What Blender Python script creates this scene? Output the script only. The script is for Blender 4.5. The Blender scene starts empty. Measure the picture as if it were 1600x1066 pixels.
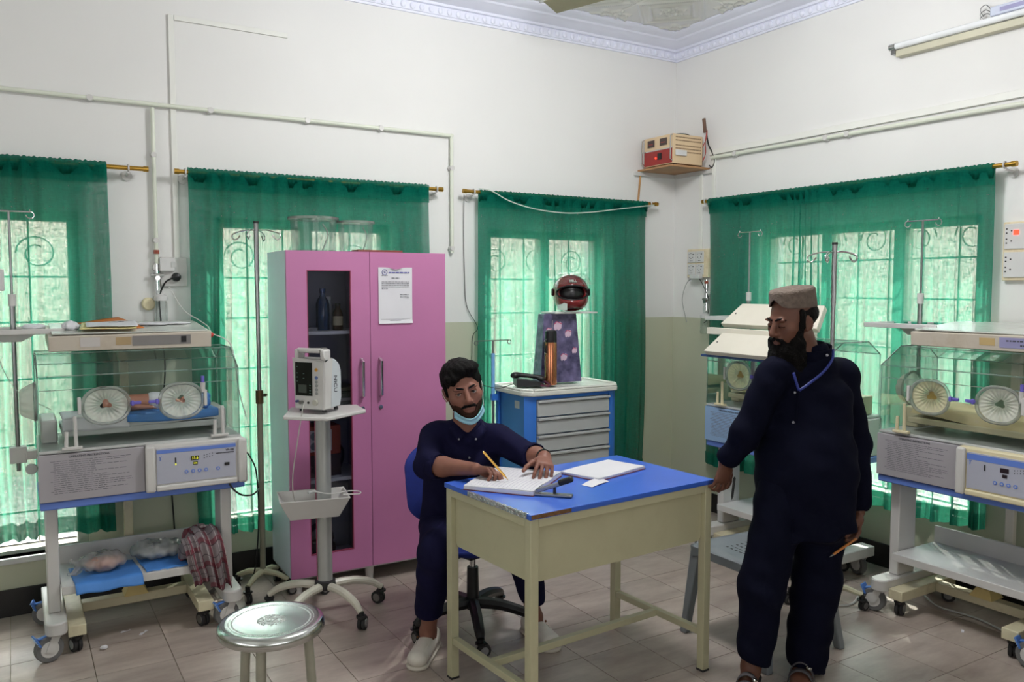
import bpy, bmesh, math, random
import numpy as np
from mathutils import Vector, Matrix, Euler

PI = math.pi
rnd = random.Random(7)
scene = bpy.context.scene
COL = scene.collection

# ------------------------------------------------------------------ camera
cam_d = bpy.data.cameras.new('camera')
cam_d.sensor_width = 36.0
cam_d.lens = 28.8
cam_d.clip_start = 0.05
cam_o = bpy.data.objects.new('camera', cam_d)
cam_o.location = (-4.265, -4.65, 1.62)
cam_o.rotation_euler = (math.radians(90 - 3.8), 0, math.radians(58.6 - 90))
COL.objects.link(cam_o)
scene.camera = cam_o

# ------------------------------------------------------------------ world, sun, room lights, exposure
world = bpy.data.worlds.new('sky')
scene.world = world
world.use_nodes = True
wn = world.node_tree
for n in list(wn.nodes):
    wn.nodes.remove(n)
w_out = wn.nodes.new('ShaderNodeOutputWorld')
w_bg = wn.nodes.new('ShaderNodeBackground')
w_sky = wn.nodes.new('ShaderNodeTexSky')
w_sky.sky_type = 'NISHITA'
w_sky.sun_disc = False
w_sky.sun_elevation = math.radians(42)
w_sky.sun_rotation = math.radians(30)
w_sky.dust_density = 3.0
w_hsv = wn.nodes.new('ShaderNodeHueSaturation')
w_hsv.inputs['Saturation'].default_value = 0.35
wn.links.new(w_sky.outputs[0], w_hsv.inputs['Color'])
wn.links.new(w_hsv.outputs[0], w_bg.inputs[0])
w_bg.inputs[1].default_value = 1.75
wn.links.new(w_bg.outputs[0], w_out.inputs[0])

def lamp(name, kind, loc, target, energy, color=(1, 1, 1), sx=1, sy=1):
    d = bpy.data.lights.new(name, kind)
    d.energy = energy
    d.color = color
    if kind == 'AREA':
        d.shape = 'RECTANGLE'
        d.size, d.size_y = sx, sy
    o = bpy.data.objects.new(name, d)
    o.location = loc
    o.rotation_euler = (Vector(target) - Vector(loc)).to_track_quat('-Z', 'Y').to_euler()
    COL.objects.link(o)
    return o

sun = lamp('sun', 'SUN', (3, 4, 5), (3 - 0.58, 4 - 0.62, 5 - 0.60), 12.0, (1.0, 0.95, 0.86))
sun.data.angle = math.radians(0.6)
# added fill lights in front of the windowless rear and side walls, tilted up
lamp('rear_fill', 'AREA', (-3.6, -7.30, 1.75), (-3.6, -4.9, 4.2), 66, (0.97, 0.98, 1.0), 3.6, 1.7)
lamp('side_fill', 'AREA', (-7.30, -3.6, 1.75), (-4.9, -3.6, 4.2), 58, (0.97, 0.98, 1.0), 3.2, 1.7)
# the room's hanging ceiling lamp, above the picture's top edge
hang = lamp('ceiling_lamp', 'POINT', (-2.05, -2.05, 3.06), (0, 0, 0), 92, (0.98, 0.985, 1.0))
hang.data.shadow_soft_size = 0.24

vs = scene.view_settings
vs.view_transform = 'Standard'
vs.look = 'None'
vs.gamma = 1.0
vs.use_curve_mapping = False
vs.exposure = 0.2
scene.cycles.max_bounces = 8
scene.cycles.diffuse_bounces = 4
scene.cycles.transparent_max_bounces = 24
scene.cycles.caustics_reflective = False
scene.cycles.caustics_refractive = False
scene.cycles.sample_clamp_indirect = 6.0

# ------------------------------------------------------------------ materials
MATS = {}

def nodes_of(name):
    m = bpy.data.materials.new(name)
    m.use_nodes = True
    nt = m.node_tree
    b = nt.nodes['Principled BSDF']
    return m, nt, b

def s2l(c):
    return tuple(((v / 255.0) / 12.92 if v / 255.0 <= 0.04045 else ((v / 255.0 + 0.055) / 1.055) ** 2.4) for v in c)

def pm(name, rgb, rough=0.5, metal=0.0, var=0.08, scale=6.0, bump=0.0, bscale=60.0, coat=0.0, dirt=None, dscale=3.0, damt=0.35, spec=0.5, sss=0.0, emit=None, estr=0.0):
    """Principled material whose colour wanders with object-space noise (sRGB 0-255 colour in)."""
    if name in MATS:
        return MATS[name]
    m, nt, b = nodes_of(name)
    c = s2l(rgb)
    tc = nt.nodes.new('ShaderNodeTexCoord')
    nz = nt.nodes.new('ShaderNodeTexNoise')
    nz.inputs['Scale'].default_value = scale
    nz.inputs['Detail'].default_value = 5
    nt.links.new(tc.outputs['Object'], nz.inputs['Vector'])
    rmp = nt.nodes.new('ShaderNodeValToRGB')
    rmp.color_ramp.elements[0].position = 0.3
    rmp.color_ramp.elements[1].position = 0.7
    rmp.color_ramp.elements[0].color = tuple(max(0, v * (1 - var)) for v in c) + (1,)
    rmp.color_ramp.elements[1].color = tuple(min(1, v * (1 + var)) for v in c) + (1,)
    nt.links.new(nz.outputs['Fac'], rmp.inputs[0])
    col = rmp.outputs[0]
    if dirt:
        n2 = nt.nodes.new('ShaderNodeTexNoise')
        n2.inputs['Scale'].default_value = dscale
        n2.inputs['Detail'].default_value = 8
        n2.inputs['Roughness'].default_value = 0.7
        nt.links.new(tc.outputs['Object'], n2.inputs['Vector'])
        r2 = nt.nodes.new('ShaderNodeValToRGB')
        r2.color_ramp.elements[0].position = 0.5
        r2.color_ramp.elements[1].position = 0.72
        r2.color_ramp.elements[0].color = (0, 0, 0, 1)
        r2.color_ramp.elements[1].color = (damt, damt, damt, 1)
        nt.links.new(n2.outputs['Fac'], r2.inputs[0])
        mx = nt.nodes.new('ShaderNodeMixRGB')
        nt.links.new(r2.outputs[0], mx.inputs[0])
        nt.links.new(col, mx.inputs[1])
        mx.inputs[2].default_value = s2l(dirt) + (1,)
        col = mx.outputs[0]
    nt.links.new(col, b.inputs['Base Color'])
    b.inputs['Roughness'].default_value = rough
    b.inputs['Metallic'].default_value = metal
    b.inputs['Specular IOR Level'].default_value = spec
    b.inputs['Coat Weight'].default_value = coat
    if sss:
        b.inputs['Subsurface Weight'].default_value = sss
        b.inputs['Subsurface Radius'].default_value = (0.01, 0.004, 0.002)
    if emit:
        b.inputs['Emission Color'].default_value = s2l(emit) + (1,)
        b.inputs['Emission Strength'].default_value = estr
    if bump:
        n3 = nt.nodes.new('ShaderNodeTexNoise')
        n3.inputs['Scale'].default_value = bscale
        n3.inputs['Detail'].default_value = 4
        nt.links.new(tc.outputs['Object'], n3.inputs['Vector'])
        bp = nt.nodes.new('ShaderNodeBump')
        bp.inputs['Strength'].default_value = bump
        bp.inputs['Distance'].default_value = 0.01
        nt.links.new(n3.outputs['Fac'], bp.inputs['Height'])
        nt.links.new(bp.outputs[0], b.inputs['Normal'])
    MATS[name] = m
    return m

def clear(name, tint, gloss=0.12, rough=0.03, milk=0.0, milkc=(230, 235, 230)):
    """Thin clear sheet: tinted see-through with a mirror share that grows at grazing angles, and optional milkiness."""
    if name in MATS:
        return MATS[name]
    m, nt, b = nodes_of(name)
    out = nt.nodes['Material Output']
    nt.nodes.remove(b)
    tr = nt.nodes.new('ShaderNodeBsdfTransparent')
    tr.inputs[0].default_value = tuple(tint) + (1,)
    gl = nt.nodes.new('ShaderNodeBsdfGlossy')
    gl.inputs['Roughness'].default_value = rough
    lw = nt.nodes.new('ShaderNodeFresnel')
    lw.inputs['IOR'].default_value = 1.45
    mul = nt.nodes.new('ShaderNodeMath')
    mul.operation = 'MULTIPLY'
    mul.inputs[1].default_value = gloss / 0.06 * 0.5
    mul.use_clamp = True
    nt.links.new(lw.outputs[0], mul.inputs[0])
    mx = nt.nodes.new('ShaderNodeMixShader')
    nt.links.new(mul.outputs[0], mx.inputs[0])
    base = tr.outputs[0]
    if milk > 0:
        df = nt.nodes.new('ShaderNodeBsdfDiffuse')
        df.inputs[0].default_value = s2l(milkc) + (1,)
        tl = nt.nodes.new('ShaderNodeBsdfTranslucent')
        tl.inputs[0].default_value = s2l(milkc) + (1,)
        m1 = nt.nodes.new('ShaderNodeMixShader')
        m1.inputs[0].default_value = 0.5
        nt.links.new(df.outputs[0], m1.inputs[1])
        nt.links.new(tl.outputs[0], m1.inputs[2])
        tc = nt.nodes.new('ShaderNodeTexCoord')
        nz = nt.nodes.new('ShaderNodeTexNoise')
        nz.inputs['Scale'].default_value = 14
        nt.links.new(tc.outputs['Object'], nz.inputs['Vector'])
        mm = nt.nodes.new('ShaderNodeMath')
        mm.operation = 'MULTIPLY'
        mm.inputs[1].default_value = 2 * milk
        mm.use_clamp = True
        nt.links.new(nz.outputs['Fac'], mm.inputs[0])
        m2 = nt.nodes.new('ShaderNodeMixShader')
        nt.links.new(mm.outputs[0], m2.inputs[0])
        nt.links.new(tr.outputs[0], m2.inputs[1])
        nt.links.new(m1.outputs[0], m2.inputs[2])
        base = m2.outputs[0]
    nt.links.new(base, mx.inputs[1])
    nt.links.new(gl.outputs[0], mx.inputs[2])
    nt.links.new(mx.outputs[0], out.inputs['Surface'])
    MATS[name] = m
    return m

# ------------------------------------------------------------------ mesh helpers
class MB:
    """Collects faces; build() links them as one mesh object."""
    def __init__(s):
        s.v, s.f, s.m = [], [], []
        s.slot = 0

    def add(s, vs, fs, M=None):
        o = len(s.v)
        if M is not None:
            vs = [tuple(M @ Vector(p)) for p in vs]
        s.v += [tuple(p) for p in vs]
        s.f += [tuple(i + o for i in f) for f in fs]
        s.m += [s.slot] * len(fs)
        return s

    def box(s, x0, x1, y0, y1, z0, z1, M=None):
        vs = [(x0, y0, z0), (x1, y0, z0), (x1, y1, z0), (x0, y1, z0), (x0, y0, z1), (x1, y0, z1), (x1, y1, z1), (x0, y1, z1)]
        fs = [(0, 3, 2, 1), (4, 5, 6, 7), (0, 1, 5, 4), (1, 2, 6, 5), (2, 3, 7, 6), (3, 0, 4, 7)]
        return s.add(vs, fs, M)

    def cbox(s, c, d, rot=(0, 0, 0)):
        M = Matrix.Translation(c) @ Euler(rot).to_matrix().to_4x4()
        return s.box(-d[0] / 2, d[0] / 2, -d[1] / 2, d[1] / 2, -d[2] / 2, d[2] / 2, M)

    def ring(s, c, q, r, n):
        return [Vector(c) + q @ Vector((r * math.cos(2 * PI * i / n), r * math.sin(2 * PI * i / n), 0)) for i in range(n)]

    def cyl(s, p0, p1, r0, r1=None, n=14):
        r1 = r0 if r1 is None else r1
        p0, p1 = Vector(p0), Vector(p1)
        q = (p1 - p0).to_track_quat('Z', 'Y')
        vs = s.ring(p0, q, r0, n) + s.ring(p1, q, r1, n)
        fs = [(i, (i + 1) % n, n + (i + 1) % n, n + i) for i in range(n)]
        fs += [tuple(range(n - 1, -1, -1)), tuple(range(n, 2 * n))]
        return s.add(vs, fs)

    def tube(s, pts, r, n=8, closed=False):
        pts = [Vector(p) for p in pts]
        k = len(pts)
        rr = r if isinstance(r, (list, tuple)) else [r] * k
        vs, fs = [], []
        prev = None
        for i, p in enumerate(pts):
            a = pts[(i - 1) % k] if (i > 0 or closed) else p
            b = pts[(i + 1) % k] if (i < k - 1 or closed) else p
            t = (b - a).normalized()
            if prev is None:
                u = t.orthogonal().normalized()
            else:
                u = (prev - t * prev.dot(t))
                u = u.normalized() if u.length > 1e-6 else t.orthogonal().normalized()
            prev = u
            w = t.cross(u)
            vs += [p + (u * math.cos(2 * PI * j / n) + w * math.sin(2 * PI * j / n)) * rr[i] for j in range(n)]
        for i in range(k if closed else k - 1):
            a, b = i * n, ((i + 1) % k) * n
            fs += [(a + j, a + (j + 1) % n, b + (j + 1) % n, b + j) for j in range(n)]
        if not closed:
            fs += [tuple(range(n - 1, -1, -1)), tuple(range((k - 1) * n, k * n))]
        return s.add(vs, fs)

    def lathe(s, prof, n=24, M=None, a0=0.0, a1=2 * PI):
        """prof: list of (radius, z)."""
        full = abs(a1 - a0 - 2 * PI) < 1e-6
        m = n if full else n + 1
        vs, fs = [], []
        for (r, z) in prof:
            vs += [(r * math.cos(a0 + (a1 - a0) * i / n), r * math.sin(a0 + (a1 - a0) * i / n), z) for i in range(m)]
        for k in range(len(prof) - 1):
            for i in range(n):
                j = (i + 1) % m
                fs.append((k * m + i, k * m + j, (k + 1) * m + j, (k + 1) * m + i))
        if full:
            if prof[0][0] > 1e-5:
                fs.append(tuple(range(n - 1, -1, -1)))
            if prof[-1][0] > 1e-5:
                fs.append(tuple(range((len(prof) - 1) * n, len(prof) * n)))
        return s.add(vs, fs, M)

    def prism(s, poly, t0, t1, M=None):
        """poly in local xy, extruded along local z."""
        n = len(poly)
        vs = [(p[0], p[1], t0) for p in poly] + [(p[0], p[1], t1) for p in poly]
        fs = [tuple(range(n - 1, -1, -1)), tuple(range(n, 2 * n))]
        fs += [(i, (i + 1) % n, n + (i + 1) % n, n + i) for i in range(n)]
        return s.add(vs, fs, M)

    def sheet(s, fn, nu, nv, M=None, wrap=False):
        vs = [fn(i / nu, j / nv) for j in range(nv + 1) for i in range(nu + 1)]
        fs = [(j * (nu + 1) + i, j * (nu + 1) + i + 1, (j + 1) * (nu + 1) + i + 1, (j + 1) * (nu + 1) + i) for j in range(nv) for i in range(nu)]
        return s.add(vs, fs, M)

    def ball(s, c, r, nu=16, nv=10, M=None):
        r = r if isinstance(r, (tuple, list)) else (r, r, r)
        prof = [(math.sin(PI * j / nv), -math.cos(PI * j / nv)) for j in range(nv + 1)]
        T = Matrix.Translation(c) @ Matrix.Diagonal((r[0], r[1], r[2], 1))
        return s.lathe(prof, nu, (M @ T) if M is not None else T)

    def sweep(s, prof, path, closed=False):
        """prof: list of (out, up) offsets; path: list of (point, out_vector)."""
        n = len(prof)
        vs = []
        for p, o in path:
            p, o = Vector(p), Vector(o)
            vs += [p + o * a + Vector((0, 0, b)) for a, b in prof]
        fs = []
        for k in range(len(path) - 1):
            for i in range(n - 1):
                fs.append((k * n + i, k * n + i + 1, (k + 1) * n + i + 1, (k + 1) * n + i))
        return s.add(vs, fs)

    def mesh(s, name):
        me = bpy.data.meshes.new(name)
        me.from_pydata(s.v, [], s.f)
        me.update()
        return me

    def build(s, name, mat, parent=None, smooth=False, bevel=0.0, seg=2, angle=35, loc=None, rot=None):
        me = s.mesh(name)
        mats = mat if isinstance(mat, (list, tuple)) else [mat]
        for m in mats:
            me.materials.append(m)
        if len(mats) > 1:
            me.polygons.foreach_set('material_index', s.m)
        bm = bmesh.new()
        bm.from_mesh(me)
        bmesh.ops.remove_doubles(bm, verts=bm.verts, dist=1e-5)
        bmesh.ops.recalc_face_normals(bm, faces=bm.faces)
        bm.to_mesh(me)
        bm.free()
        if smooth or bevel:
            me.polygons.foreach_set('use_smooth', [True] * len(me.polygons))
            me.set_sharp_from_angle(angle=math.radians(angle))
        o = put(name, me, parent, loc, rot)
        if bevel:
            b = o.modifiers.new('edge', 'BEVEL')
            b.width = bevel
            b.segments = seg
            b.limit_method = 'ANGLE'
            b.angle_limit = math.radians(40)
            b.harden_normals = False
        return o

def put(name, me, parent=None, loc=None, rot=None):
    o = bpy.data.objects.new(name, me)
    COL.objects.link(o)
    if parent is not None:
        o.parent = parent
    if loc is not None:
        o.location = loc
    if rot is not None:
        o.rotation_euler = rot
    return o

def tag(o, label, cat, group=None):
    o['label'] = label
    o['category'] = cat
    if group:
        o['group'] = group
    return o

def thing(name, label, cat, loc=(0, 0, 0), rotz=0.0, group=None):
    o = bpy.data.objects.new(name, None)
    o.empty_display_size = 0.05
    COL.objects.link(o)
    o.location = loc
    o.rotation_euler = (0, 0, rotz)
    return tag(o, label, cat, group)

def struct(o):
    o['kind'] = 'structure'
    return o

def holder(name, loc=(0, 0, 0)):
    o = bpy.data.objects.new(name, None)
    o.empty_display_size = 0.05
    COL.objects.link(o)
    o.location = loc
    return struct(o)

def copy_tree(o, parent=None):
    c = o.copy()
    COL.objects.link(c)
    if parent is not None:
        c.parent = parent
    for ch in list(o.children):
        copy_tree(ch, c)
    return c

def part_label(o, label):
    o['label'] = label
    return o

def text(name, body, size, mat, parent, M, align='CENTER', bold=0.0, extrude=0.0004):
    cu = bpy.data.curves.new(name, 'FONT')
    cu.body = body
    cu.size = size
    cu.align_x = align
    cu.align_y = 'CENTER'
    cu.extrude = extrude
    cu.offset = bold
    cu.resolution_u = 3
    cu.materials.append(mat)
    tmp = bpy.data.objects.new(name, cu)
    me = bpy.data.meshes.new_from_object(tmp)
    bpy.data.objects.remove(tmp)
    o = put(name, me, parent)
    o.matrix_local = M
    return o

def face_m(loc, normal, up=(0, 0, 1), roll=0.0):
    """Matrix that lays local xy on a face: z along the normal, y along up."""
    n = Vector(normal).normalized()
    x = Vector(up).cross(n).normalized()
    y = n.cross(x)
    R3 = Matrix((x, y, n)).transposed().to_4x4()
    return Matrix.Translation(loc) @ R3 @ Matrix.Rotation(roll, 4, 'Z')

def arc(c, r, a0, a1, n, ax='xy'):
    out = []
    for i in range(n + 1):
        a = a0 + (a1 - a0) * i / n
        u, v = r * math.cos(a), r * math.sin(a)
        out.append({'xy': (c[0] + u, c[1] + v, c[2]), 'xz': (c[0] + u, c[1], c[2] + v), 'yz': (c[0], c[1] + u, c[2] + v)}[ax])
    return out

def smooth_path(pts, n=6):
    """Catmull-Rom through the points."""
    P = [Vector(p) for p in pts]
    P = [P[0] * 2 - P[1]] + P + [P[-1] * 2 - P[-2]]
    out = []
    for i in range(1, len(P) - 2):
        for k in range(n):
            t = k / n
            a, b, c, d = P[i - 1], P[i], P[i + 1], P[i + 2]
            out.append(0.5 * ((2 * b) + (c - a) * t + (2 * a - 5 * b + 4 * c - d) * t * t + (3 * b - a - 3 * c + d) * t ** 3))
    out.append(P[-2])
    return out

# ------------------------------------------------------------------ signed-distance modelling for bodies, cloth and bags
class Field:
    def __init__(s, lo, hi, h):
        s.lo = np.array(lo, float)
        s.h = h
        s.n = np.ceil((np.array(hi, float) - s.lo) / h).astype(int) + 1
        s.f = np.full(s.n, 0.5, np.float32)

    def blk(s, lo, hi):
        i0 = np.clip(np.floor((np.array(lo) - s.lo) / s.h).astype(int), 0, s.n - 1)
        i1 = np.clip(np.ceil((np.array(hi) - s.lo) / s.h).astype(int) + 1, i0 + 1, s.n)
        g = [s.lo[k] + s.h * np.arange(i0[k], i1[k]) for k in range(3)]
        X, Y, Z = np.meshgrid(*g, indexing='ij')
        return tuple(slice(i0[k], i1[k]) for k in range(3)), np.stack([X, Y, Z], -1)

    def put(s, sl, d, k, sub):
        a = s.f[sl].astype(float)
        if sub:
            a = -a
        k = max(k, 1e-4)
        h = np.clip(0.5 + 0.5 * (d - a) / k, 0, 1)
        r = d * (1 - h) + a * h - k * h * (1 - h)
        s.f[sl] = -r if sub else r

    def cone(s, a, b, ra, rb, k=0.02, sub=False):
        a, b = np.array(a, float), np.array(b, float)
        m = max(ra, rb) + k + 3 * s.h
        sl, P = s.blk(np.minimum(a, b) - m, np.maximum(a, b) + m)
        ab = b - a
        L2 = max(ab @ ab, 1e-9)
        t = np.clip(((P - a) @ ab) / L2, 0, 1)
        d = np.linalg.norm(P - (a + t[..., None] * ab), axis=-1) - (ra + (rb - ra) * t)
        s.put(sl, d, k, sub)

    def ell(s, c, r, rot=None, k=0.02, sub=False):
        c, r = np.array(c, float), np.array(r, float)
        m = r.max() + k + 3 * s.h
        sl, P = s.blk(c - m, c + m)
        q = P - c
        if rot is not None:
            q = q @ np.array(rot)
        k0 = np.linalg.norm(q / r, axis=-1)
        k1 = np.linalg.norm(q / (r * r), axis=-1) + 1e-9
        s.put(sl, k0 * (k0 - 1) / k1, k, sub)

    def ecap(s, a, b, side, r0, r1, k=0.02, end=None, sub=False):
        """Limb with elliptical section: radii (along side, across) at each end; end: axial radius of the rounded ends."""
        a, b = np.array(a, float), np.array(b, float)
        m = max(*r0, *r1) + k + 3 * s.h
        sl, P = s.blk(np.minimum(a, b) - m, np.maximum(a, b) + m)
        ab = b - a
        L = np.linalg.norm(ab)
        ax = ab / L
        sd = np.array(side, float)
        sd = sd - ax * (sd @ ax)
        sd /= np.linalg.norm(sd)
        ot = np.cross(ax, sd)
        q = P - a
        t = q @ ax
        tc = np.clip(t, 0, L)
        u = tc / L
        ra = r0[0] + (r1[0] - r0[0]) * u
        rb = r0[1] + (r1[1] - r0[1]) * u
        e = end if end is not None else min(*r0, *r1)
        X, Y, Z = (q @ sd), (q @ ot), (t - tc)
        k0 = np.sqrt((X / ra) ** 2 + (Y / rb) ** 2 + (Z / e) ** 2)
        k1 = np.sqrt((X / ra ** 2) ** 2 + (Y / rb ** 2) ** 2 + (Z / e ** 2) ** 2) + 1e-9
        s.put(sl, k0 * (k0 - 1) / k1, k, sub)

    def cut(s, c, nrm, k=0.006):
        """Keep what lies behind the plane (away from nrm)."""
        sl, P = s.blk(s.lo, s.lo + s.h * s.n)
        d = (P - np.array(c, float)) @ (np.array(nrm, float) / np.linalg.norm(nrm))
        s.put(sl, -d, k, True)

    def ripple(s, fn):
        sl, P = s.blk(s.lo, s.lo + s.h * s.n)
        s.f[sl] += fn(P[..., 0], P[..., 1], P[..., 2]).astype(np.float32)

    def nets(s):
        f = s.f
        neg = f < 0
        c = np.zeros(s.n - 1, np.int8)
        offs = [(i, j, k) for i in (0, 1) for j in (0, 1) for k in (0, 1)]
        for o in offs:
            c += neg[o[0]:s.n[0] - 1 + o[0], o[1]:s.n[1] - 1 + o[1], o[2]:s.n[2] - 1 + o[2]]
        mask = (c > 0) & (c < 8)
        idx = np.full(mask.shape, -1, np.int64)
        I = np.argwhere(mask)
        idx[mask] = np.arange(len(I))
        acc = np.zeros((len(I), 3))
        cnt = np.zeros(len(I))
        for o in offs:
            for ax in range(3):
                if o[ax] == 0:
                    o2 = list(o)
                    o2[ax] = 1
                    v1 = f[I[:, 0] + o[0], I[:, 1] + o[1], I[:, 2] + o[2]]
                    v2 = f[I[:, 0] + o2[0], I[:, 1] + o2[1], I[:, 2] + o2[2]]
                    cr = (v1 < 0) != (v2 < 0)
                    t = np.where(cr, v1 / np.where(cr, v1 - v2, 1), 0)
                    pos = np.array(o, float)[None, :].repeat(len(I), 0)
                    pos[:, ax] += t
                    acc += pos * cr[:, None]
                    cnt += cr
        V = s.lo + s.h * (I + acc / cnt[:, None])
        quads = []
        for ax in range(3):
            b, d = [(1, 2), (2, 0), (0, 1)][ax]
            sl0 = [slice(1, s.n[k] - 1) for k in range(3)]
            sl0[ax] = slice(0, s.n[ax] - 1)
            sl1 = list(sl0)
            sl1[ax] = slice(1, s.n[ax])
            n0, n1 = neg[tuple(sl0)], neg[tuple(sl1)]
            for flip, mk in ((False, n0 & ~n1), (True, ~n0 & n1)):
                E = np.argwhere(mk)
                if not len(E):
                    continue
                E = E + np.array([0 if k == ax else 1 for k in range(3)])
                def cell(db, dd):
                    e = E.copy()
                    e[:, b] += db
                    e[:, d] += dd
                    return idx[e[:, 0], e[:, 1], e[:, 2]]
                q = np.stack([cell(-1, -1), cell(0, -1), cell(0, 0), cell(-1, 0)], 1)
                quads.append(q[:, ::-1] if flip else q)
        return V, np.concatenate(quads)

    def build(s, name, mat, parent=None, smooth_it=2):
        V, Q = s.nets()
        # light Laplacian smoothing
        E = np.concatenate([Q[:, [0, 1]], Q[:, [1, 2]], Q[:, [2, 3]], Q[:, [3, 0]]])
        deg = np.bincount(E.ravel(), minlength=len(V))[:, None]
        for _ in range(smooth_it):
            S = np.zeros_like(V)
            for k in range(3):
                S[:, k] = np.bincount(E[:, 0], V[E[:, 1], k], len(V)) + np.bincount(E[:, 1], V[E[:, 0], k], len(V))
            V = V * 0.4 + 0.6 * S / np.maximum(deg, 1)
        me = bpy.data.meshes.new(name)
        me.vertices.add(len(V))
        me.vertices.foreach_set('co', V.ravel())
        me.loops.add(len(Q) * 4)
        me.loops.foreach_set('vertex_index', Q.ravel().astype(np.int32))
        me.polygons.add(len(Q))
        me.polygons.foreach_set('loop_start', np.arange(0, len(Q) * 4, 4, dtype=np.int32))
        me.polygons.foreach_set('use_smooth', np.ones(len(Q), bool))
        me.update(calc_edges=True)
        me.validate()
        me.materials.append(mat)
        return put(name, me, parent)

# ================================================================== materials used widely
M_wall_up = pm('wall_white_paint', (224, 223, 221), 0.62, var=0.02, scale=1.5, bump=0.04, bscale=35)
M_wall_lo = pm('wall_beige_paint', (188, 190, 168), 0.5, var=0.03, scale=1.5, bump=0.04, bscale=35)
M_black_stone = pm('black_skirting_stone', (22, 20, 20), 0.3, var=0.3, scale=20)
M_cornice = pm('cornice_lavender_white', (226, 228, 242), 0.5, var=0.02)
M_ceiling = pm('ceiling_gloss_white', (214, 214, 208), 0.22, var=0.03, scale=4, coat=0.3)
M_white = pm('white_enamel', (206, 205, 204), 0.35, var=0.03)
M_offwhite = pm('off_white_plastic', (202, 200, 197), 0.4, var=0.04)
M_cream = pm('aged_cream_plastic', (216, 205, 170), 0.45, var=0.06)
M_black = pm('black_plastic', (20, 20, 22), 0.4, var=0.2)
M_rubber = pm('dark_rubber', (38, 37, 38), 0.75, var=0.2)
M_chrome = pm('chrome', (205, 205, 205), 0.16, 1.0, var=0.03)
M_steel = pm('brushed_steel', (150, 150, 150), 0.32, 1.0, var=0.08, scale=30)
M_brass = pm('brass', (190, 150, 70), 0.28, 1.0, var=0.1)
M_blue_band = pm('periwinkle_blue_band', (98, 128, 205), 0.4, var=0.04)
M_pipe = pm('pipe_paint', (216, 220, 205), 0.4, var=0.03)
M_trunk = pm('white_trunking', (226, 226, 220), 0.45, var=0.02)
M_ink = pm('printing_ink', (60, 60, 70), 0.6, var=0.1)
M_paper = pm('white_paper', (216, 215, 220), 0.7, var=0.02)
M_glass = clear('window_glass', (0.93, 0.96, 0.95), 0.06)
M_acrylic = clear('clear_acrylic', (0.955, 0.985, 0.975), 0.07, 0.02, milk=0.03, milkc=(200, 225, 218))
M_acrylic_edge = clear('acrylic_edge', (0.82, 0.93, 0.90), 0.12, 0.05, milk=0.35, milkc=(205, 228, 220))
M_bucket = clear('bucket_plastic', (0.965, 0.985, 0.98), 0.06, 0.05, milk=0.10, milkc=(220, 230, 228))

# ================================================================== floor
def tile_material():
    m, nt, b = nodes_of('floor_tile_beige')
    tc = nt.nodes.new('ShaderNodeTexCoord')
    geo = nt.nodes.new('ShaderNodeNewGeometry')
    oi = nt.nodes.new('ShaderNodeObjectInfo')
    mp = nt.nodes.new('ShaderNodeMapping')
    mp.inputs['Scale'].default_value = (1.0, 3.0, 1.0)
    nt.links.new(geo.outputs['Position'], mp.inputs[0])
    nz = nt.nodes.new('ShaderNodeTexNoise')
    nz.inputs['Scale'].default_value = 3.0
    nz.inputs['Detail'].default_value = 9
    nz.inputs['Roughness'].default_value = 0.65
    nt.links.new(mp.outputs[0], nz.inputs['Vector'])
    r = nt.nodes.new('ShaderNodeValToRGB')
    r.color_ramp.elements[0].position = 0.28
    r.color_ramp.elements[1].position = 0.72
    r.color_ramp.elements[0].color = s2l((150, 134, 126)) + (1,)
    r.color_ramp.elements[1].color = s2l((190, 178, 168)) + (1,)
    nt.links.new(nz.outputs['Fac'], r.inputs[0])
    hs = nt.nodes.new('ShaderNodeHueSaturation')
    ml = nt.nodes.new('ShaderNodeMapRange')
    ml.inputs['To Min'].default_value = 0.92
    ml.inputs['To Max'].default_value = 1.07
    nt.links.new(oi.outputs['Random'], ml.inputs['Value'])
    nt.links.new(ml.outputs[0], hs.inputs['Value'])
    nt.links.new(r.outputs[0], hs.inputs['Color'])
    nt.links.new(hs.outputs[0], b.inputs['Base Color'])
    n2 = nt.nodes.new('ShaderNodeTexNoise')
    n2.inputs['Scale'].default_value = 5
    n2.inputs['Detail'].default_value = 6
    nt.links.new(geo.outputs['Position'], n2.inputs['Vector'])
    r2 = nt.nodes.new('ShaderNodeMapRange')
    r2.inputs['To Min'].default_value = 0.26
    r2.inputs['To Max'].default_value = 0.40
    nt.links.new(n2.outputs['Fac'], r2.inputs['Value'])
    nt.links.new(r2.outputs[0], b.inputs['Roughness'])
    return m

M_tile = tile_material()
M_grout = pm('tile_grout', (160, 152, 134), 0.8, var=0.1, scale=30)
floor = struct(MB().box(-7.7, 0.2, -7.7, 0.2, -0.12, -0.004).build('floor', M_grout))
TS = 0.305
tile_me = None
for i in range(23):
    for j in range(22):
        x1 = -0.052 - i * TS
        y1 = -0.005 - j * TS
        if tile_me is None:
            tb = MB().box(-TS + 0.0016, -0.0016, -TS + 0.0016, -0.0016, -0.02, 0.0)
            t0 = tb.build('tile', M_tile, floor, loc=(x1, y1, 0))
            tile_me = t0.data
        elif i < 15 and j < 13:
            put('tile', tile_me, floor, (x1, y1, 0))
far = MB()
far.box(-7.6, -0.052 - 15 * TS - 0.002, -7.6, 0, -0.02, 0.0)
far.box(-0.052 - 15 * TS, 0, -7.6, -0.005 - 13 * TS - 0.002, -0.02, 0.0)
far.box(-0.0504, 0.0, -0.005 - 13 * TS, 0, -0.02, 0.0)
far.build('tiled_border', M_tile, floor)

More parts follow.
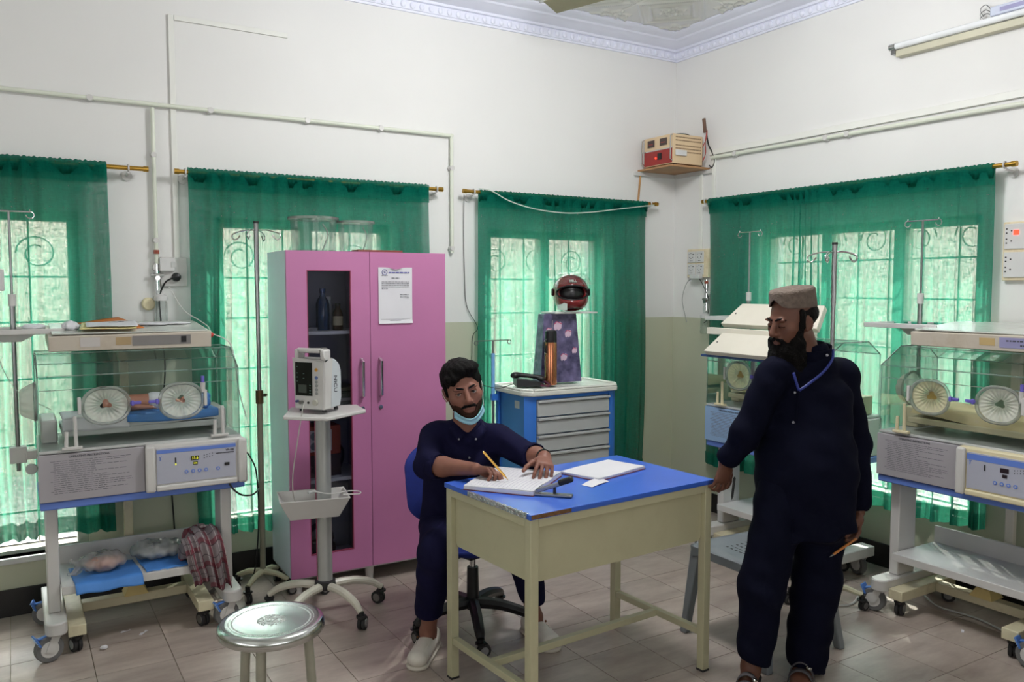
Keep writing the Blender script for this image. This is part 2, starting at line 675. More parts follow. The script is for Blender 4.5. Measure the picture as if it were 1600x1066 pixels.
# ================================================================== walls with window openings
ZP = 1.393
WIN_L = [(-5.05, -3.965), (-3.309, -2.281), (-1.607, -0.655)]
WIN_R = [(-2.292, -0.826)]
WZ0, WZ1 = 0.29, 1.995
WZR = 0.40
WT = 0.24
HC = 3.42

def wall(name, along, a0, a1, at, out, wins, z0w=WZ0, z1w=WZ1):
    """along: 'x' or 'y'; at: inner face coordinate; out: +1/-1 direction of thickness."""
    mb = MB()
    br = sorted(set([a0, a1] + [v for w in wins for v in w]))
    zs = sorted(set([-0.1, ZP, HC + 0.1] + ([z0w, z1w] if wins else [])))
    for p, q in zip(br[:-1], br[1:]):
        for zz0, zz1 in zip(zs[:-1], zs[1:]):
            mid, mz = (p + q) / 2, (zz0 + zz1) / 2
            if any(w[0] < mid < w[1] for w in wins) and z0w < mz < z1w:
                continue
            mb.slot = 1 if mz < ZP else 0
            lo, hi = (at, at + out * WT) if out > 0 else (at + out * WT, at)
            if along == 'x':
                mb.box(p, q, lo, hi, zz0, zz1)
            else:
                mb.box(lo, hi, p, q, zz0, zz1)
    return struct(mb.build(name, [M_wall_up, M_wall_lo]))

wall('wall_left', 'x', -7.6, 0.0 + WT, 0.0, 1, WIN_L)
wall('wall_right', 'y', -7.6, 0.0, 0.0, 1, WIN_R, WZR)
wall('wall_rear', 'x', -7.6, 0.0, -7.5, -1, [])
wall('wall_side', 'y', -7.5, 0.0, -7.5, -1, [])
struct(MB().box(-7.5, 0, -0.014, -0.0005, 0.0, 0.135).build('baseboard_left', M_black_stone, bevel=0.002))
struct(MB().box(-0.014, -0.0005, -7.5, -0.015, 0.0, 0.135).build('baseboard_right', M_black_stone, bevel=0.002))

# ---- windows: frame, mullions, iron grille with scrolls, panes
M_winframe = pm('window_frame_paint', (196, 196, 186), 0.4, var=0.04)
M_iron = pm('grille_iron', (176, 172, 164), 0.5, var=0.1)

def scroll_pts(c, r, turns=1.35, n=22, flip=1):
    out = []
    for i in range(n + 1):
        t = i / n
        a = turns * 2 * PI * t
        rr = r * (1 - 0.62 * t)
        out.append((c[0] + flip * rr * math.cos(a), c[1], c[2] + rr * math.sin(a)))
    return out

def window(idx, w, z0, z1, panels, M):
    """Built in a local frame: x along the wall, y outwards through the wall; M places it."""
    h = holder('window_%d' % idx)
    h.matrix_world = M
    fr = MB()
    fr.box(0, w, 0.05, 0.13, 0, 0.02); fr.box(0, w, 0.05, 0.13, z1 - z0 - 0.05, z1 - z0)
    fr.box(0, 0.05, 0.05, 0.13, 0.02, z1 - z0 - 0.05); fr.box(w - 0.05, w, 0.05, 0.13, 0.02, z1 - z0 - 0.05)
    fr.build('window_frame', M_winframe, h, bevel=0.004)
    H = z1 - z0
    pw = w / panels
    for k in range(1, panels):
        MB().box(k * pw - 0.035, k * pw + 0.035, 0.05, 0.13, 0.05, H - 0.05).build('mullion', M_winframe, h, bevel=0.004)
    for k in range(panels):
        MB().box(k * pw + 0.045, (k + 1) * pw - 0.045, 0.088, 0.092, 0.05, H - 0.05).build('pane', M_glass, h)
    nb = max(3, round(w / 0.20))
    for k in range(1, nb):
        x = w * k / nb
        MB().box(x - 0.0045, x + 0.0045, 0.17, 0.182, 0, H).build('grille_bar', M_iron, h)
    for z in (0.18, 0.52, 0.86, 1.15, 1.38):
        MB().box(0, w, 0.168, 0.184, z - 0.005, z + 0.005).build('grille_rail', M_iron, h)
    ns = max(2, round(w / 0.32))
    for k in range(ns):
        x = w * (k + 0.5) / ns
        MB().tube(scroll_pts((x, 0.176, 1.50), 0.095, flip=1 if k % 2 else -1), 0.0045, 6).build('grille_scroll', M_iron, h, smooth=True)
    MB().box(-0.02, w + 0.02, -0.02, WT + 0.05, -0.03, 0.0).build('window_sill', M_white, h, bevel=0.004)
    return h

for n, (a, b) in enumerate(WIN_L):
    window(n + 1, b - a, WZ0, WZ1, 2, Matrix.Translation((a, 0.0, WZ0)))
for n, (a, b) in enumerate(WIN_R):
    window(n + 4, b - a, WZR, WZ1, 3, Matrix.Translation((0.0, b, WZR)) @ Matrix.Rotation(-PI / 2, 4, 'Z'))

# ---- outdoors: yard, boundary walls, concrete sunshades over the windows
M_yard = pm('pale_concrete_yard', (205, 200, 188), 0.9, var=0.08, scale=1.2)
M_bound = pm('boundary_wall_plaster', (214, 204, 188), 0.9, var=0.06, scale=1.0)
struct(MB().box(-30, 30, -30, 30, -0.45, -0.35).build('ground_outside', M_yard))
struct(MB().box(-16, 9, 5.2, 5.45, -0.4, 3.3).build('wall_yard_far', M_bound))
struct(MB().box(6.4, 6.65, -14, 5.2, -0.4, 3.3).build('wall_yard_side', M_bound))
struct(MB().box(-7.8, 0.7, WT, WT + 0.15, 2.28, 2.36).build('trim_1', M_bound))
struct(MB().box(WT, WT + 0.15, -7.8, WT, 2.28, 2.36).build('trim_2', M_bound))

# ================================================================== ceiling, cornice
def relief(u, v):
    x, y = u - 0.5, v - 0.5
    dmd = abs(x) + abs(y)
    z = 0.0
    for r0, w in ((0.47, 0.018), (0.43, 0.012), (0.30, 0.014)):
        z += 0.012 * math.exp(-((dmd - r0) / w) ** 2)
    rad = math.hypot(x, y)
    ang = math.atan2(y, x)
    pet = 0.10 + 0.035 * math.cos(6 * ang)
    z += 0.014 * math.exp(-((rad - pet) / 0.018) ** 2) + 0.010 * math.exp(-(rad / 0.03) ** 2)
    for cx, cy in ((0.5, 0.5), (-0.5, 0.5), (0.5, -0.5), (-0.5, -0.5)):
        rr = math.hypot(x - cx, y - cy)
        an = math.atan2(y - cy, x - cx)
        z += 0.013 * math.exp(-((rr - 0.20 - 0.04 * math.cos(8 * an)) / 0.02) ** 2) + 0.012 * math.exp(-((rr - 0.10) / 0.016) ** 2)
    e = max(abs(x), abs(y))
    z -= 0.006 * math.exp(-((e - 0.5) / 0.006) ** 2)
    return -z

ceiling = struct(MB().box(-7.6, 0.1, -7.6, 0.1, HC + 0.002, HC + 0.1).build('ceiling', M_ceiling))
CT = 0.60
cme = None
for i in range(8):
    for j in range(8):
        loc = (-0.20 - (i + 1) * CT, -0.20 - (j + 1) * CT, HC)
        if cme is None:
            t0 = MB().sheet(lambda u, v: (u * CT, v * CT, relief(u, v)), 64, 64).build('ceiling_panel', M_ceiling, ceiling, smooth=True, angle=80, loc=loc)
            cme = t0.data
        else:
            put('ceiling_panel', cme, ceiling, loc)
cz = 3.272
prof = [(0.0, 0), (0.012, 0.0), (0.014, 0.012), (0.022, 0.014), (0.026, 0.060), (0.040, 0.064), (0.044, 0.078), (0.060, 0.082), (0.085, 0.098), (0.125, 0.108), (0.135, 0.118), (0.165, 0.122), (0.185, 0.136), (0.200, 0.140), (0.202, 0.150)]
path = [((-7.5, 0, cz), (0, -1, 0)), ((0, 0, cz), (-1, -1, 0)), ((0, -7.5, cz), (-1, 0, 0))]
cornice = struct(MB().sweep(prof, path).build('trim_3', M_cornice, smooth=True, angle=30))
dm = None
for side in (0, 1):
    for k in range(56 if side == 0 else 34):
        s = 0.035 + k * 0.062
        if dm is None:
            db = MB()
            db.ball((0, 0, 0), (0.018, 0.010, 0.021), 10, 6)
            o = db.build('dentil', M_cornice, cornice, smooth=True)
            dm = o.data
            o.location = (-s, -0.026, cz + 0.037)
        else:
            put('dentil', dm, cornice, (-s, -0.026, cz + 0.037) if side == 0 else (-0.026, -s, cz + 0.037), (0, 0, 0) if side == 0 else (0, 0, PI / 2))

# ================================================================== curtains
def curtain_material():
    m, nt, b = nodes_of('green_sheer_curtain')
    out = nt.nodes['Material Output']
    nt.nodes.remove(b)
    tc = nt.nodes.new('ShaderNodeTexCoord')
    def noise(sc, vec, det=2):
        mp = nt.nodes.new('ShaderNodeMapping')
        mp.inputs['Scale'].default_value = vec
        nt.links.new(tc.outputs['Object'], mp.inputs[0])
        nz = nt.nodes.new('ShaderNodeTexNoise')
        nz.inputs['Scale'].default_value = sc
        nz.inputs['Detail'].default_value = det
        nt.links.new(mp.outputs[0], nz.inputs['Vector'])
        return nz
    warp = noise(130, (1, 1, 0.25))
    weft = noise(130, (0.25, 0.25, 1))
    mul = nt.nodes.new('ShaderNodeMath')
    mul.operation = 'ADD'
    nt.links.new(warp.outputs['Fac'], mul.inputs[0])
    nt.links.new(weft.outputs['Fac'], mul.inputs[1])
    mr = nt.nodes.new('ShaderNodeMapRange')
    mr.inputs['From Min'].default_value = 0.65
    mr.inputs['From Max'].default_value = 1.35
    mr.inputs['To Min'].default_value = CURTAIN_OPEN[0]
    mr.inputs['To Max'].default_value = CURTAIN_OPEN[1]
    nt.links.new(mul.outputs[0], mr.inputs['Value'])
    big = noise(3.0, (1, 1, 0.5), 4)
    rp = nt.nodes.new('ShaderNodeValToRGB')
    rp.color_ramp.elements[0].position = 0.3
    rp.color_ramp.elements[1].position = 0.7
    rp.color_ramp.elements[0].color = s2l((6, 88, 74)) + (1,)
    rp.color_ramp.elements[1].color = s2l((14, 104, 88)) + (1,)
    nt.links.new(big.outputs['Fac'], rp.inputs[0])
    df = nt.nodes.new('ShaderNodeBsdfDiffuse')
    nt.links.new(rp.outputs[0], df.inputs[0])
    tl = nt.nodes.new('ShaderNodeBsdfTranslucent')
    tl.inputs[0].default_value = s2l((100, 214, 176)) + (1,)
    m1 = nt.nodes.new('ShaderNodeMixShader')
    m1.inputs[0].default_value = 0.24
    nt.links.new(df.outputs[0], m1.inputs[1])
    nt.links.new(tl.outputs[0], m1.inputs[2])
    tr = nt.nodes.new('ShaderNodeBsdfTransparent')
    m2 = nt.nodes.new('ShaderNodeMixShader')
    nt.links.new(mr.outputs[0], m2.inputs[0])
    nt.links.new(m1.outputs[0], m2.inputs[1])
    nt.links.new(tr.outputs[0], m2.inputs[2])
    nt.links.new(m2.outputs[0], out.inputs['Surface'])
    return m

CURTAIN_OPEN = (0.06, 0.32)
M_curtain = curtain_material()

def curtain(label, w, z0, z1, M, seed, sag=0.0, bunch=(), group='green curtains'):
    """Local frame: x along the rod, y towards the wall (the room is -y), z up."""
    r = random.Random(seed)
    t = thing('curtain', label, 'curtain', group=group)
    t.matrix_world = M
    # pleat positions: uneven spacing, tighter where cloth is bunched
    N = 260
    dens = []
    for i in range(N + 1):
        x = i / N
        d = 1.0 + 0.5 * math.sin(7 * x + seed) * math.sin(3 * x + 2 * seed)
        for bx, bw, ba in bunch:
            d += ba * math.exp(-((x - bx) / bw) ** 2)
        dens.append(max(0.25, d))
    cum = [0.0]
    for i in range(N):
        cum.append(cum[-1] + (dens[i] + dens[i + 1]) / 2)
    tot = cum[-1]
    npl = max(6, w / 0.115)
    ph = [c / tot * npl * 2 * PI for c in cum]
    p1, p2, p3 = r.random() * 6, r.random() * 6, r.random() * 6
    def off(u, v):
        i = u * N
        k = min(N - 1, int(i))
        p = ph[k] + (ph[k + 1] - ph[k]) * (i - k)
        amp = 0.007 + 0.021 * min(1.0, (1 - v) * 1.6)
        dd = min(2.2, dens[k])
        wave = math.sin(p + p1 + 0.5 * math.sin(3 * (1 - v) + p2)) + 0.45 * math.sin(2.3 * p + p3) * (1 - 0.5 * v)
        return amp * wave * (0.55 + 0.35 * dd) + 0.008 * math.sin(31 * u + 5 * v + seed)
    def pt(u, v):
        x = u * w + 0.012 * math.sin(5 * v + 3 * u + seed) * (1 - v)
        return (x, off(u, v), z0 + 0.012 * math.sin(9 * u + seed) * (1 - v) + (z1 - z0) * v)
    MB().sheet(pt, 240, 36).build('drape', M_curtain, t, smooth=True, angle=180)
    # sleeve gathered on the rod (double cloth) and hem
    def sl(u, v):
        a = v * 2 * PI
        x = u * w
        ruf = 0.0022 * math.sin(290 * u * w + seed) + 0.0018 * math.sin(171 * u * w)
        if v <= 0.001 or v >= 0.999:
            return (x, 0.006 * math.sin(90 * u * w), z1 - 0.055 + ruf)
        return (x, 0.021 * math.sin(a) * (1 + 6 * ruf), z1 + 0.018 - 0.036 * (0.5 - 0.5 * math.cos(a + PI)) + ruf)
    MB().sheet(sl, 420, 10).build('rod_pocket', M_curtain, t, smooth=True, angle=180)
    def band(u, v):
        x, y, z = pt(u, (0.09 - 0.12 * 0) * v * 0.5)
        return (x, y - 0.006, z + 0.002)
    MB().sheet(band, 240, 3).build('hem', M_curtain, t, smooth=True, angle=180)
    def top(u, v):
        x, y, z = pt(u, 1 - 0.048 * v)
        return (x, y - 0.010, z)
    MB().sheet(top, 240, 3).build('heading', M_curtain, t, smooth=True, angle=180)
    return t

CY = 0.085
def left_m(x):
    return Matrix.Translation((x, -CY, 0))
def right_m(y):
    return Matrix.Translation((-CY, y, 0)) @ Matrix.Rotation(-PI / 2, 4, 'Z')

curtain('green sheer curtain cut off by the frame edge, behind the papers on the lamp', 1.35, 0.385, 2.222, left_m(-5.19), 1, bunch=((0.72, 0.05, 1.6), (0.95, 0.05, 1.2)))
curtain('green sheer curtain hanging behind the pink cabinet', 1.38, 0.275, 2.222, left_m(-3.458), 2, bunch=((0.12, 0.06, 1.3),))
curtain('green sheer curtain behind the blue drawer trolley and helmet', 1.378, 0.28, 2.212, left_m(-1.7215), 3, bunch=((0.45, 0.07, 1.8), (0.62, 0.03, 0.8)))
curtain('wide green sheer curtain behind the standing bearded man', 1.95, 0.375, 2.214, right_m(-0.4385), 4, bunch=((0.40, 0.05, 2.4), (0.16, 0.03, 0.9), (0.46, 0.02, 1.2)))

def rod(label, x0, x1, M, brackets):
    t = thing('curtain_rod', label, 'curtain rod', group='brass curtain rods')
    t.matrix_world = M
    MB().cyl((x0, 0, 2.216), (x1, 0, 2.216), 0.0115, n=12).build('pole', M_brass, t, smooth=True)
    for x in (x0, x1):
        MB().cyl((x - 0.012, 0, 2.216), (x + 0.012, 0, 2.216), 0.0145, n=12).build('end_cap', M_brass, t, smooth=True)
    for x in brackets:
        b = MB()
        b.cyl((x, CY - 0.001, 2.185), (x, CY - 0.010, 2.185), 0.026, n=14)
        b.cyl((x, CY - 0.004, 2.188), (x, 0.0, 2.196), 0.007, n=8)
        b.tube([(x, 0.016 * math.cos(a), 2.216 + 0.016 * math.sin(a)) for a in [2 * PI * i / 12 for i in range(12)]], 0.0045, 6, closed=True)
        b.build('bracket', M_offwhite, t, smooth=True)
    return t

rod('brass curtain rod end sticking out above the wall socket, longest bare stretch', -5.3, -3.659, Matrix.Translation((0, -CY, 0)), (-5.25, -3.74))
rod('brass curtain rod above the pink cabinet', -3.512, -1.99, Matrix.Translation((0, -CY, 0)), (-3.47, -2.02))
rod('brass curtain rod above the helmet, reaching towards the room corner', -1.824, -0.254, Matrix.Translation((0, -CY, 0)), (-1.76, -0.31))
rod('brass curtain rod on the wall beside the corner shelf, over the incubators', 0.39, 2.485, Matrix.Translation((-CY, 0, 0)) @ Matrix.Rotation(-PI / 2, 4, 'Z'), (0.41, 2.44))

# ================================================================== pipes, trunking on the walls
def pipe_run(name, label, cat, pts, r, clips, n_out, mat, group=None):
    """pts: polyline; clips: list of points where a saddle clip holds the pipe; n_out: wall normal."""
    t = thing(name, label, cat, group=group)
    mb = MB()
    for a, b in zip(pts[:-1], pts[1:]):
        mb.cyl(a, b, r, n=12)
    for p in pts[1:-1]:
        mb.ball(p, r * 1.25, 10, 6)
    mb.build('pipe', mat, t, smooth=True)
    for c in clips:
        c = Vector(c)
        n = Vector(n_out)
        b = MB()
        b.cyl(c - n * r * 1.6, c + n * r * 1.15, r * 1.75, r * 1.4, n=12)
        b.build('clip', M_offwhite, t, smooth=True)
    return t

PO = -0.026
pipe_run('oxygen_pipe', 'thin pale oxygen pipe running level along the wall above the curtains', 'pipe',
         [(-5.6, PO, 2.553), (-1.885, PO, 2.560), (-1.885, PO, 1.83)], 0.011,
         [(-3.90, PO, 2.556), (-3.325, PO, 2.557), (-2.80, PO, 2.558), (-2.355, PO, 2.559), (-1.885, PO, 2.36), (-1.885, PO, 1.86)], (0, -1, 0), M_pipe)
pipe_run('oxygen_pipe', 'short upright pale pipe dropping to the oxygen outlet by the socket', 'pipe',
         [(-3.612, PO, 2.540), (-3.612, PO, 1.74)], 0.010, [(-3.612, PO, 2.30), (-3.612, PO, 1.86)], (0, -1, 0), M_pipe)
pipe_run('oxygen_pipe', 'thin pale green pipe sloping along the wall over the incubators', 'pipe',
         [(PO, -0.40, 2.525), (PO, -2.9, 2.508)], 0.012, [(PO, -0.62, 2.523), (PO, -1.35, 2.518), (PO, -1.50, 2.517)], (-1, 0, 0), M_pipe)
MB().box(-3.523, -3.495, -0.014, -0.0005, 1.74, 3.03).build('cable_trunking', M_trunk, bevel=0.002)
tag(bpy.data.objects['cable_trunking'], 'flat white upright cable trunking rising above the wall socket', 'trunking')
o = MB().box(-3.494, -2.90, -0.014, -0.0005, 3.004, 3.03).build('cable_trunking', M_trunk, bevel=0.002)
tag(o, 'flat white level trunking high on the wall, ending in mid wall', 'trunking')
o = MB().box(-0.020, -0.0005, -4.2, -0.372, 2.545, 2.583).build('cable_trunking', M_trunk, bevel=0.002)
tag(o, 'flat white cable trunking running level from the corner shelf', 'trunking')
o = MB().box(-0.018, -0.0005, -0.425, -0.398, 2.23, 2.5445).build('cable_trunking', M_trunk, bevel=0.002)
tag(o, 'short upright white trunking between the corner shelf and curtain rod', 'trunking')
o = MB().box(-0.014, -0.0005, -0.300, -0.272, 1.865, 2.46).build('cable_trunking', M_trunk, bevel=0.002)
tag(o, 'upright white trunking between the corner shelf and four-gang socket box', 'trunking')

# ================================================================== casters shared by the equipment
M_tyre = pm('grey_tyre', (104, 104, 104), 0.6, var=0.1)
def caster(parent, x, y, zt, r, brake=False, rot=0.0, twin=False, fork=None, name='caster', grey=False):
    """Swivel caster with its top plate at height zt; wheel radius r on the floor."""
    M = Matrix.Translation((x, y, 0)) @ Matrix.Rotation(rot, 4, 'Z')
    root = MB()
    fm = fork or M_offwhite
    off = r * 0.55
    root.add([], [])
    st = MB()
    st.cyl((0, 0, r * 1.7), (0, 0, zt), 0.013, n=10)
    st.cyl((0, 0, r * 2.0), (0, 0, r * 2.25), 0.024, n=14)
    wdt = r * 0.62
    if not twin:
        for s in (-1, 1):
            y0 = s * (wdt / 2 + 0.003)
            poly = [(-0.016, r * 2.12), (0.020, r * 2.12), (off + r * 0.28, r * 0.95), (off + r * 0.1, r * 0.75), (off - r * 0.25, r * 0.85)]
            st.prism(poly, min(y0, y0 + s * 0.005), max(y0, y0 + s * 0.005), Matrix.Rotation(PI / 2, 4, 'X'))
        st.box(-0.018, 0.024, -wdt / 2 - 0.006, wdt / 2 + 0.006, r * 2.05, r * 2.15)
    o = st.build(name, fm, parent, smooth=True, angle=40)
    o.matrix_local = M
    for s in ((-0.35, 0.35) if twin else (0,)):
        wb = MB()
        w2 = wdt / (2.6 if twin else 2)
        T = Matrix.Translation((off, s * wdt * 1.4, r)) @ Matrix.Rotation(PI / 2, 4, 'X')
        wb.lathe([(0.0, -w2), (r * 0.72, -w2), (r * 0.93, -w2), (r, -w2 * 0.6), (r, w2 * 0.6), (r * 0.93, w2), (r * 0.72, w2), (0.0, w2)], 22, T)
        wb.build('wheel', M_tyre if grey else M_rubber, o, smooth=True)
        hb = MB()
        hb.lathe([(0.0, -w2 - 0.002), (r * 0.60, -w2 - 0.0015), (r * 0.64, -w2 + 0.001), (r * 0.64, w2 - 0.001), (r * 0.60, w2 + 0.0015), (0.0, w2 + 0.002)], 18, T)
        hb.build('wheel_hub', M_offwhite if not twin else M_steel, o, smooth=True)
    if brake:
        pb = MB()
        pb.cbox((off + r * 0.80, 0, r * 1.75), (r * 0.14, r * 0.95, r * 0.85), (0, 0.45, 0))
        pb.cbox((off + r * 0.30, 0, r * 1.95), (r * 0.9, r * 0.35, r * 0.14), (0, 0.2, 0))
        ped = pb.build('brake_pedal', pm('brake_pedal_blue', (74, 118, 190), 0.5), o, bevel=0.003)
        rb = MB()
        for k in range(4):
            q = (k - 1.5) * r * 0.20
            rb.cbox((off + r * 0.80 + math.sin(0.45) * q + r * 0.085, 0, r * 1.75 + math.cos(0.45) * q), (0.004, r * 0.90, r * 0.07), (0, 0.45, 0))
        rb.build('pedal_ridges', pm('pedal_ridge_pale', (170, 196, 226), 0.5), o)
        part_label(ped, 'blue ridged brake pedal')
    return o

# ================================================================== infant incubator
M_port_sleeve = clear('port_sleeve', (0.92, 0.95, 0.92), 0.012, 0.4, milk=1.1, milkc=(246, 247, 238))
M_port_old = clear('port_sleeve_aged', (0.86, 0.86, 0.74), 0.012, 0.4, milk=1.1, milkc=(240, 232, 200))
M_port_rim = clear('port_rim', (0.92, 0.95, 0.93), 0.12, 0.1, milk=0.4, milkc=(225, 228, 222))
M_violet = pm('violet_latch', (104, 96, 188), 0.4)
M_sheet_print = pm('printed_panel_grey', (164, 160, 165), 0.55, var=0.03)
M_sheet_blue = pm('printed_panel_blue', (140, 170, 206), 0.5, var=0.03)
M_panel_face = pm('control_panel_grey', (172, 174, 188), 0.45, var=0.02)
M_mattress = pm('incubator_mattress_white', (226, 226, 222), 0.7, var=0.03, bump=0.1, bscale=14)
M_mattress_old = pm('incubator_mattress_foam', (212, 196, 150), 0.8, var=0.1)
M_chuck = pm('blue_disposable_sheet', (72, 132, 206), 0.6, var=0.10, scale=12, bump=0.25, bscale=22)
M_lcd = pm('display_window', (40, 44, 18), 0.3)
M_lcd_off = pm('display_window_off', (44, 34, 40), 0.3)
M_led = pm('display_digit', (230, 230, 60), 0.4, emit=(225, 225, 60), estr=0.7)
M_tray_grey = pm('tray_grey_plastic', (188, 190, 188), 0.4)

def print_row(parent, name, mat, x0, x1, z, h, y, seed):
    """A row of print too small to read, as word-long marks."""
    r = random.Random(seed)
    mb = MB()
    x = x0
    while x < x1:
        w = 0.006 + r.random() * 0.016
        mb.box(x, min(x1, x + w), y, y + 0.0003, z - h, z + h)
        x += w + 0.004
    o = mb.build(name, mat, parent)
    o['kind'] = 'stuff'
    return o

def sleeve_pts(cx, cz, y, rx, rz, hole, n, seed, dz=0.0):
    r = random.Random(seed)
    ph = [r.random() for _ in range(n)]
    def f(u, v):
        a = 2 * PI * u
        k = 1 - v * (1 - hole * (1 + 0.25 * math.sin(3 * a + seed)))
        pl = 0.0022 * math.sin(22 * a) * math.sin(PI * min(1, v * 1.05))
        return (cx + rx * k * math.cos(a), y + pl + 0.014 * v, cz + dz * v + rz * k * math.sin(a))
    return f

def incubator(label, center, rotz, aged, lit, group, blue_sheet=False, full=True):
    t = thing('infant_incubator', label, 'incubator', center, rotz, group)
    wht = M_offwhite
    mod = M_cream if aged else M_offwhite
    # stand
    for sx in (-1, 1):
        x = 0.357 if sx > 0 else -0.385
        fb = MB()
        poly = [(x - 0.043, 0.24), (x - 0.043, -0.26)] + [(x - 0.043 * math.cos(a), -0.26 - 0.043 * math.sin(a)) for a in [PI * i / 8 for i in range(1, 8)]] + [(x + 0.043, -0.26), (x + 0.043, 0.24)]
        fb.prism(poly, 0.115, 0.172)
        fb.build('foot_beam', wht, t, bevel=0.006)
        cb = MB()
        cb.box(x - 0.025, x + 0.025, -0.16, -0.02, 0.172, 0.665)
        cb.build('column', wht, t, bevel=0.006)
        caster(t, x, -0.255, 0.115, 0.058, brake=True, rot=PI + (0.25 if sx < 0 else 0.15), grey=True)
        caster(t, x, 0.19, 0.115, 0.056, brake=True, rot=PI - 0.2, grey=True)
    sh = MB()
    sh.box(-0.358, 0.330, -0.20, 0.14, 0.285, 0.300)
    sh.box(-0.358, 0.330, -0.215, -0.20, 0.262, 0.300)
    sh.build('shelf', wht, t, bevel=0.003)
    MB().box(-0.358, 0.330, 0.14, 0.155, 0.262, 0.385).build('shelf_back', wht, t, bevel=0.003)
    # chassis
    MB().box(-0.425, 0.425, -0.235, 0.235, 0.69, 0.90).build('chassis', wht, t, bevel=0.008)
    b = MB().box(-0.428, 0.430, -0.245, 0.238, 0.655, 0.6895).build('blue_band', M_blue_band, t, bevel=0.006)
    pan = MB().box(-0.43, -0.012, -0.256, -0.2355, 0.692, 0.898).build('instruction_panel', M_sheet_blue if blue_sheet else M_sheet_print, t, bevel=0.003)
    pr = MB()
    r = random.Random(3)
    z = 0.868
    k = 0
    while z > 0.722:
        x = -0.385 + (0.012 if k % 5 else 0.0)
        end = -0.065 - (r.random() * 0.16 if k % 3 else r.random() * 0.02)
        while x < end:
            w = 0.008 + r.random() * 0.022
            pr.box(x, min(end, x + w), -0.2566, -0.2562, z - 0.0012, z + 0.0012)
            x += w + 0.004
        z -= 0.0088
        k += 1
    pl = pr.build('small_print', pm('pale_print', (112, 110, 118), 0.6), pan)
    pl['kind'] = 'stuff'
    text('heading', 'OPERATING INSTRUCTIONS', 0.0125, M_ink, pan, face_m((-0.235, -0.2565, 0.884), (0, -1, 0)), bold=0.0002)
    # control module
    cm = MB()
    cm.box(-0.010, 0.425, -0.276, -0.2355, 0.690, 0.905)
    cm.build('control_module', mod, t, bevel=0.010, seg=3)
    for x in (0.006, 0.412):
        MB().box(x - 0.020, x + 0.022, -0.292, -0.270, 0.688, 0.90).build('module_end_cap', wht, t, bevel=0.010, seg=3)
    MB().box(0.030, 0.388, -0.290, -0.270, 0.690, 0.716).build('module_lip', mod, t, bevel=0.007, seg=3)
    fp = MB().box(0.034, 0.382, -0.281, -0.2755, 0.722, 0.884).build('control_panel', M_panel_face, t, bevel=0.001)
    MB().box(0.034, 0.382, -0.2822, -0.2812, 0.862 if not aged else 0.852, 0.878).build('panel_stripe', M_blue_band, fp)
    yy = -0.2822
    wd = 0.030
    lc = M_lcd if lit else M_lcd_off
    MB().box(0.180, 0.216, yy - 0.001, yy + 0.0008, 0.818, 0.838).build('temperature_display', lc, fp)
    MB().box(0.190, 0.210, yy - 0.001, yy + 0.0008, 0.797, 0.811).build('small_display', lc, fp)
    if lit:
        text('digits', '33.6', 0.0165, M_led, fp, face_m((0.198, yy - 0.0013, 0.828), (0, -1, 0)))
        text('digits', '0.36', 0.0095, M_led, fp, face_m((0.200, yy - 0.0013, 0.804), (0, -1, 0)))
    for bx in (0.160, 0.189, 0.217, 0.246, 0.300):
        bb = MB().cyl((bx, yy + 0.001, 0.768), (bx, yy - 0.0015, 0.768), 0.0085, n=18)
        bb.build('button', M_blue_band, fp, smooth=True)
        MB().cyl((bx, yy - 0.0012, 0.768), (bx, yy - 0.0019, 0.768), 0.0042, n=12).build('button_mark', M_panel_face, fp, smooth=True)
    MB().box(0.112, 0.117, yy - 0.001, yy + 0.0008, 0.812, 0.838).build('bar_gauge', M_black, fp)
    if lit:
        MB().box(0.112, 0.117, yy - 0.0012, yy + 0.0008, 0.803, 0.8115).build('bar_gauge_light', M_led, fp)
    ik = MB()
    for k in range(8):
        ik.box(0.238 + (k % 4) * 0.012, 0.241 + (k % 4) * 0.012, yy - 0.0004, yy, 0.822 + (k // 4) * 0.012 + (k % 4) * 0.002, 0.827 + (k // 4) * 0.012 + (k % 4) * 0.002)
    ik.build('indicator_marks', M_ink, fp)['kind'] = 'stuff'
    MB().box(0.330, 0.352, yy - 0.003, yy + 0.001, 0.778, 0.792).build('power_switch', M_black, fp, bevel=0.001)
    text('lettering', 'YP-100', 0.013, M_ink, fp, face_m((0.374, yy - 0.0003, 0.851), (0, -1, 0)), 'RIGHT', 0.0003)
    text('lettering', 'INFANT INCUBATOR', 0.0085, M_ink, fp, face_m((0.374, yy - 0.0003, 0.839), (0, -1, 0)), 'RIGHT', 0.0002)
    v = MB()
    v.prism([(-0.006, 0.010), (-0.003, 0.010), (0.0005, 0.0), (0.0, -0.010), (-0.0035, -0.010), (-0.002, 0.0)], 0, 0.0004, face_m((0.050, yy, 0.840), (0, -1, 0)))
    v.prism([(0.002, 0.010), (0.006, 0.010), (0.001, 0.001), (0.0, -0.002)], 0, 0.0004, face_m((0.050, yy, 0.840), (0, -1, 0)))
    v.build('emblem', M_blue_band, fp)
    # deck and interior
    MB().box(-0.425, 0.415, -0.25, 0.235, 0.9005, 0.915).build('deck_rim', M_tray_grey, t, bevel=0.004)
    inn = MB()
    inn.box(-0.33, 0.33, -0.17, 0.17, 0.955, 0.985)
    inn.build('bed_tray', M_tray_grey if not aged else M_cream, t, bevel=0.006)
    def mtop(u, v):
        x, y = -0.32 + 0.64 * u, -0.165 + 0.33 * v
        e = min(u, 1 - u, v, 1 - v)
        zz = 0.986 + 0.045 * min(1.0, e * 14) ** 0.5 + 0.004 * math.sin(9 * u + 4 * v)
        if aged:
            zz += 0.035 * (0.5 - u)
        return (x, y, zz)
    MB().sheet(mtop, 40, 24).build('mattress', M_mattress_old if aged else M_mattress, t, smooth=True, angle=60)
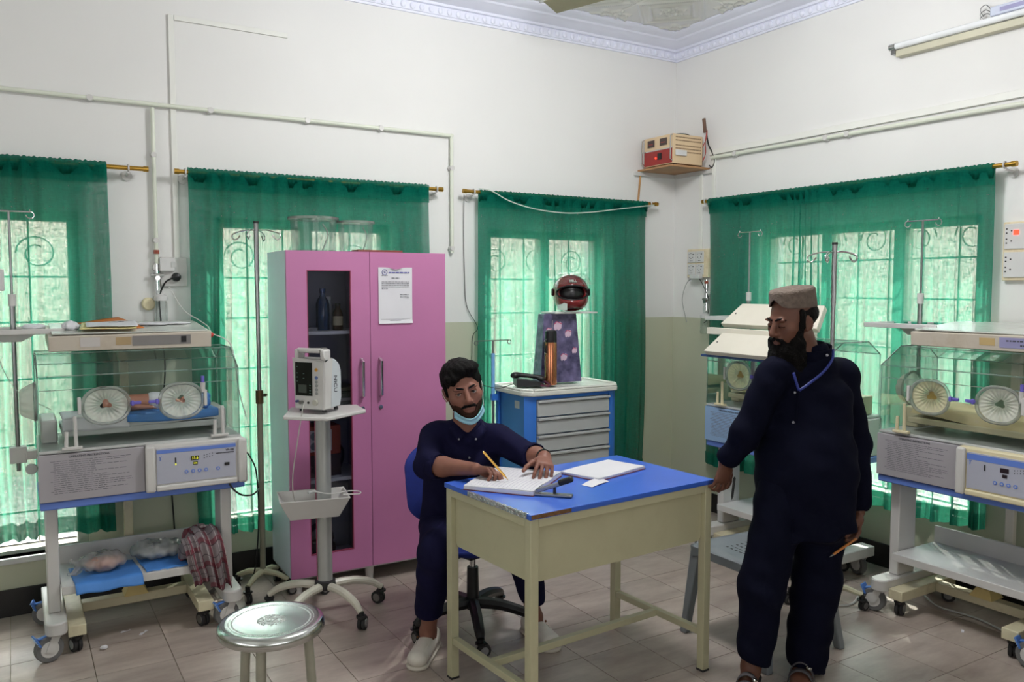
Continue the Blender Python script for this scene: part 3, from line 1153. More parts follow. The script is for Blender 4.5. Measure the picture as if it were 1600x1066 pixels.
    for x in (-0.375, 0.36):
        MB().box(x - 0.035, x + 0.03, -0.06, 0.20, 0.9155, 1.02).build('air_duct', M_offwhite if not aged else M_cream, t, bevel=0.008)
    # hood
    hd = bpy.data.objects.new('hood', None)
    COL.objects.link(hd)
    hd.parent = t
    hp = [(-0.250, 0.916), (-0.250, 1.235), (-0.095, 1.322), (0.12, 1.322), (0.225, 1.25), (0.225, 0.916)]
    X0, X1 = -0.422, 0.408
    th = 0.005
    for (a, b2), nm in zip(zip(hp[:-1], hp[1:]), ('front_pane', 'slanted_pane', 'roof_pane', 'rear_slanted_pane', 'rear_pane')):
        dy, dz = b2[0] - a[0], b2[1] - a[1]
        L = math.hypot(dy, dz)
        ny, nz = dz / L * th, -dy / L * th
        p = MB()
        p.add([(X0, a[0], a[1]), (X1, a[0], a[1]), (X1, b2[0], b2[1]), (X0, b2[0], b2[1])], [(0, 1, 2, 3)])
        p.build(nm, M_acrylic, hd)
        e = MB()
        e.tube([(X0, b2[0], b2[1]), (X1, b2[0], b2[1])], 0.0032, 6)
        if nm != 'rear_pane':
            e.build('pane_edge', M_acrylic_edge, hd, smooth=True)
    for x in (X0, X1):
        p = MB()
        p.add([(x, q[0], q[1]) for q in hp], [tuple(range(len(hp)))])
        p.build('end_pane', M_acrylic, hd)
        e = MB()
        e.tube([(x, q[0], q[1]) for q in hp], 0.0032, 6)
        e.build('pane_edge', M_acrylic_edge, hd, smooth=True)
    e = MB()
    e.tube([(X0, -0.252, 1.175), (X1, -0.252, 1.175)], 0.0022, 6)
    e.build('pane_edge', M_acrylic_edge, hd, smooth=True)
    # hand ports: clear door rim, pleated sleeve, violet latch
    for k, px in enumerate((-0.162, 0.150)):
        pz = 1.097 if not aged else 1.105
        n = 40
        rim = [(px + 0.093 * math.copysign(abs(math.cos(2 * PI * i / n)) ** 0.85, math.cos(2 * PI * i / n)), -0.262, pz + 0.079 * math.copysign(abs(math.sin(2 * PI * i / n)) ** 0.85, math.sin(2 * PI * i / n))) for i in range(n)]
        pd = MB().tube(rim, 0.0075, 8, closed=True).build('hand_port', M_port_rim, t, smooth=True)
        MB().sheet(sleeve_pts(px, pz, -0.258, 0.088, 0.075, 0.24 if k == 0 else 0.22, 30, 3 + k, 0.004), 132, 8).build('pleated_sleeve', M_port_old if (aged and k == 0) else M_port_sleeve, pd, smooth=True, angle=180)
        if aged and k == 0:
            MB().cyl((px, -0.2405, pz + 0.004), (px, -0.239, pz + 0.004), 0.028, n=20).build('sleeve_centre', pm('aged_amber_film', (190, 160, 84), 0.4), pd)
        sgn = 1 if k == 0 else -1
        lt = MB()
        lt.cbox((px + sgn * 0.118, -0.266, pz + 0.004), (0.046, 0.012, 0.014), (0, 0, 0))
        lt.cbox((px + sgn * 0.105, -0.270, pz + 0.004), (0.012, 0.012, 0.024), (0, 0, 0))
        part_label(lt.build('latch', M_violet, pd, bevel=0.003), 'violet latch tab')
        hg = MB()
        hg.cbox((px - sgn * 0.105, -0.262, pz + 0.006), (0.014, 0.014, 0.075))
        hg.build('hinge', M_offwhite, pd, bevel=0.003)
    # end port: rim with scalloped milky cuff bulging outwards
    ep = MB().tube([(X0 - 0.006, 0.02 + 0.085 * math.cos(2 * PI * i / 32), 1.10 + 0.085 * math.sin(2 * PI * i / 32)) for i in range(32)], 0.007, 8, closed=True).build('end_port', M_port_rim, t, smooth=True)
    def cuff(u, v):
        a = 2 * PI * u
        rr = 0.084 * (1 - 0.72 * v) * (1 + 0.05 * math.sin(11 * a) * math.sin(PI * v))
        return (X0 - 0.012 - 0.055 * math.sin(PI * 0.75 * v), 0.02 + rr * math.cos(a), 1.10 + rr * math.sin(a))
    MB().sheet(cuff, 88, 8).build('scalloped_cuff', M_port_sleeve, ep, smooth=True, angle=180)
    # white prong holders on the rim, iv tube port, corner catch
    for x in (-0.30, 0.315):
        pg = MB()
        pg.box(x - 0.040, x + 0.040, -0.272, -0.248, 0.9155, 0.928)
        pg.cyl((x - 0.022, -0.262, 0.926), (x - 0.020, -0.262, 0.995), 0.0085, 0.0075, n=10)
        pg.cyl((x + 0.016, -0.262, 0.926), (x + 0.014, -0.262, 1.060), 0.0085, 0.0075, n=10)
        pg.build('prong_holder', wht if not aged else M_cream, t, bevel=0.002)
    MB().cyl((0.245, -0.258, 1.175), (0.245, -0.258, 1.205), 0.008, n=10).build('violet_cap', M_violet, t, smooth=True)
    MB().cyl((0.245, -0.260, 1.13), (0.245, -0.260, 1.174), 0.010, 0.012, n=10).build('cap_socket', M_offwhite, t, smooth=True)
    # accessory pole with drip hooks and tray
    pole = MB()
    pole.cyl((-0.50, 0.18, 0.76), (-0.50, 0.18, 1.42), 0.0095, n=12)
    pole.cyl((-0.50, 0.18, 1.42), (-0.50, 0.18, 1.56), 0.0125, n=12)
    pole.cyl((-0.50, 0.18, 1.55), (-0.50, 0.18, 1.965), 0.0055, n=10)
    po = pole.build('accessory_pole', M_steel, t, smooth=True)
    MB().cyl((-0.50, 0.18, 1.53), (-0.50, 0.18, 1.585), 0.0165, n=12).build('pole_collar', M_offwhite, po, smooth=True)
    hk = MB()
    hk.tube([(-0.585, 0.18, 1.965), (-0.415, 0.18, 1.965)], 0.0035, 6)
    for s in (-1, 1):
        cx = -0.50 + s * 0.085
        hk.tube([(cx, 0.18, 1.965 + 0.012)] + [(cx + s * 0.016 * math.sin(a), 0.18, 1.951 - 0.016 * math.cos(a + PI)) for a in [PI * 1.5 * i / 10 for i in range(11)]], 0.003, 6)
    hk.build('drip_hook', M_chrome, po, smooth=True)
    cl = MB()
    cl.box(-0.535, -0.465, 0.15, 0.21, 0.80, 0.875)
    cl.box(-0.47, -0.424, 0.14, 0.20, 0.815, 0.855)
    cl.build('pole_clamp', M_offwhite, t, bevel=0.004)
    kn = MB()
    kn.lathe([(0.0, 0), (0.022, 0.0), (0.026, 0.008), (0.022, 0.018), (0, 0.02)], 12, Matrix.Translation((-0.45, 0.10, 0.78)) @ Matrix.Rotation(PI / 2, 4, 'X'))
    kn.build('side_knob', M_tray_grey, t, smooth=True)
    tr = MB()
    tr.box(-0.705, -0.30, 0.00, 0.30, 1.405, 1.418)
    tr.box(-0.705, -0.30, 0.00, 0.008, 1.418, 1.430)
    tr.box(-0.705, -0.30, 0.292, 0.30, 1.418, 1.430)
    tr.box(-0.705, -0.697, 0.008, 0.292, 1.418, 1.430)
    tr.build('tray', M_offwhite if not aged else M_white, t, bevel=0.003)
    bk = MB()
    bk.prism([(-0.60, 1.405), (-0.40, 1.405), (-0.47, 1.365), (-0.55, 1.365)], -0.21, -0.15, Matrix.Rotation(PI / 2, 4, 'X'))
    bk.build('tray_bracket', M_offwhite, t, bevel=0.003)
    return t

INC_L = (-3.7625, -0.40, 0)
INC_R = (-0.36, -2.585, 0)
INC_M = (-0.43, -1.47, 0)
incL = incubator('clear-hooded infant incubator with lit yellow display and bags on its lower shelf', INC_L, 0, False, True, 'infant incubators')
incR = incubator('infant incubator with dark display and aged cream control module, cut by the frame', INC_R, -PI / 2, True, False, 'infant incubators')
incM = incubator('infant incubator with blue printed panel, half hidden behind the standing man', INC_M, -PI / 2, True, False, 'infant incubators', blue_sheet=True)

# ================================================================== phototherapy lamps on wheeled stands
M_photo = pm('phototherapy_head_greige', (196, 186, 172), 0.5, var=0.06, dirt=(150, 128, 96), dscale=6, damt=0.5)
M_photo_top = pm('phototherapy_top_grey', (205, 208, 202), 0.25, var=0.05, dirt=(150, 140, 120), dscale=5, damt=0.3, coat=0.2)
M_photo_base = pm('phototherapy_base_cream', (204, 196, 166), 0.5, var=0.06, dirt=(120, 100, 70), dscale=9, damt=0.35)
M_photo_white = pm('phototherapy_white', (226, 220, 206), 0.45, var=0.04)
M_label_grey = pm('head_label_grey', (130, 126, 124), 0.5, var=0.1)
M_label_lav = pm('head_label_lavender', (148, 146, 184), 0.5, var=0.06)
M_bluetube = pm('blue_lamp_tubes', (60, 84, 130), 0.3)

def photo_base(t, cx=0.0):
    for x in (-0.305, 0.235):
        bm_ = MB()
        bm_.box(x - 0.036, x + 0.036, -0.26, 0.20, 0.085, 0.135)
        bm_.build('base_leg', M_photo_base, t, bevel=0.004)
        for y in (-0.225, 0.165):
            caster(t, x, y, 0.085, 0.034, rot=PI * 0.6 if y < 0 else 0.4, twin=True, fork=M_black)
    MB().box(-0.269, 0.199, 0.02, 0.08, 0.088, 0.132).build('cross_beam', M_photo_base, t, bevel=0.004)
    sk = MB()
    def fr(z, a):
        return [(-0.035 - a, 0.05 - a, z), (-0.035 + a, 0.05 - a, z), (-0.035 + a, 0.05 + a, z), (-0.035 - a, 0.05 + a, z)]
    sk.add(fr(0.132, 0.055) + fr(0.175, 0.032), [(0, 1, 5, 4), (1, 2, 6, 5), (2, 3, 7, 6), (3, 0, 4, 7), (4, 5, 6, 7), (3, 2, 1, 0)])
    sk.build('column_socket', pm('column_socket_yellowed', (214, 192, 130), 0.5), t, bevel=0.003)

def photo_flat(label, center, rotz, lav, group):
    t = thing('phototherapy_lamp', label, 'medical lamp', center, rotz, group)
    photo_base(t)
    up = MB()
    up.box(-0.056, -0.014, 0.232, 0.262, 0.30, 1.345)
    up.build('upright', M_photo_base if not lav else M_photo_white, t, bevel=0.004)
    lk = MB()
    lk.box(-0.055, -0.015, 0.03, 0.262, 0.175, 0.22)
    lk.box(-0.056, -0.014, 0.232, 0.262, 0.22, 0.30)
    lk.build('upright_foot', M_photo_base, t, bevel=0.003)
    hb = MB()
    hb.add([(-0.37, -0.10, 1.330), (0.32, -0.10, 1.328), (0.32, 0.30, 1.330), (-0.37, 0.30, 1.330), (-0.37, -0.10, 1.398), (0.32, -0.10, 1.404), (0.32, 0.30, 1.404), (-0.37, 0.30, 1.400)],
           [(0, 3, 2, 1), (4, 5, 6, 7), (0, 1, 5, 4), (1, 2, 6, 5), (2, 3, 7, 6), (3, 0, 4, 7)])
    hd = hb.build('lamp_head', M_photo, t, bevel=0.004)
    MB().box(-0.355, 0.305, -0.088, 0.288, 1.4045, 1.4105).build('top_plate', M_photo_top, t, bevel=0.002)
    MB().box(-0.33, 0.28, -0.06, 0.26, 1.326, 1.334).build('lamp_tubes', M_bluetube, hd)
    if lav:
        lb = MB().box(0.06, 0.30, -0.1022, -0.1002, 1.345, 1.392).build('name_plate', M_label_lav, hd)
        print_row(lb, 'small_print', M_ink, 0.09, 0.27, 1.377, 0.003, -0.1026, 7)
        print_row(lb, 'small_print', M_ink, 0.15, 0.24, 1.358, 0.0035, -0.1026, 8)
        MB().box(-0.03, 0.04, -0.1014, -0.1002, 1.352, 1.386).build('tape_patch', pm('old_tape', (196, 170, 120), 0.4), hd)
    else:
        MB().box(-0.03, 0.225, -0.1022, -0.1002, 1.347, 1.392).build('name_plate', M_label_grey, hd)
        MB().box(0.182, 0.205, -0.106, -0.1022, 1.357, 1.386).build('rocker_switch', M_black, hd, bevel=0.001)
        MB().box(-0.245, -0.165, -0.1014, -0.1002, 1.348, 1.390).build('paper_sticker', pm('grey_sticker', (196, 190, 186), 0.6), hd)
        MB().box(-0.10, -0.035, -0.1014, -0.1002, 1.352, 1.388).build('tape_patch', pm('brown_tape', (172, 148, 110), 0.4), hd)
    vn = MB()
    for k in range(64):
        x = -0.34 + k * 0.010
        vn.cyl((x, -0.078, 1.4103), (x, -0.078, 1.4109), 0.0024, n=6)
    vn.build('vent_holes', M_black, t)['kind'] = 'stuff'
    tilt = Matrix.Translation((0, -0.10, 1.37)) @ Matrix.Rotation(0.085, 4, 'X') @ Matrix.Translation((0, 0.10, -1.37))
    for ch in t.children:
        if ch.name.split('.')[0] in ('lamp_head', 'top_plate', 'vent_holes'):
            ch.matrix_local = tilt
    MB().ball((0.325, -0.07, 1.385), 0.013, 10, 8).build('red_plug', pm('red_plastic', (190, 40, 30), 0.4), t, smooth=True)
    return t

photoL = photo_flat('flat greige phototherapy lamp carrying papers, over the incubator with lit display', INC_L, 0, False, 'phototherapy lamps')
photoR = photo_flat('flat phototherapy lamp with lavender name plate, cut off by the frame', INC_R, -PI / 2, True, 'phototherapy lamps')

t = thing('phototherapy_lamp', 'white phototherapy lamp with two tilted panels behind the bearded man', 'medical lamp', INC_M, -PI / 2, 'phototherapy lamps')
photo_base(t)
MB().box(-0.076, -0.034, 0.232, 0.262, 0.22, 1.33).build('upright', M_photo_white, t, bevel=0.004)
MB().box(-0.055, -0.015, 0.03, 0.262, 0.175, 0.22).build('upright_foot', M_photo_base, t, bevel=0.003)
MB().box(-0.07, -0.04, -0.262, -0.242, 0.95, 1.335).build('front_stay', M_steel, t, bevel=0.003)
MB().box(-0.38, 0.37, -0.300, -0.262, 1.338, 1.378).build('cross_bar', M_photo_white, t, bevel=0.003)
MB().box(-0.076, -0.034, -0.262, 0.262, 1.33, 1.36).build('head_arm', M_photo_white, t, bevel=0.003)
def slab(name, p0, p1, x0, x1, taper, th, under):
    d = Vector((0, p1[0] - p0[0], p1[1] - p0[1]))
    n = Vector((1, 0, 0)).cross(d).normalized() * th
    vs = []
    for off in (Vector((0, 0, 0)), n):
        vs += [Vector((x0, p0[0], p0[1])) + off, Vector((x1, p0[0], p0[1])) + off, Vector((x1 - taper, p1[0], p1[1])) + off, Vector((x0 + taper, p1[0], p1[1])) + off]
    o = MB().add(vs, [(0, 1, 2, 3), (7, 6, 5, 4), (0, 4, 5, 1), (1, 5, 6, 2), (2, 6, 7, 3), (3, 7, 4, 0)]).build(name, M_photo_white, t, bevel=0.004)
    for x in (x0 + 0.06, x1 - 0.06):
        c = (Vector((x, p0[0], p0[1])) + d * 0.5)
        nn = n.normalized()
        MB().cyl(c + n - nn * 0.001 if under else c - nn * 0.001 * 0 + n, c + n + nn * 0.002, 0.005, n=8).build('screw', M_black, o)
    return o
slab('upper_panel', (-0.225, 1.377), (-0.10, 1.495), -0.32, 0.36, 0.05, 0.035, False)
slab('lower_panel', (-0.40, 1.225), (-0.300, 1.330), -0.28, 0.33, 0.05, 0.035, False)
MB().box(-0.34, 0.26, -0.385, -0.33, 1.212, 1.226).build('lamp_tubes', M_bluetube, t)

# ================================================================== free-standing drip stands
def drip_stand(label, loc, height, arms, rotz=0.0, foot=0.225):
    t = thing('drip_stand', label, 'drip stand', loc, rotz, 'drip stands')
    zc = 1.05
    p = MB()
    p.cyl((0, 0, 0.10), (0, 0, zc), 0.0155, n=14)
    p.build('outer_tube', pm('drip_tube_painted', (138, 136, 118), 0.4, 0.2, var=0.1), t, smooth=True)
    p = MB()
    p.cyl((0, 0, zc - 0.02), (0, 0, height - 0.30), 0.0105, n=12)
    p.cyl((0, 0, height - 0.30), (0, 0, height), 0.0125, n=12)
    p.build('inner_tube', M_steel, t, smooth=True)
    c = MB()
    c.cyl((0, 0, zc - 0.04), (0, 0, zc + 0.03), 0.020, n=14)
    c.cyl((0.018, 0, zc), (0.045, 0, zc), 0.008, n=8)
    c.build('height_clamp', pm('brown_clamp', (96, 76, 50), 0.4, 0.6), t, smooth=True)
    for k in range(arms):
        a = 0.55 + 2 * PI * k / arms
        d = Vector((math.cos(a), math.sin(a), 0))
        pts = [d * 0.01 + Vector((0, 0, height - 0.035)), d * 0.055 + Vector((0, 0, height - 0.035)), d * 0.10 + Vector((0, 0, height - 0.045)), d * 0.122 + Vector((0, 0, height - 0.055)), d * 0.126 + Vector((0, 0, height - 0.072)), d * 0.112 + Vector((0, 0, height - 0.084)), d * 0.095 + Vector((0, 0, height - 0.075)), d * 0.085 + Vector((0, 0, height - 0.06))]
        MB().tube(smooth_path(pts, 4), 0.0035, 7).build('drip_hook', M_chrome, t, smooth=True)
    MB().cyl((0, 0, height), (0, 0, height + 0.012), 0.0145, n=12).build('tube_cap', M_black, t, smooth=True)
    for k in range(4):
        a = 0.35 + PI / 2 * k
        d = Vector((math.cos(a), math.sin(a), 0))
        l = MB()
        l.tube([d * 0.01 + Vector((0, 0, 0.115)), d * foot * 0.55 + Vector((0, 0, 0.108)), d * foot + Vector((0, 0, 0.082))], [0.017, 0.015, 0.012], 8)
        l.build('base_leg', pm('drip_base_cream', (190, 186, 158), 0.45), t, smooth=True)
        caster(t, d.x * foot, d.y * foot, 0.085, 0.026, rot=a + 0.8, twin=True, fork=M_black)
    return t

drip_stand('tall drip stand with four chrome hooks beside the pink cabinet', (-3.175, -0.33, 0), 1.945, 4, 0.435, foot=0.15)
drip_stand('tall drip stand with chrome hooks rising behind the bearded man', (-0.80, -2.02, 0), 1.825, 5, 0.4, foot=0.17)

# ================================================================== pink cabinet
M_pink = pm('pink_laminate', (184, 116, 160), 0.4, var=0.04, scale=3, bump=0.03, bscale=60)
M_cab_side = pm('cabinet_pale_side', (214, 224, 234), 0.45, var=0.03)
M_cab_in = pm('cabinet_inside', (150, 150, 160), 0.6, var=0.03)
M_darkglass = clear('smoky_glass', (0.86, 0.87, 0.92), 0.09, 0.04)
cab = thing('medicine_cabinet', 'tall pink two-door cabinet with one glazed door and pale sides', 'cabinet', (-2.62, -0.305, 0), math.radians(-1.0))
cx0, cx1, cf, cb_, z0, z1 = -0.447, 0.447, -0.195, 0.185, 0.095, 1.805
MB().box(cx0, cx0 + 0.02, cf + 0.02, cb_, z0, z1).build('side_panel', M_cab_side, cab, bevel=0.001)
MB().box(cx1 - 0.02, cx1, cf + 0.02, cb_, z0, z1).build('side_panel', M_cab_side, cab, bevel=0.001)
MB().box(cx0 + 0.02, cx1 - 0.02, cb_ - 0.01, cb_, z0, z1).build('back_panel', M_cab_in, cab)
MB().box(cx0 + 0.02, cx1 - 0.02, cf + 0.02, cb_ - 0.01, z1 - 0.018, z1).build('top_panel', M_cab_side, cab)
MB().box(cx0 + 0.02, cx1 - 0.02, cf + 0.02, cb_ - 0.01, z0, z0 + 0.018).build('bottom_panel', M_cab_side, cab)
MB().box(-0.009, 0.009, cf + 0.03, cb_ - 0.01, z0 + 0.018, z1 - 0.018).build('divider', M_cab_in, cab)
SH = (0.595, 0.985, 1.385)
for z in SH:
    MB().box(cx0 + 0.02, -0.009, cf + 0.045, cb_ - 0.01, z - 0.018, z).build('shelf', pm('cabinet_shelf_white', (205, 206, 208), 0.5), cab)
# glazed door as a frame
dl = MB()
wx0, wx1, wz0, wz1 = -0.342, -0.106, 0.205, 1.705
dx0, dx1 = cx0, -0.0015
dl.box(dx0, wx0, cf, cf + 0.018, z0, z1); dl.box(wx1, dx1, cf, cf + 0.018, z0, z1)
dl.box(wx0, wx1, cf, cf + 0.018, z0, wz0); dl.box(wx0, wx1, cf, cf + 0.018, wz1, z1)
door1 = dl.build('door', M_pink, cab)
MB().box(wx0 - 0.006, wx1 + 0.006, cf + 0.0185, cf + 0.0215, wz0 - 0.006, wz1 + 0.006).build('glass_pane', M_darkglass, door1)
rb = MB()
rb.box(wx0, wx0 + 0.004, cf - 0.001, cf + 0.017, wz0, wz1); rb.box(wx1 - 0.004, wx1, cf - 0.001, cf + 0.017, wz0, wz1)
rb.box(wx0 + 0.004, wx1 - 0.004, cf - 0.001, cf + 0.017, wz0, wz0 + 0.004); rb.box(wx0 + 0.004, wx1 - 0.004, cf - 0.001, cf + 0.017, wz1 - 0.004, wz1)
rb.build('glazing_bead', pm('dark_pink_bead', (140, 56, 84), 0.4), door1)
door2 = MB().box(0.0015, cx1, cf, cf + 0.018, z0, z1).build('door', M_pink, cab, bevel=0.001)
for d, x in ((door1, -0.052), (door2, 0.052)):
    h = MB()
    h.tube([(x, cf, 1.025), (x, cf - 0.028, 1.035), (x, cf - 0.030, 1.22), (x, cf, 1.232)], 0.0085, 8)
    part_label(h.build('handle', M_chrome, d, smooth=True), 'chrome bar handle')
    MB().cyl((x + 0.002, cf, 0.967), (x + 0.002, cf - 0.006, 0.967), 0.011, n=16).build('lock', M_chrome, d, smooth=True)
MB().box(cx0 + 0.01, cx1 - 0.01, cf + 0.03, cb_ - 0.02, 0.078, 0.0945).build('plinth', M_white, cab)
for x in (cx0 + 0.05, 0.0, cx1 - 0.05):
    for y in (cf + 0.06, cb_ - 0.05):
        MB().cyl((x, y, 0.0), (x, y, 0.078), 0.02, 0.026, n=12).build('foot', M_offwhite, cab, smooth=True)

CAB = cab.matrix_world
def cabp(x, y, z):
    a = math.radians(-1.0)
    return (-2.62 + x * math.cos(a) - y * math.sin(a), -0.305 + x * math.sin(a) + y * math.cos(a), z)

# notice taped on the door
nt_ = thing('notice', 'white printed notice taped to the plain pink door', 'paper', cabp(0.145, cf - 0.002, 1.572), math.radians(-1.0))
def npf(u, v):
    z = -0.152 + 0.304 * v
    curl = 0.010 * max(0, v - 0.93) / 0.07 * math.exp(-((u - 0.5) / 0.22) ** 2) + 0.006 * max(0, 0.06 - v) / 0.06
    return (-0.098 + 0.196 * u, -0.001 - curl - 0.0015 * math.sin(5 * u + 3 * v) ** 2, z - (0.012 * math.exp(-((u - 0.5) / 0.16) ** 2) if v > 0.985 else 0))
MB().sheet(npf, 24, 32).build('paper_sheet', M_paper, nt_, smooth=True, angle=180)
ink2 = pm('letterhead_ink', (62, 62, 150), 0.6)
lg = MB().tube([(-0.063 + 0.0145 * math.cos(2 * PI * i / 24), -0.0042, 0.126 + 0.0145 * math.sin(2 * PI * i / 24)) for i in range(24)], 0.0013, 5, closed=True)
lg.tube([(-0.067, -0.0042, 0.131), (-0.062, -0.0042, 0.122), (-0.057, -0.0042, 0.126)], 0.0013, 5)
lg.build('letterhead_emblem', ink2, nt_, smooth=True)
print_row(nt_, 'letterhead', ink2, -0.040, 0.080, 0.124, 0.0026, -0.0055, 5)
print_row(nt_, 'subject_line', M_ink, -0.024, 0.024, 0.094, 0.002, -0.0045, 6)
lines = MB()
r = random.Random(5)
for k, z in enumerate((0.108, 0.073, 0.064, 0.055, 0.046, 0.037, 0.004, -0.004, -0.012)):
    a, b = (-0.08, 0.082) if 1 <= k <= 4 else ((-0.08, -0.045) if k in (0, 5) else (0.025, 0.078))
    x = a
    while x < b:
        w = 0.004 + r.random() * 0.013
        lines.box(x, min(b, x + w), -0.0043, -0.004, z - 0.0012, z + 0.0012)
        x += w + 0.003
lines.box(-0.085, 0.085, -0.0043, -0.004, -0.129, -0.1283)
lines.box(-0.035, 0.03, -0.0043, -0.004, -0.137, -0.134)
lines.build('small_print', M_ink, nt_)['kind'] = 'stuff'

# things on the shelves behind the glass
def bottle(label, x, y, z, r, h, mat, capm, lab=None, neck=0.4):
    t = thing('bottle', label, 'bottle', cabp(x, y, z), 0, 'bottles in the cabinet')
    MB().lathe([(0, 0), (r * 0.94, 0.0), (r, h * 0.03), (r, h * 0.62), (r * 0.85, h * 0.72), (r * neck, h * 0.82), (r * neck, h * 0.92), (0, h * 0.92)], 18).build('bottle_body', mat, t, smooth=True)
    MB().lathe([(0, h * 0.9), (r * neck * 1.15, h * 0.9), (r * neck * 1.15, h), (0, h)], 14).build('bottle_cap', capm, t, smooth=True)
    if lab:
        MB().lathe([(r * 1.01, h * 0.18), (r * 1.01, h * 0.52)], 18).build('bottle_label', lab, t, smooth=True)
    return t
M_bluebottle = clear('blue_bottle_plastic', (0.42, 0.58, 0.80), 0.12, 0.08, milk=0.12, milkc=(110, 150, 210))
bottle('blue clear water bottle on the top cabinet shelf', -0.215, -0.05, SH[2], 0.036, 0.225, M_bluebottle, M_bluebottle)
bottle('brown medicine bottle with cream label on the top cabinet shelf', -0.135, -0.06, SH[2], 0.027, 0.145, pm('brown_bottle', (56, 34, 24), 0.2), M_black, pm('cream_label', (190, 180, 150), 0.6), 0.5)
bottle('white plastic bottle at the back of the top cabinet shelf', -0.155, 0.04, SH[2], 0.024, 0.18, pm('white_bottle', (190, 190, 196), 0.4), M_white, None, 0.5)
o = MB().box(-0.33, -0.25, -0.06, 0.06, 0.0, 0.016).build('leaflet', pm('grey_leaflets', (120, 122, 128), 0.6), loc=cabp(0, 0, SH[2]))
tag(o, 'thin grey leaflets lying on the top cabinet shelf', 'paper')
# folders on the middle shelf
fc = [(150, 150, 140), (186, 184, 178), (110, 116, 96), (84, 92, 70), (122, 120, 92)]
fz = 0.0
for k, c in enumerate(fc):
    h_ = 0.014 + 0.004 * (k % 3)
    o = MB().cbox((-0.155 + 0.008 * ((k * 7) % 3), 0.0, h_ / 2), (0.24 - 0.008 * k, 0.22, h_), (0, 0, 0.05 * ((k % 3) - 1))).build('folder', pm('folder_%d' % k, c, 0.6), loc=cabp(0, 0, SH[1] + fz), bevel=0.003)
    fz += h_ + 0.001
    tag(o, ['pale grey folder at the bottom of the pile behind the glass', 'white folder second from the bottom of the cabinet pile', 'grey-green folder in the middle of the cabinet pile', 'dark green folder second from the top of the cabinet pile', 'olive folder on top of the pile behind the glass'][k], 'folder', 'folders in the cabinet')
bx = thing('carton', 'brown carton with a white picture label on the lower cabinet shelf', 'box', cabp(-0.235, -0.045, SH[0]))
MB().box(-0.095, 0.095, -0.05, 0.09, 0.12, 0.275).build('carton_body', pm('brown_carton', (140, 62, 40), 0.7), bx, bevel=0.002)
MB().box(-0.095, 0.095, -0.05, 0.09, 0.0, 0.119).build('carton_lower_half', pm('dark_carton', (60, 44, 44), 0.7), bx, bevel=0.002)
lb = MB().box(-0.085, 0.045, -0.0515, -0.0502, 0.14, 0.255).build('carton_label', pm('carton_label_white', (190, 186, 186), 0.6), bx)
for i in range(2):
    for j in range(2):
        MB().cyl((-0.053 + i * 0.062, -0.0515, 0.17 + j * 0.055), (-0.053 + i * 0.062, -0.0522, 0.17 + j * 0.055), 0.021, n=16).build('label_picture', pm('label_picture_grey', (110, 120, 124), 0.6), lb)
bt = thing('tubing_coil', 'coiled dark tubing and cables at the bottom of the cabinet', 'tubing', cabp(-0.24, -0.02, 0.113))
pts = [(0.075 * math.cos(a) * (1 - 0.012 * a), 0.02 * math.sin(a * 0.5), 0.11 + 0.095 * math.sin(a)) for a in [i * 0.35 for i in range(56)]]
MB().tube(pts, 0.007, 6).build('coil', pm('dark_tubing', (60, 62, 66), 0.4), bt, smooth=True)
MB().ball((0.0, 0.02, 0.06), (0.10, 0.05, 0.06), 14, 8).build('tubing_bundle', M_black, bt, smooth=True)
wt = thing('cable_bundle', 'black cables with a shiny lens lying on the lower cabinet shelf', 'cable', cabp(-0.16, -0.06, SH[0]))
MB().tube(smooth_path([(-0.12, 0, 0.02), (-0.05, -0.02, 0.035), (0.02, 0.0, 0.03), (0.05, 0.02, 0.12), (0.0, 0.03, 0.19)], 6), 0.008, 7).build('cable_loop', M_black, wt, smooth=True)
MB().lathe([(0, 0), (0.022, 0.0), (0.026, 0.02), (0.018, 0.03), (0, 0.03)], 14, Matrix.Translation((-0.10, -0.05, 0.03)) @ Matrix.Rotation(PI / 2, 4, 'X')).build('lens_ring', M_chrome, wt, smooth=True)

# clear oxygen hoods on top
def bucket(label, x, y, r, h, group='clear hoods on the cabinet'):
    t = thing('oxygen_hood', label, 'container', cabp(x, y, z1 + 0.001), 0, group)
    MB().lathe([(r * 0.90, 0.002), (r * 0.93, h * 0.5), (r * 0.965, h * 0.93)], 36).build('cylinder_wall', M_bucket, t, smooth=True)
    MB().lathe([(r * 0.965, h * 0.925), (r * 1.06, h * 0.93), (r * 1.06, h), (r * 0.94, h), (r * 0.94, h * 0.93)], 36).build('rim', M_port_rim, t, smooth=True)
    MB().lathe([(r * 0.90, 0.0), (r * 0.925, 0.0), (r * 0.925, 0.008), (r * 0.90, 0.008)], 36).build('lower_edge', M_acrylic_edge, t, smooth=True)
    MB().tube(smooth_path([(r * 0.2, -r * 0.5, 0.004), (r * 0.45, -r * 0.5, h * 0.5), (r * 0.2, -r * 0.6, h * 0.8)], 6), 0.004, 6).build('hose', M_port_rim, t, smooth=True)
    return t
bucket('wider clear plastic cylinder standing on top of the pink cabinet', -0.24, 0.01, 0.128, 0.185)
bucket('narrower clear plastic cylinder on top of the pink cabinet', 0.005, 0.03, 0.100, 0.175)
o = MB().box(-0.13, 0.13, -0.05, 0.05, 0, 0.012).build('flat_box', pm('flat_box_maroon', (120, 52, 44), 0.6), loc=cabp(0.08, -0.10, z1 + 0.001), bevel=0.002)
tag(o, 'thin flat maroon box lying on top of the pink cabinet', 'box')

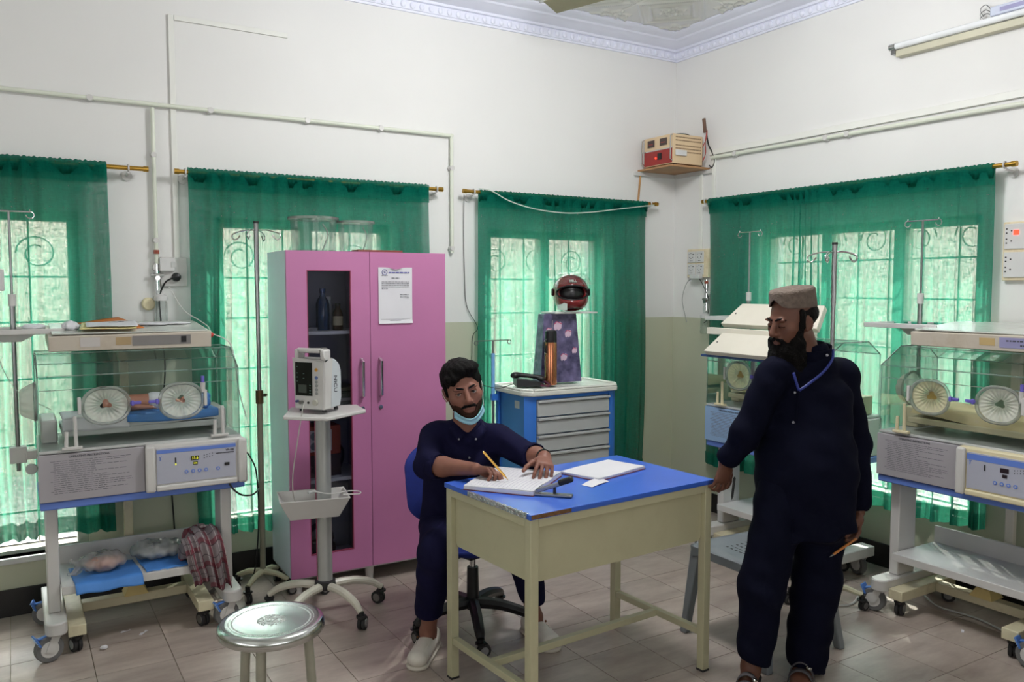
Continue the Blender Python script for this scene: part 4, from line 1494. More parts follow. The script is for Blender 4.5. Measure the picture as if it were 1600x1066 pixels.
# ================================================================== patient monitor on a wheeled stand
M_mon_col = pm('monitor_column_silver', (176, 178, 176), 0.35, 0.5, var=0.04)
MS = (-2.99, -0.79, 0)
MR = math.radians(-12)
ms = thing('monitor_stand', 'silver-column monitor stand with basket and five-star wheeled base', 'stand', MS, MR)
MB().lathe([(0, 0.135), (0.046, 0.135), (0.052, 0.15), (0.050, 0.175), (0.034, 0.178), (0.034, 0.185), (0, 0.185)], 24).build('column_collar', M_rubber, ms, smooth=True)
cc = MB()
cc.prism([(0.038 * math.cos(a) * (1.0 if abs(math.sin(a)) > 0.4 else 0.96), 0.034 * math.sin(a)) for a in [2 * PI * i / 28 for i in range(28)]], 0.175, 1.00)
cc.build('column', M_mon_col, ms, smooth=True, angle=50)
MB().box(-0.0395, -0.036, -0.006, 0.006, 0.18, 1.0).build('column_groove', pm('groove_red', (150, 60, 90), 0.5), ms)
for k in range(5):
    a = math.radians(-62 + 72 * k)
    d = Vector((math.cos(a), math.sin(a), 0))
    l = MB()
    l.tube(smooth_path([d * 0.03 + Vector((0, 0, 0.150)), d * 0.14 + Vector((0, 0, 0.150)), d * 0.235 + Vector((0, 0, 0.125)), d * 0.29 + Vector((0, 0, 0.088))], 4), [0.022, 0.021, 0.021, 0.020, 0.020, 0.020, 0.019, 0.019, 0.018, 0.017, 0.016, 0.015, 0.015], 10)
    l.build('base_leg', pm('base_leg_cream', (206, 202, 188), 0.35), ms, smooth=True)
    caster(ms, d.x * 0.29, d.y * 0.29, 0.09, 0.033, rot=a + 2.2, twin=True, fork=M_rubber)
# top plate and basket
tp = MB()
tp.add([(-0.195, -0.12, 1.000), (0.0, -0.185, 0.992), (0.205, -0.04, 1.000), (0.185, 0.125, 1.006), (-0.14, 0.13, 1.006)] + [(-0.195, -0.12, 1.018), (0.0, -0.185, 1.010), (0.205, -0.04, 1.018), (0.185, 0.125, 1.022), (-0.14, 0.13, 1.022)],
       [(4, 3, 2, 1, 0), (5, 6, 7, 8, 9), (0, 1, 6, 5), (1, 2, 7, 6), (2, 3, 8, 7), (3, 4, 9, 8), (4, 0, 5, 9)])
tp.build('top_plate', M_offwhite, ms, bevel=0.005)
bk = MB()
def bring(z, sx, sy, dx=0):
    return [(-sx + dx, -sy, z), (sx + dx, -sy, z), (sx + dx, sy * 0.8, z), (-sx + dx, sy * 0.8, z)]
b0, b1, b2, b3 = bring(0.515, 0.115, 0.085), bring(0.615, 0.165, 0.125), bring(0.615, 0.157, 0.118), bring(0.523, 0.109, 0.080)
bk.add(b0 + b1 + b2 + b3, [(3, 2, 1, 0)] + [(i, (i + 1) % 4, 4 + (i + 1) % 4, 4 + i) for i in range(4)] + [(4 + i, 4 + (i + 1) % 4, 8 + (i + 1) % 4, 8 + i) for i in range(4)] + [(8 + i, 8 + (i + 1) % 4, 12 + (i + 1) % 4, 12 + i) for i in range(4)] + [(12, 13, 14, 15)])
o = bk.build('basket', M_offwhite, ms, bevel=0.006)
o.location = (-0.055, -0.02, 0)
# monitor
pm_t = thing('patient_monitor', 'white upright patient monitor with carry handle, standing on the wheeled stand', 'monitor', (MS[0] - 0.015, MS[1] - 0.01, 1.0225), math.radians(-54))
prof_ = [(-0.093, 0.012), (0.078, 0.012), (0.078, 0.262), (0.066, 0.292), (0.045, 0.300), (-0.062, 0.300), (-0.083, 0.290), (-0.093, 0.262)]
fr = MB()
hl = (-0.070, 0.058, 0.252, 0.282)
# front shell with handle opening
fr.box(-0.093, 0.078, -0.075, -0.015, 0.012, 0.25)
fr.box(-0.093, -0.070, -0.075, -0.015, 0.25, 0.30); fr.box(0.055, 0.078, -0.075, -0.015, 0.25, 0.30)
fr.box(-0.070, 0.055, -0.075, -0.015, 0.282, 0.30)
fr.build('front_shell', M_offwhite, pm_t, bevel=0.012, seg=3)
rs = MB()
rs.prism([(-0.015, 0.015), (0.060, 0.020), (0.072, 0.06), (0.070, 0.19), (0.055, 0.225), (0.02, 0.25), (-0.015, 0.255)], -0.086, 0.076, Matrix(((0, 0, 1, 0), (1, 0, 0, 0), (0, 1, 0, 0), (0, 0, 0, 1))))
rs.build('rear_shell', pm('monitor_rear_grey', (196, 202, 206), 0.4), pm_t, bevel=0.006)
sc_ = MB().box(-0.084, 0.012, -0.0775, -0.0745, 0.078, 0.238).build('screen', pm('dark_screen', (16, 20, 20), 0.12), pm_t)
MB().box(-0.066, -0.020, -0.0782, -0.0774, 0.092, 0.130).build('screen_window', pm('screen_grey_box', (70, 76, 70), 0.3), sc_)
sm = MB()
for k, (x, z) in enumerate(((-0.077, 0.215), (-0.077, 0.185), (-0.077, 0.165), (-0.077, 0.145), (-0.040, 0.183), (-0.040, 0.160), (-0.004, 0.128), (-0.004, 0.115), (-0.004, 0.102), (-0.004, 0.089))):
    sm.box(x, x + 0.008, -0.0782, -0.0776, z, z + 0.0022)
sm.build('screen_marks', pm('screen_mark', (120, 150, 140), 0.4), sc_)['kind'] = 'stuff'
MB().cyl((0.036, -0.074, 0.204), (0.036, -0.078, 0.204), 0.0085, n=14).build('alarm_button', pm('amber_button', (206, 150, 60), 0.4), pm_t, smooth=True)
MB().cyl((0.036, -0.074, 0.166), (0.036, -0.078, 0.166), 0.0085, n=14).build('blue_button', pm('blue_button', (96, 116, 170), 0.4), pm_t, smooth=True)
for z in (0.146, 0.128, 0.109, 0.091):
    MB().cyl((0.036, -0.074, z), (0.036, -0.078, z), 0.0075, n=12).build('grey_button', pm('grey_button', (150, 152, 150), 0.4), pm_t, smooth=True)
MB().lathe([(0, 0), (0.0145, 0), (0.0135, 0.012), (0, 0.013)], 20, Matrix.Translation((0.030, -0.075, 0.048)) @ Matrix.Rotation(PI / 2, 4, 'X')).build('dial', pm('dial_grey', (186, 184, 172), 0.4), pm_t, smooth=True)
MB().cyl((-0.012, -0.074, 0.045), (-0.012, -0.078, 0.045), 0.006, n=12).build('socket_hole', M_black, pm_t, smooth=True)
MB().cyl((-0.048, -0.074, 0.046), (-0.048, -0.092, 0.046), 0.009, n=12).build('cable_plug', M_steel, pm_t, smooth=True)
MB().cyl((-0.072, -0.074, 0.050), (-0.072, -0.090, 0.050), 0.006, n=10).build('cable_plug', pm('plug_blue', (60, 70, 120), 0.4), pm_t, smooth=True)
for x in (-0.07, 0.06):
    for y in (-0.05, 0.045):
        MB().cyl((x, y, 0.0), (x, y, 0.016), 0.010, n=10).build('foot', M_rubber, pm_t)
text('lettering', 'NICU', 0.034, M_ink, pm_t, face_m((0.0766, 0.020, 0.130), (1, 0, 0), roll=-PI / 2), bold=0.0002)
# sensor lead from the monitor down into the basket
ld = thing('sensor_lead', 'thin grey sensor lead looping from the monitor into the basket', 'cable', (0, 0, 0))
mx, my = MS[0], MS[1]
MB().tube(smooth_path([(mx - 0.115, my - 0.075, 1.070), (mx - 0.135, my - 0.11, 1.03), (mx - 0.160, my - 0.115, 0.90), (mx - 0.185, my - 0.11, 0.72), (mx - 0.165, my - 0.09, 0.60), (mx - 0.10, my - 0.07, 0.535), (mx - 0.04, my - 0.06, 0.532)], 7), 0.0028, 6).build('lead', pm('lead_grey', (170, 166, 160), 0.5), ld, smooth=True)
cl_ = thing('finger_sensor', 'white sensor clip and cable hanging over the basket rim', 'sensor', (0, 0, 0))
MB().tube(smooth_path([(mx - 0.06, my - 0.02, 0.63), (mx + 0.01, my - 0.08, 0.622), (mx + 0.09, my - 0.11, 0.632), (mx + 0.135, my - 0.13, 0.628), (mx + 0.125, my - 0.145, 0.620), (mx + 0.06, my - 0.11, 0.620)], 6), 0.003, 6).build('sensor_cable', M_offwhite, cl_, smooth=True)
MB().cbox((mx - 0.065, my - 0.02, 0.628), (0.045, 0.014, 0.012), (0, 0, 0.3)).build('clip_body', M_tray_grey, cl_, bevel=0.003)

# ================================================================== steel stool
M_stool = pm('polished_steel_seat', (200, 202, 200), 0.2, 1.0, var=0.06, scale=14, bump=0.10, bscale=9)
M_stool_mark = pm('stamped_steel', (226, 232, 230), 0.34, 1.0, var=0.2, scale=60, bump=0.5, bscale=120)
st = thing('stool', 'round polished steel stool with stamped rings on its seat', 'stool', (-3.553, -1.925, 0))
R_ = 0.176
seat = MB().lathe([(0.0, 0.497), (0.06, 0.4965), (0.12, 0.4975), (0.148, 0.500), (0.160, 0.5005), (0.170, 0.495), (R_, 0.484), (R_, 0.470), (0.172, 0.462), (0.165, 0.462), (0.165, 0.470), (0.0, 0.474)], 64).build('seat', M_stool, st, smooth=True, angle=60)
rg = MB()
for k in range(120):
    a = 2 * PI * k / 120
    for rr, sz in ((0.128, 0.0034), (0.139, 0.0028)):
        rg.ball((rr * math.cos(a + rr * 9), rr * math.sin(a + rr * 9), 0.4982), (sz, sz, 0.0018), 6, 4)
rg.build('stamped_ring', M_stool_mark, seat, smooth=True)['kind'] = 'stuff'
md = MB()
rr_ = random.Random(9)
for k in range(170):
    a, q = rr_.random() * 2 * PI, 0.045 * math.sqrt(rr_.random())
    md.ball((q * math.cos(a), q * math.sin(a), 0.4972), (0.0045, 0.0022, 0.0016), 6, 4)
md.build('stamped_centre', M_stool_mark, seat, smooth=True)['kind'] = 'stuff'
for k in range(3):
    a = math.radians(-121 + 120 * k)
    lg = MB()
    x, y = 0.120 * math.cos(a), 0.120 * math.sin(a)
    lg.tube([(x, y, 0.474), (x * 1.25, y * 1.25, 0.0)], 0.0165, 12)
    lg.build('leg', pm('stool_leg_grey', (168, 166, 150), 0.4, 0.3, var=0.15, scale=12), st, smooth=True)
fr_ = MB().tube([(0.138 * math.cos(2 * PI * i / 32), 0.138 * math.sin(2 * PI * i / 32), 0.17) for i in range(32)], 0.008, 8, closed=True).build('foot_ring', pm('stool_leg_grey', (168, 166, 150)), st, smooth=True)

# ================================================================== desk
M_desk_top = pm('blue_laminate', (56, 100, 202), 0.36, var=0.05, scale=5, coat=0.15)
M_desk = pm('desk_cream_steel', (188, 184, 152), 0.42, var=0.05, scale=4, dirt=(140, 124, 96), dscale=14, damt=0.10)
DC, DR = (-2.286, -1.948), math.radians(3.6)
def deskp(x, y, z):
    return (DC[0] + x * math.cos(DR) - y * math.sin(DR), DC[1] + x * math.sin(DR) + y * math.cos(DR), z)
dk = thing('desk', 'cream steel desk with a blue laminate top in the middle of the room', 'table', (DC[0], DC[1], 0), DR)
HX, HY, DZ = 0.474, 0.298, 0.82
MB().box(-HX, HX, -HY, HY, DZ - 0.020, DZ).build('table_top', M_desk_top, dk, bevel=0.002)
for sx in (-1, 1):
    for sy in (-1, 1):
        x, y = sx * (HX - 0.024), sy * (HY - 0.024)
        lg = MB().box(x - 0.018, x + 0.018, y - 0.018, y + 0.018, 0.008, DZ - 0.0205).build('leg', M_desk, dk, bevel=0.002)
        MB().box(x - 0.019, x + 0.019, y - 0.019, y + 0.019, 0.0, 0.0078).build('leg_cap', M_rubber, lg)
fx, fy = HX - 0.006, HY - 0.006
for sy in (-1, 1):
    MB().box(-fx + 0.037, fx - 0.037, sy * fy - 0.004 if sy > 0 else -fy, fy if sy > 0 else -fy + 0.030, DZ - 0.052, DZ - 0.0205).build('top_rail', M_desk, dk, bevel=0.002)
for sx in (-1, 1):
    MB().box(fx - 0.03 if sx > 0 else -fx, fx if sx > 0 else -fx + 0.03, -fy + 0.037, fy - 0.037, DZ - 0.052, DZ - 0.0205).build('top_rail', M_desk, dk, bevel=0.002)
def apron(n, p0, p1):
    """Sheet panel with rounded lower corners between two leg faces."""
    d = Vector((p1[0] - p0[0], p1[1] - p0[1], 0))
    L = d.length
    r = 0.02
    poly = [(0, 0), (0, -0.205 + r)] + [(r - r * math.cos(a), -0.205 + r - r * math.sin(a)) for a in (PI / 6, PI / 3, PI / 2)] + [(L - r + r * math.sin(a), -0.205 + r - r * math.cos(a)) for a in (0, PI / 6, PI / 3)] + [(L, -0.205 + r), (L, 0)]
    x = d.normalized()
    z = Vector((0, 0, 1))
    y = x.cross(z)
    M = Matrix.Translation((p0[0], p0[1], DZ - 0.053)) @ Matrix((x, z, y)).transposed().to_4x4()
    MB().prism(poly, -0.0015, 0.0015, M).build('apron_panel', M_desk, dk)
ax, ay = HX - 0.044, HY - 0.030
apron('f', (-ax, -ay), (ax, -ay))
apron('l', (-(HX - 0.030), -(HY - 0.044)), (-(HX - 0.030), HY - 0.044))
apron('r', ((HX - 0.030), -(HY - 0.044)), ((HX - 0.030), HY - 0.044))
for sx in (-1, 1):
    x = sx * (HX - 0.024)
    MB().box(x - 0.014, x + 0.014, -HY + 0.044, HY - 0.044, 0.150, 0.178).build('side_stretcher', M_desk, dk, bevel=0.002)
MB().box(-HX + 0.040, HX - 0.040, -0.014, 0.014, 0.150, 0.178).build('long_stretcher', M_desk, dk, bevel=0.002)
o = MB().box(-HX + 0.005, -HX + 0.185, -HY - 0.0012, -HY - 0.0002, DZ - 0.017, DZ - 0.002).build('chipped_edge', pm('bare_chipboard', (112, 82, 52), 0.9, var=0.3, scale=60), dk)
part_label(o, 'bare brown chipboard edge')
tp_ = MB()
rr_ = random.Random(4)
def foil(u, v):
    y = -HY + 0.02 + (2 * HY - 0.20) * u
    j = 0.003 * math.sin(70 * u) + 0.002 * math.sin(131 * u)
    if v < 0.5:
        return (-HX - 0.0015 + j * 0.3, y, DZ - 0.018 + 0.036 * v)
    return (-HX - 0.0015 + (0.010 + j) * (v - 0.5) * 2, y, DZ + 0.0008)
MB().sheet(foil, 80, 6).build('foil_tape', pm('silver_tape', (225, 228, 235), 0.18, 1.0, var=0.1, scale=50, bump=1.0, bscale=60), dk, smooth=True, angle=70)

# ---- things on the desk
def book(label, cx, cy, rot, w, h, th, curve, cover, page, seed, lines=True):
    """Open or closed register: cover slab, page block, sheet with faint ruling."""
    t = thing('register', label, 'book', deskp(cx, cy, DZ + 0.0006), DR + rot, 'registers on the desk')
    MB().box(-w / 2 - 0.003, w / 2 + 0.003, -h / 2 - 0.003, h / 2 + 0.003, 0, 0.0025).build('cover', cover, t, bevel=0.001)
    MB().box(-w / 2, w / 2, -h / 2, h / 2, 0.0027, th).build('page_block', page, t, bevel=0.0015)
    def pg(u, v):
        e = 0.005 * math.exp(-((u - 0.5) / 0.09) ** 2) if curve else 0
        return (-w / 2 + w * u + 0.002, -h / 2 + h * v, th + 0.0008 - e * 0.0 + 0.0035 * curve * math.sin(PI * abs(u - 0.5) * 2) ** 2 + 0.001 * math.sin(7 * u + 3 * v + seed))
    sh_ = MB().sheet(pg, 30, 12).build('top_page', M_paper, t, smooth=True, angle=180)
    if lines:
        ik = MB()
        for k in range(16):
            y = -h / 2 + h * (k + 1) / 17.5
            for a, b in ((0.04, 0.47), (0.53, 0.96)):
                ik.tube([(-w / 2 + w * q + 0.002, y, pg(q, (y + h / 2) / h)[2] + 0.0003) for q in [a + (b - a) * i / 6 for i in range(7)]], 0.00035, 4)
        ik.build('ruled_lines', pm('ruling', (168, 160, 190), 0.7), t)['kind'] = 'stuff'
    return t
cover_red = pm('marbled_cover', (120, 60, 70), 0.5, var=0.3, scale=60)
book('open register lying under the writing hands', -0.245, 0.125, math.radians(34), 0.36, 0.29, 0.018, 1.0, cover_red, M_paper, 1)
book('closed-up pad of white sheets beyond the open register', 0.190, 0.072, math.radians(11), 0.33, 0.205, 0.012, 0.0, cover_red, M_paper, 2, False)
sl_ = thing('paper_slip', 'small folded white paper slip lying alone on the blue desk', 'paper', deskp(0.020, -0.080, DZ + 0.001), DR + math.radians(10))
def slp(u, v):
    return (-0.062 + 0.125 * u, -0.028 + 0.056 * v + 0.012 * u, 0.0006 + 0.009 * u * v + 0.003 * math.sin(PI * u))
MB().sheet(slp, 12, 8).build('slip_sheet', M_paper, sl_, smooth=True, angle=180)
stp = thing('stapler', 'grey metal stapler with black cap on the desk beside the register', 'stapler', deskp(-0.245, -0.135, DZ + 0.0008), DR + math.radians(-50))
MB().box(-0.075, 0.075, -0.016, 0.016, 0, 0.010).build('stapler_base', M_steel, stp, bevel=0.003)
MB().cbox((0.000, 0, 0.040), (0.130, 0.020, 0.016), (0, -0.34, 0)).build('stapler_arm', pm('stapler_grey', (150, 152, 158), 0.3, 0.7), stp, bevel=0.004)
MB().cbox((0.048, 0, 0.062), (0.058, 0.030, 0.022), (0, -0.34, 0)).build('stapler_cap', M_black, stp, bevel=0.006)
MB().box(-0.068, -0.055, -0.008, 0.008, 0.010, 0.024).build('stapler_hinge', M_steel, stp)
MB().box(0.0, 0.010, -0.006, 0.006, 0.010, 0.036).build('stapler_spring', M_black, stp)

# ================================================================== office chair
M_chair_blue = pm('royal_blue_fabric', (26, 44, 128), 0.85, var=0.08, scale=40, bump=0.2, bscale=200)
oc = thing('office_chair', 'blue fabric swivel chair with black star base under the seated man', 'chair', (-2.455, -1.33, 0), math.radians(12))
f = Field((-0.27, -0.28, 0.38), (0.27, 0.26, 0.54), 0.008)
f.ecap((0, -0.10, 0.44), (0, 0.10, 0.44), (1, 0, 0), (0.215, 0.042), (0.205, 0.042), 0.01, end=0.12)
f.build('seat', M_chair_blue, oc)
f = Field((-0.27, 0.14, 0.44), (0.27, 0.36, 0.92), 0.008)
f.ecap((0, 0.225, 0.60), (0, 0.255, 0.75), (1, 0, 0), (0.212, 0.032), (0.205, 0.032), 0.01, end=0.125)
f.build('backrest', M_chair_blue, oc)
MB().tube(smooth_path([(0, 0.05, 0.385), (0, 0.20, 0.385), (0, 0.285, 0.45), (0, 0.295, 0.60)], 5), 0.018, 8).build('back_bar', M_black, oc, smooth=True)
g = MB()
g.box(-0.09, 0.09, -0.09, 0.09, 0.375, 0.395)
g.tube([(0.05, 0, 0.375), (0.20, -0.05, 0.372), (0.25, -0.06, 0.36)], 0.007, 6)
g.tube([(-0.05, 0, 0.375), (-0.17, -0.03, 0.372)], 0.007, 6)
g.cbox((-0.21, -0.04, 0.370), (0.09, 0.025, 0.012), (0, 0.1, 0.2))
g.build('tilt_mechanism', M_black, oc)
MB().cyl((0, 0, 0.30), (0, 0, 0.378), 0.015, n=14).build('gas_piston', M_chrome, oc, smooth=True)
MB().cyl((0, 0, 0.105), (0, 0, 0.305), 0.030, 0.027, n=16).build('piston_sleeve', M_black, oc, smooth=True)
for k in range(5):
    a = math.radians(20 + 72 * k)
    d = Vector((math.cos(a), math.sin(a), 0))
    l = MB()
    l.tube(smooth_path([d * 0.015 + Vector((0, 0, 0.135)), d * 0.13 + Vector((0, 0, 0.13)), d * 0.25 + Vector((0, 0, 0.10)), d * 0.29 + Vector((0, 0, 0.078))], 3), [0.030, 0.029, 0.028, 0.027, 0.026, 0.025, 0.024, 0.023, 0.020, 0.018], 8)
    l.build('base_leg', M_black, oc, smooth=True)
    caster(oc, d.x * 0.288, d.y * 0.288, 0.08, 0.029, rot=a + 1.7, twin=True, fork=M_black)

# ================================================================== grey plastic chair
M_plastic = pm('grey_moulded_plastic', (122, 128, 132), 0.4, var=0.04)
pc = thing('plastic_chair', 'grey moulded plastic chair behind the desk corner and standing man', 'chair', (-1.40, -2.115, 0), math.radians(-90))
sb = MB()
def seat_f(u, v):
    x = (u - 0.5) * (0.44 - 0.04 * v)
    y = -0.21 + 0.42 * v
    z = 0.435 - 0.018 * math.sin(PI * u) * math.sin(PI * min(1, v * 1.1)) - 0.02 * max(0, 0.12 - v) / 0.12
    return (x, y, z)
o = MB().sheet(seat_f, 24, 20).build('seat', M_plastic, pc, smooth=True, angle=180)
m_ = o.modifiers.new('thick', 'SOLIDIFY')
m_.thickness = 0.006
sk = MB()
sk.prism([(-0.222, -0.005), (0.222, -0.005), (0.205, -0.055), (0.17, -0.045), (-0.17, -0.045), (-0.205, -0.055)], 0.208, 0.214, Matrix.Translation((0, 0, 0.428)) @ Matrix.Rotation(PI / 2, 4, 'X'))
for s in (-1, 1):
    sk.box(min(s * 0.206, s * 0.220), max(s * 0.206, s * 0.220), -0.21, 0.20, 0.385, 0.428)
sk.build('seat_skirt', M_plastic, pc, bevel=0.003)
hl_ = MB()
for i in range(9):
    for j in range(5):
        hl_.cbox((-0.11 + i * 0.0275, -0.09 + j * 0.032, seat_f(0.25 + i * 0.0625, 0.29 + j * 0.076)[2] + 0.0005), (0.016, 0.007, 0.001))
hl_.build('drain_slots', M_black, pc)['kind'] = 'stuff'
for sx in (-1, 1):
    for sy in (-1, 1):
        t0 = (sx * 0.195, sy * 0.185, 0.425)
        b0 = (sx * 0.245, -0.215 if sy < 0 else 0.255, 0.0)
        lg = MB()
        for (cx, cy, cz), (wx, wy) in ((t0, (0.026, 0.024)), (b0, (0.018, 0.018))):
            lg.v += [(cx - wx, cy - wy, cz), (cx + wx, cy - wy, cz), (cx + wx, cy + wy, cz), (cx - wx, cy + wy, cz)]
        lg.f += [(0, 1, 5, 4), (1, 2, 6, 5), (2, 3, 7, 6), (3, 0, 4, 7), (0, 3, 2, 1), (4, 5, 6, 7)]
        lg.m += [0] * 6
        lg.build('leg', M_plastic, pc, bevel=0.006)
def back_f(u, v):
    x = (u - 0.5) * (0.42 - 0.05 * v * v)
    return (x, 0.205 + 0.09 * v + 0.03 * (1 - (2 * u - 1) ** 2) * v, 0.44 + 0.40 * v - 0.03 * (2 * u - 1) ** 2 * (v > 0.9))
for k in range(7):
    u0, u1 = 0.06 + k * 0.13, 0.06 + k * 0.13 + 0.095
    o = MB().sheet(lambda u, v: back_f(u0 + (u1 - u0) * u, 0.08 + 0.74 * v), 2, 10).build('back_slat', M_plastic, pc, smooth=True, angle=180)
    m_ = o.modifiers.new('thick', 'SOLIDIFY')
    m_.thickness = 0.006
for v0, v1 in ((0.0, 0.08), (0.82, 1.0)):
    o = MB().sheet(lambda u, v: back_f(u, v0 + (v1 - v0) * v), 20, 4).build('back_rail', M_plastic, pc, smooth=True, angle=180)
    m_ = o.modifiers.new('thick', 'SOLIDIFY')
    m_.thickness = 0.008

# ================================================================== blue drawer trolley
M_cart_blue = pm('trolley_blue', (52, 116, 206), 0.4, var=0.03)
M_cart_side = pm('trolley_side_blue', (70, 134, 200), 0.45, var=0.03)
M_cart_grey = pm('trolley_drawer_grey', (178, 180, 180), 0.45, var=0.03)
ct = thing('drawer_trolley', 'blue medical trolley with grey drawers and white tray top', 'trolley', (-1.295, -0.340, 0), math.radians(-0.5))
MB().box(-0.325, 0.325, -0.165, 0.185, 0.13, 0.955).build('body', M_cart_side, ct, bevel=0.002)
for sx in (-1, 1):
    for y0, y1 in ((-0.186, -0.150), (0.160, 0.19)):
        MB().prism([(sx * 0.345, y1), (sx * 0.345, y0 + 0.03), (sx * 0.300, y0), (sx * 0.275, y0), (sx * 0.275, y1)] if y0 < 0 else [(sx * 0.33, y0), (sx * 0.345, y0), (sx * 0.345, y1), (sx * 0.30, y1)], 0.12, 0.957).build('corner_post', M_cart_blue, ct, bevel=0.002)
MB().box(-0.275, 0.275, -0.183, -0.166, 0.935, 0.957).build('front_rail', M_cart_blue, ct)
zt = 0.932
for h_ in (0.108, 0.108, 0.108, 0.145, 0.145, 0.175):
    dr = MB().box(-0.270, 0.270, -0.195, -0.167, zt - h_ + 0.006, zt - 0.022).build('drawer', M_cart_grey, ct, bevel=0.003)
    MB().prism([(-0.195, zt - 0.020), (-0.208, zt - 0.016), (-0.208, zt - 0.003), (-0.167, zt - 0.001), (-0.167, zt - 0.020)], -0.270, 0.270, Matrix(((0, 0, 1, 0), (1, 0, 0, 0), (0, 1, 0, 0), (0, 0, 0, 1)))).build('handle_lip', M_cart_grey, dr, bevel=0.002)
    zt -= h_
tt = MB()
out = [(-0.365, 0.205), (-0.365, -0.150), (-0.318, -0.215), (0.318, -0.215), (0.365, -0.150), (0.365, 0.205)]
tt.prism(out, 0.958, 0.990)
tt.build('tray_top', pm('trolley_top_white', (222, 222, 214), 0.35), ct, bevel=0.008, seg=3)
rim = MB()
for a, b in zip(out, out[1:] + out[:1]):
    rim.tube([(a[0] * 0.972, a[1] * 0.965, 0.994), (b[0] * 0.972, b[1] * 0.965, 0.994)], 0.009, 8)
rim.build('tray_rim', pm('trolley_top_white', (222, 222, 214)), ct, smooth=True)
MB().box(-0.3275, -0.3255, -0.07, -0.015, 0.87, 0.915).build('name_plate', pm('plate_grey', (196, 200, 200), 0.5), ct)
MB().box(-0.335, 0.335, -0.18, 0.18, 0.095, 0.1295).build('trolley_base', M_cart_blue, ct, bevel=0.004)
for x in (-0.28, 0.28):
    for y in (-0.13, 0.13):
        caster(ct, x, y, 0.095, 0.045, rot=0.7, fork=M_steel)
pl = MB()
pl.cyl((-0.385, 0.155, 0.75), (-0.385, 0.155, 1.28), 0.007, n=10)
po = pl.build('drip_pole', M_steel, ct, smooth=True)
MB().cyl((-0.385, 0.155, 0.92), (-0.385, 0.155, 1.20), 0.012, n=12).build('pole_sleeve', pm('pale_blue_sleeve', (120, 172, 226), 0.4), po, smooth=True)
MB().box(-0.398, -0.345, 0.143, 0.167, 0.90, 0.94).build('pole_bracket', M_cart_blue, po)
hk = MB()
hk.tube([(-0.505, 0.155, 1.28), (-0.265, 0.155, 1.28)], 0.0032, 6)
for s in (-1, 1):
    cx = -0.385 + s * 0.120
    hk.tube([(cx + 0.013 * math.cos(a), 0.155, 1.268 + 0.013 * math.sin(a)) for a in [2 * PI * i / 10 for i in range(10)]], 0.003, 6, closed=True)
hk.build('drip_hook', M_steel, po, smooth=True)

CTZ = 1.004
# gift bag
def bag_material():
    m, nt, b = nodes_of('floral_gift_bag')
    tc = nt.nodes.new('ShaderNodeTexCoord')
    nz = nt.nodes.new('ShaderNodeTexNoise')
    nz.inputs['Scale'].default_value = 18
    nz.inputs['Detail'].default_value = 6
    nt.links.new(tc.outputs['Object'], nz.inputs['Vector'])
    r = nt.nodes.new('ShaderNodeValToRGB')
    r.color_ramp.elements[0].position = 0.32
    r.color_ramp.elements[0].color = s2l((58, 54, 82)) + (1,)
    r.color_ramp.elements[1].position = 0.72
    r.color_ramp.elements[1].color = s2l((118, 110, 150)) + (1,)
    nt.links.new(nz.outputs['Fac'], r.inputs[0])
    nt.links.new(r.outputs[0], b.inputs['Base Color'])
    b.inputs['Roughness'].default_value = 0.25
    return m
gb = thing('gift_bag', 'purple glossy gift bag with pink flowers standing on the drawer trolley', 'bag', (-1.255, -0.285, CTZ), math.radians(-6))
gbb = MB()
lo_ = [(-0.150, -0.055, 0), (0.150, -0.055, 0), (0.150, 0.065, 0), (-0.150, 0.065, 0)]
hi_ = [(-0.118, -0.035, 0.442), (0.118, -0.035, 0.442), (0.118, 0.045, 0.442), (-0.118, 0.045, 0.442)]
gbb.add(lo_ + hi_, [(0, 1, 5, 4), (1, 2, 6, 5), (2, 3, 7, 6), (3, 0, 4, 7), (3, 2, 1, 0), (4, 5, 6, 7)])
gbo = gbb.build('bag_body', bag_material(), gb, bevel=0.003)
pk, wh_ = pm('flower_pink', (196, 92, 130), 0.4), pm('flower_pale', (214, 186, 206), 0.4)
for (x, z, s) in ((-0.02, 0.36, 1.2), (0.055, 0.31, 1.0), (-0.085, 0.33, 0.9), (0.02, 0.16, 1.0), (0.10, 0.20, 0.8), (-0.06, 0.10, 0.8)):
    y = -0.055 + 0.020 * z / 0.442 - 0.0012
    fl = MB()
    for k in range(4):
        dx = (k - 1.5) * 0.009 * s
        fl.ball((x + dx, y, z + 0.006 * s * (k % 2)), (0.010 * s, 0.0012, 0.021 * s), 10, 6)
    fl.build('flower_print', wh_, gbo, smooth=True)
    fl2 = MB()
    fl2.tube([(x - 0.022 * s, y - 0.0008, z + 0.012 * s), (x - 0.008 * s, y - 0.0008, z + 0.026 * s), (x + 0.010 * s, y - 0.0008, z + 0.020 * s), (x + 0.024 * s, y - 0.0008, z + 0.014 * s)], 0.0028 * s, 5)
    fl2.build('flower_outline', pk, gbo, smooth=True)
MB().tube(smooth_path([(-0.06, -0.040, 0.40), (-0.075, -0.058, 0.30), (-0.082, -0.066, 0.18), (-0.070, -0.066, 0.13), (-0.058, -0.062, 0.20), (-0.05, -0.052, 0.30)], 6), 0.0025, 6).build('cord_handle', M_chrome, gb, smooth=True)
bd = tag(MB().box(-0.16, 0.155, -0.09, 0.10, 0, 0.010).build('flat_board', M_offwhite, loc=(-1.165, -0.295, CTZ + 0.4435), rot=(0, 0, -0.1), bevel=0.002), 'thin white board lying between the gift bag and the helmet', 'board')

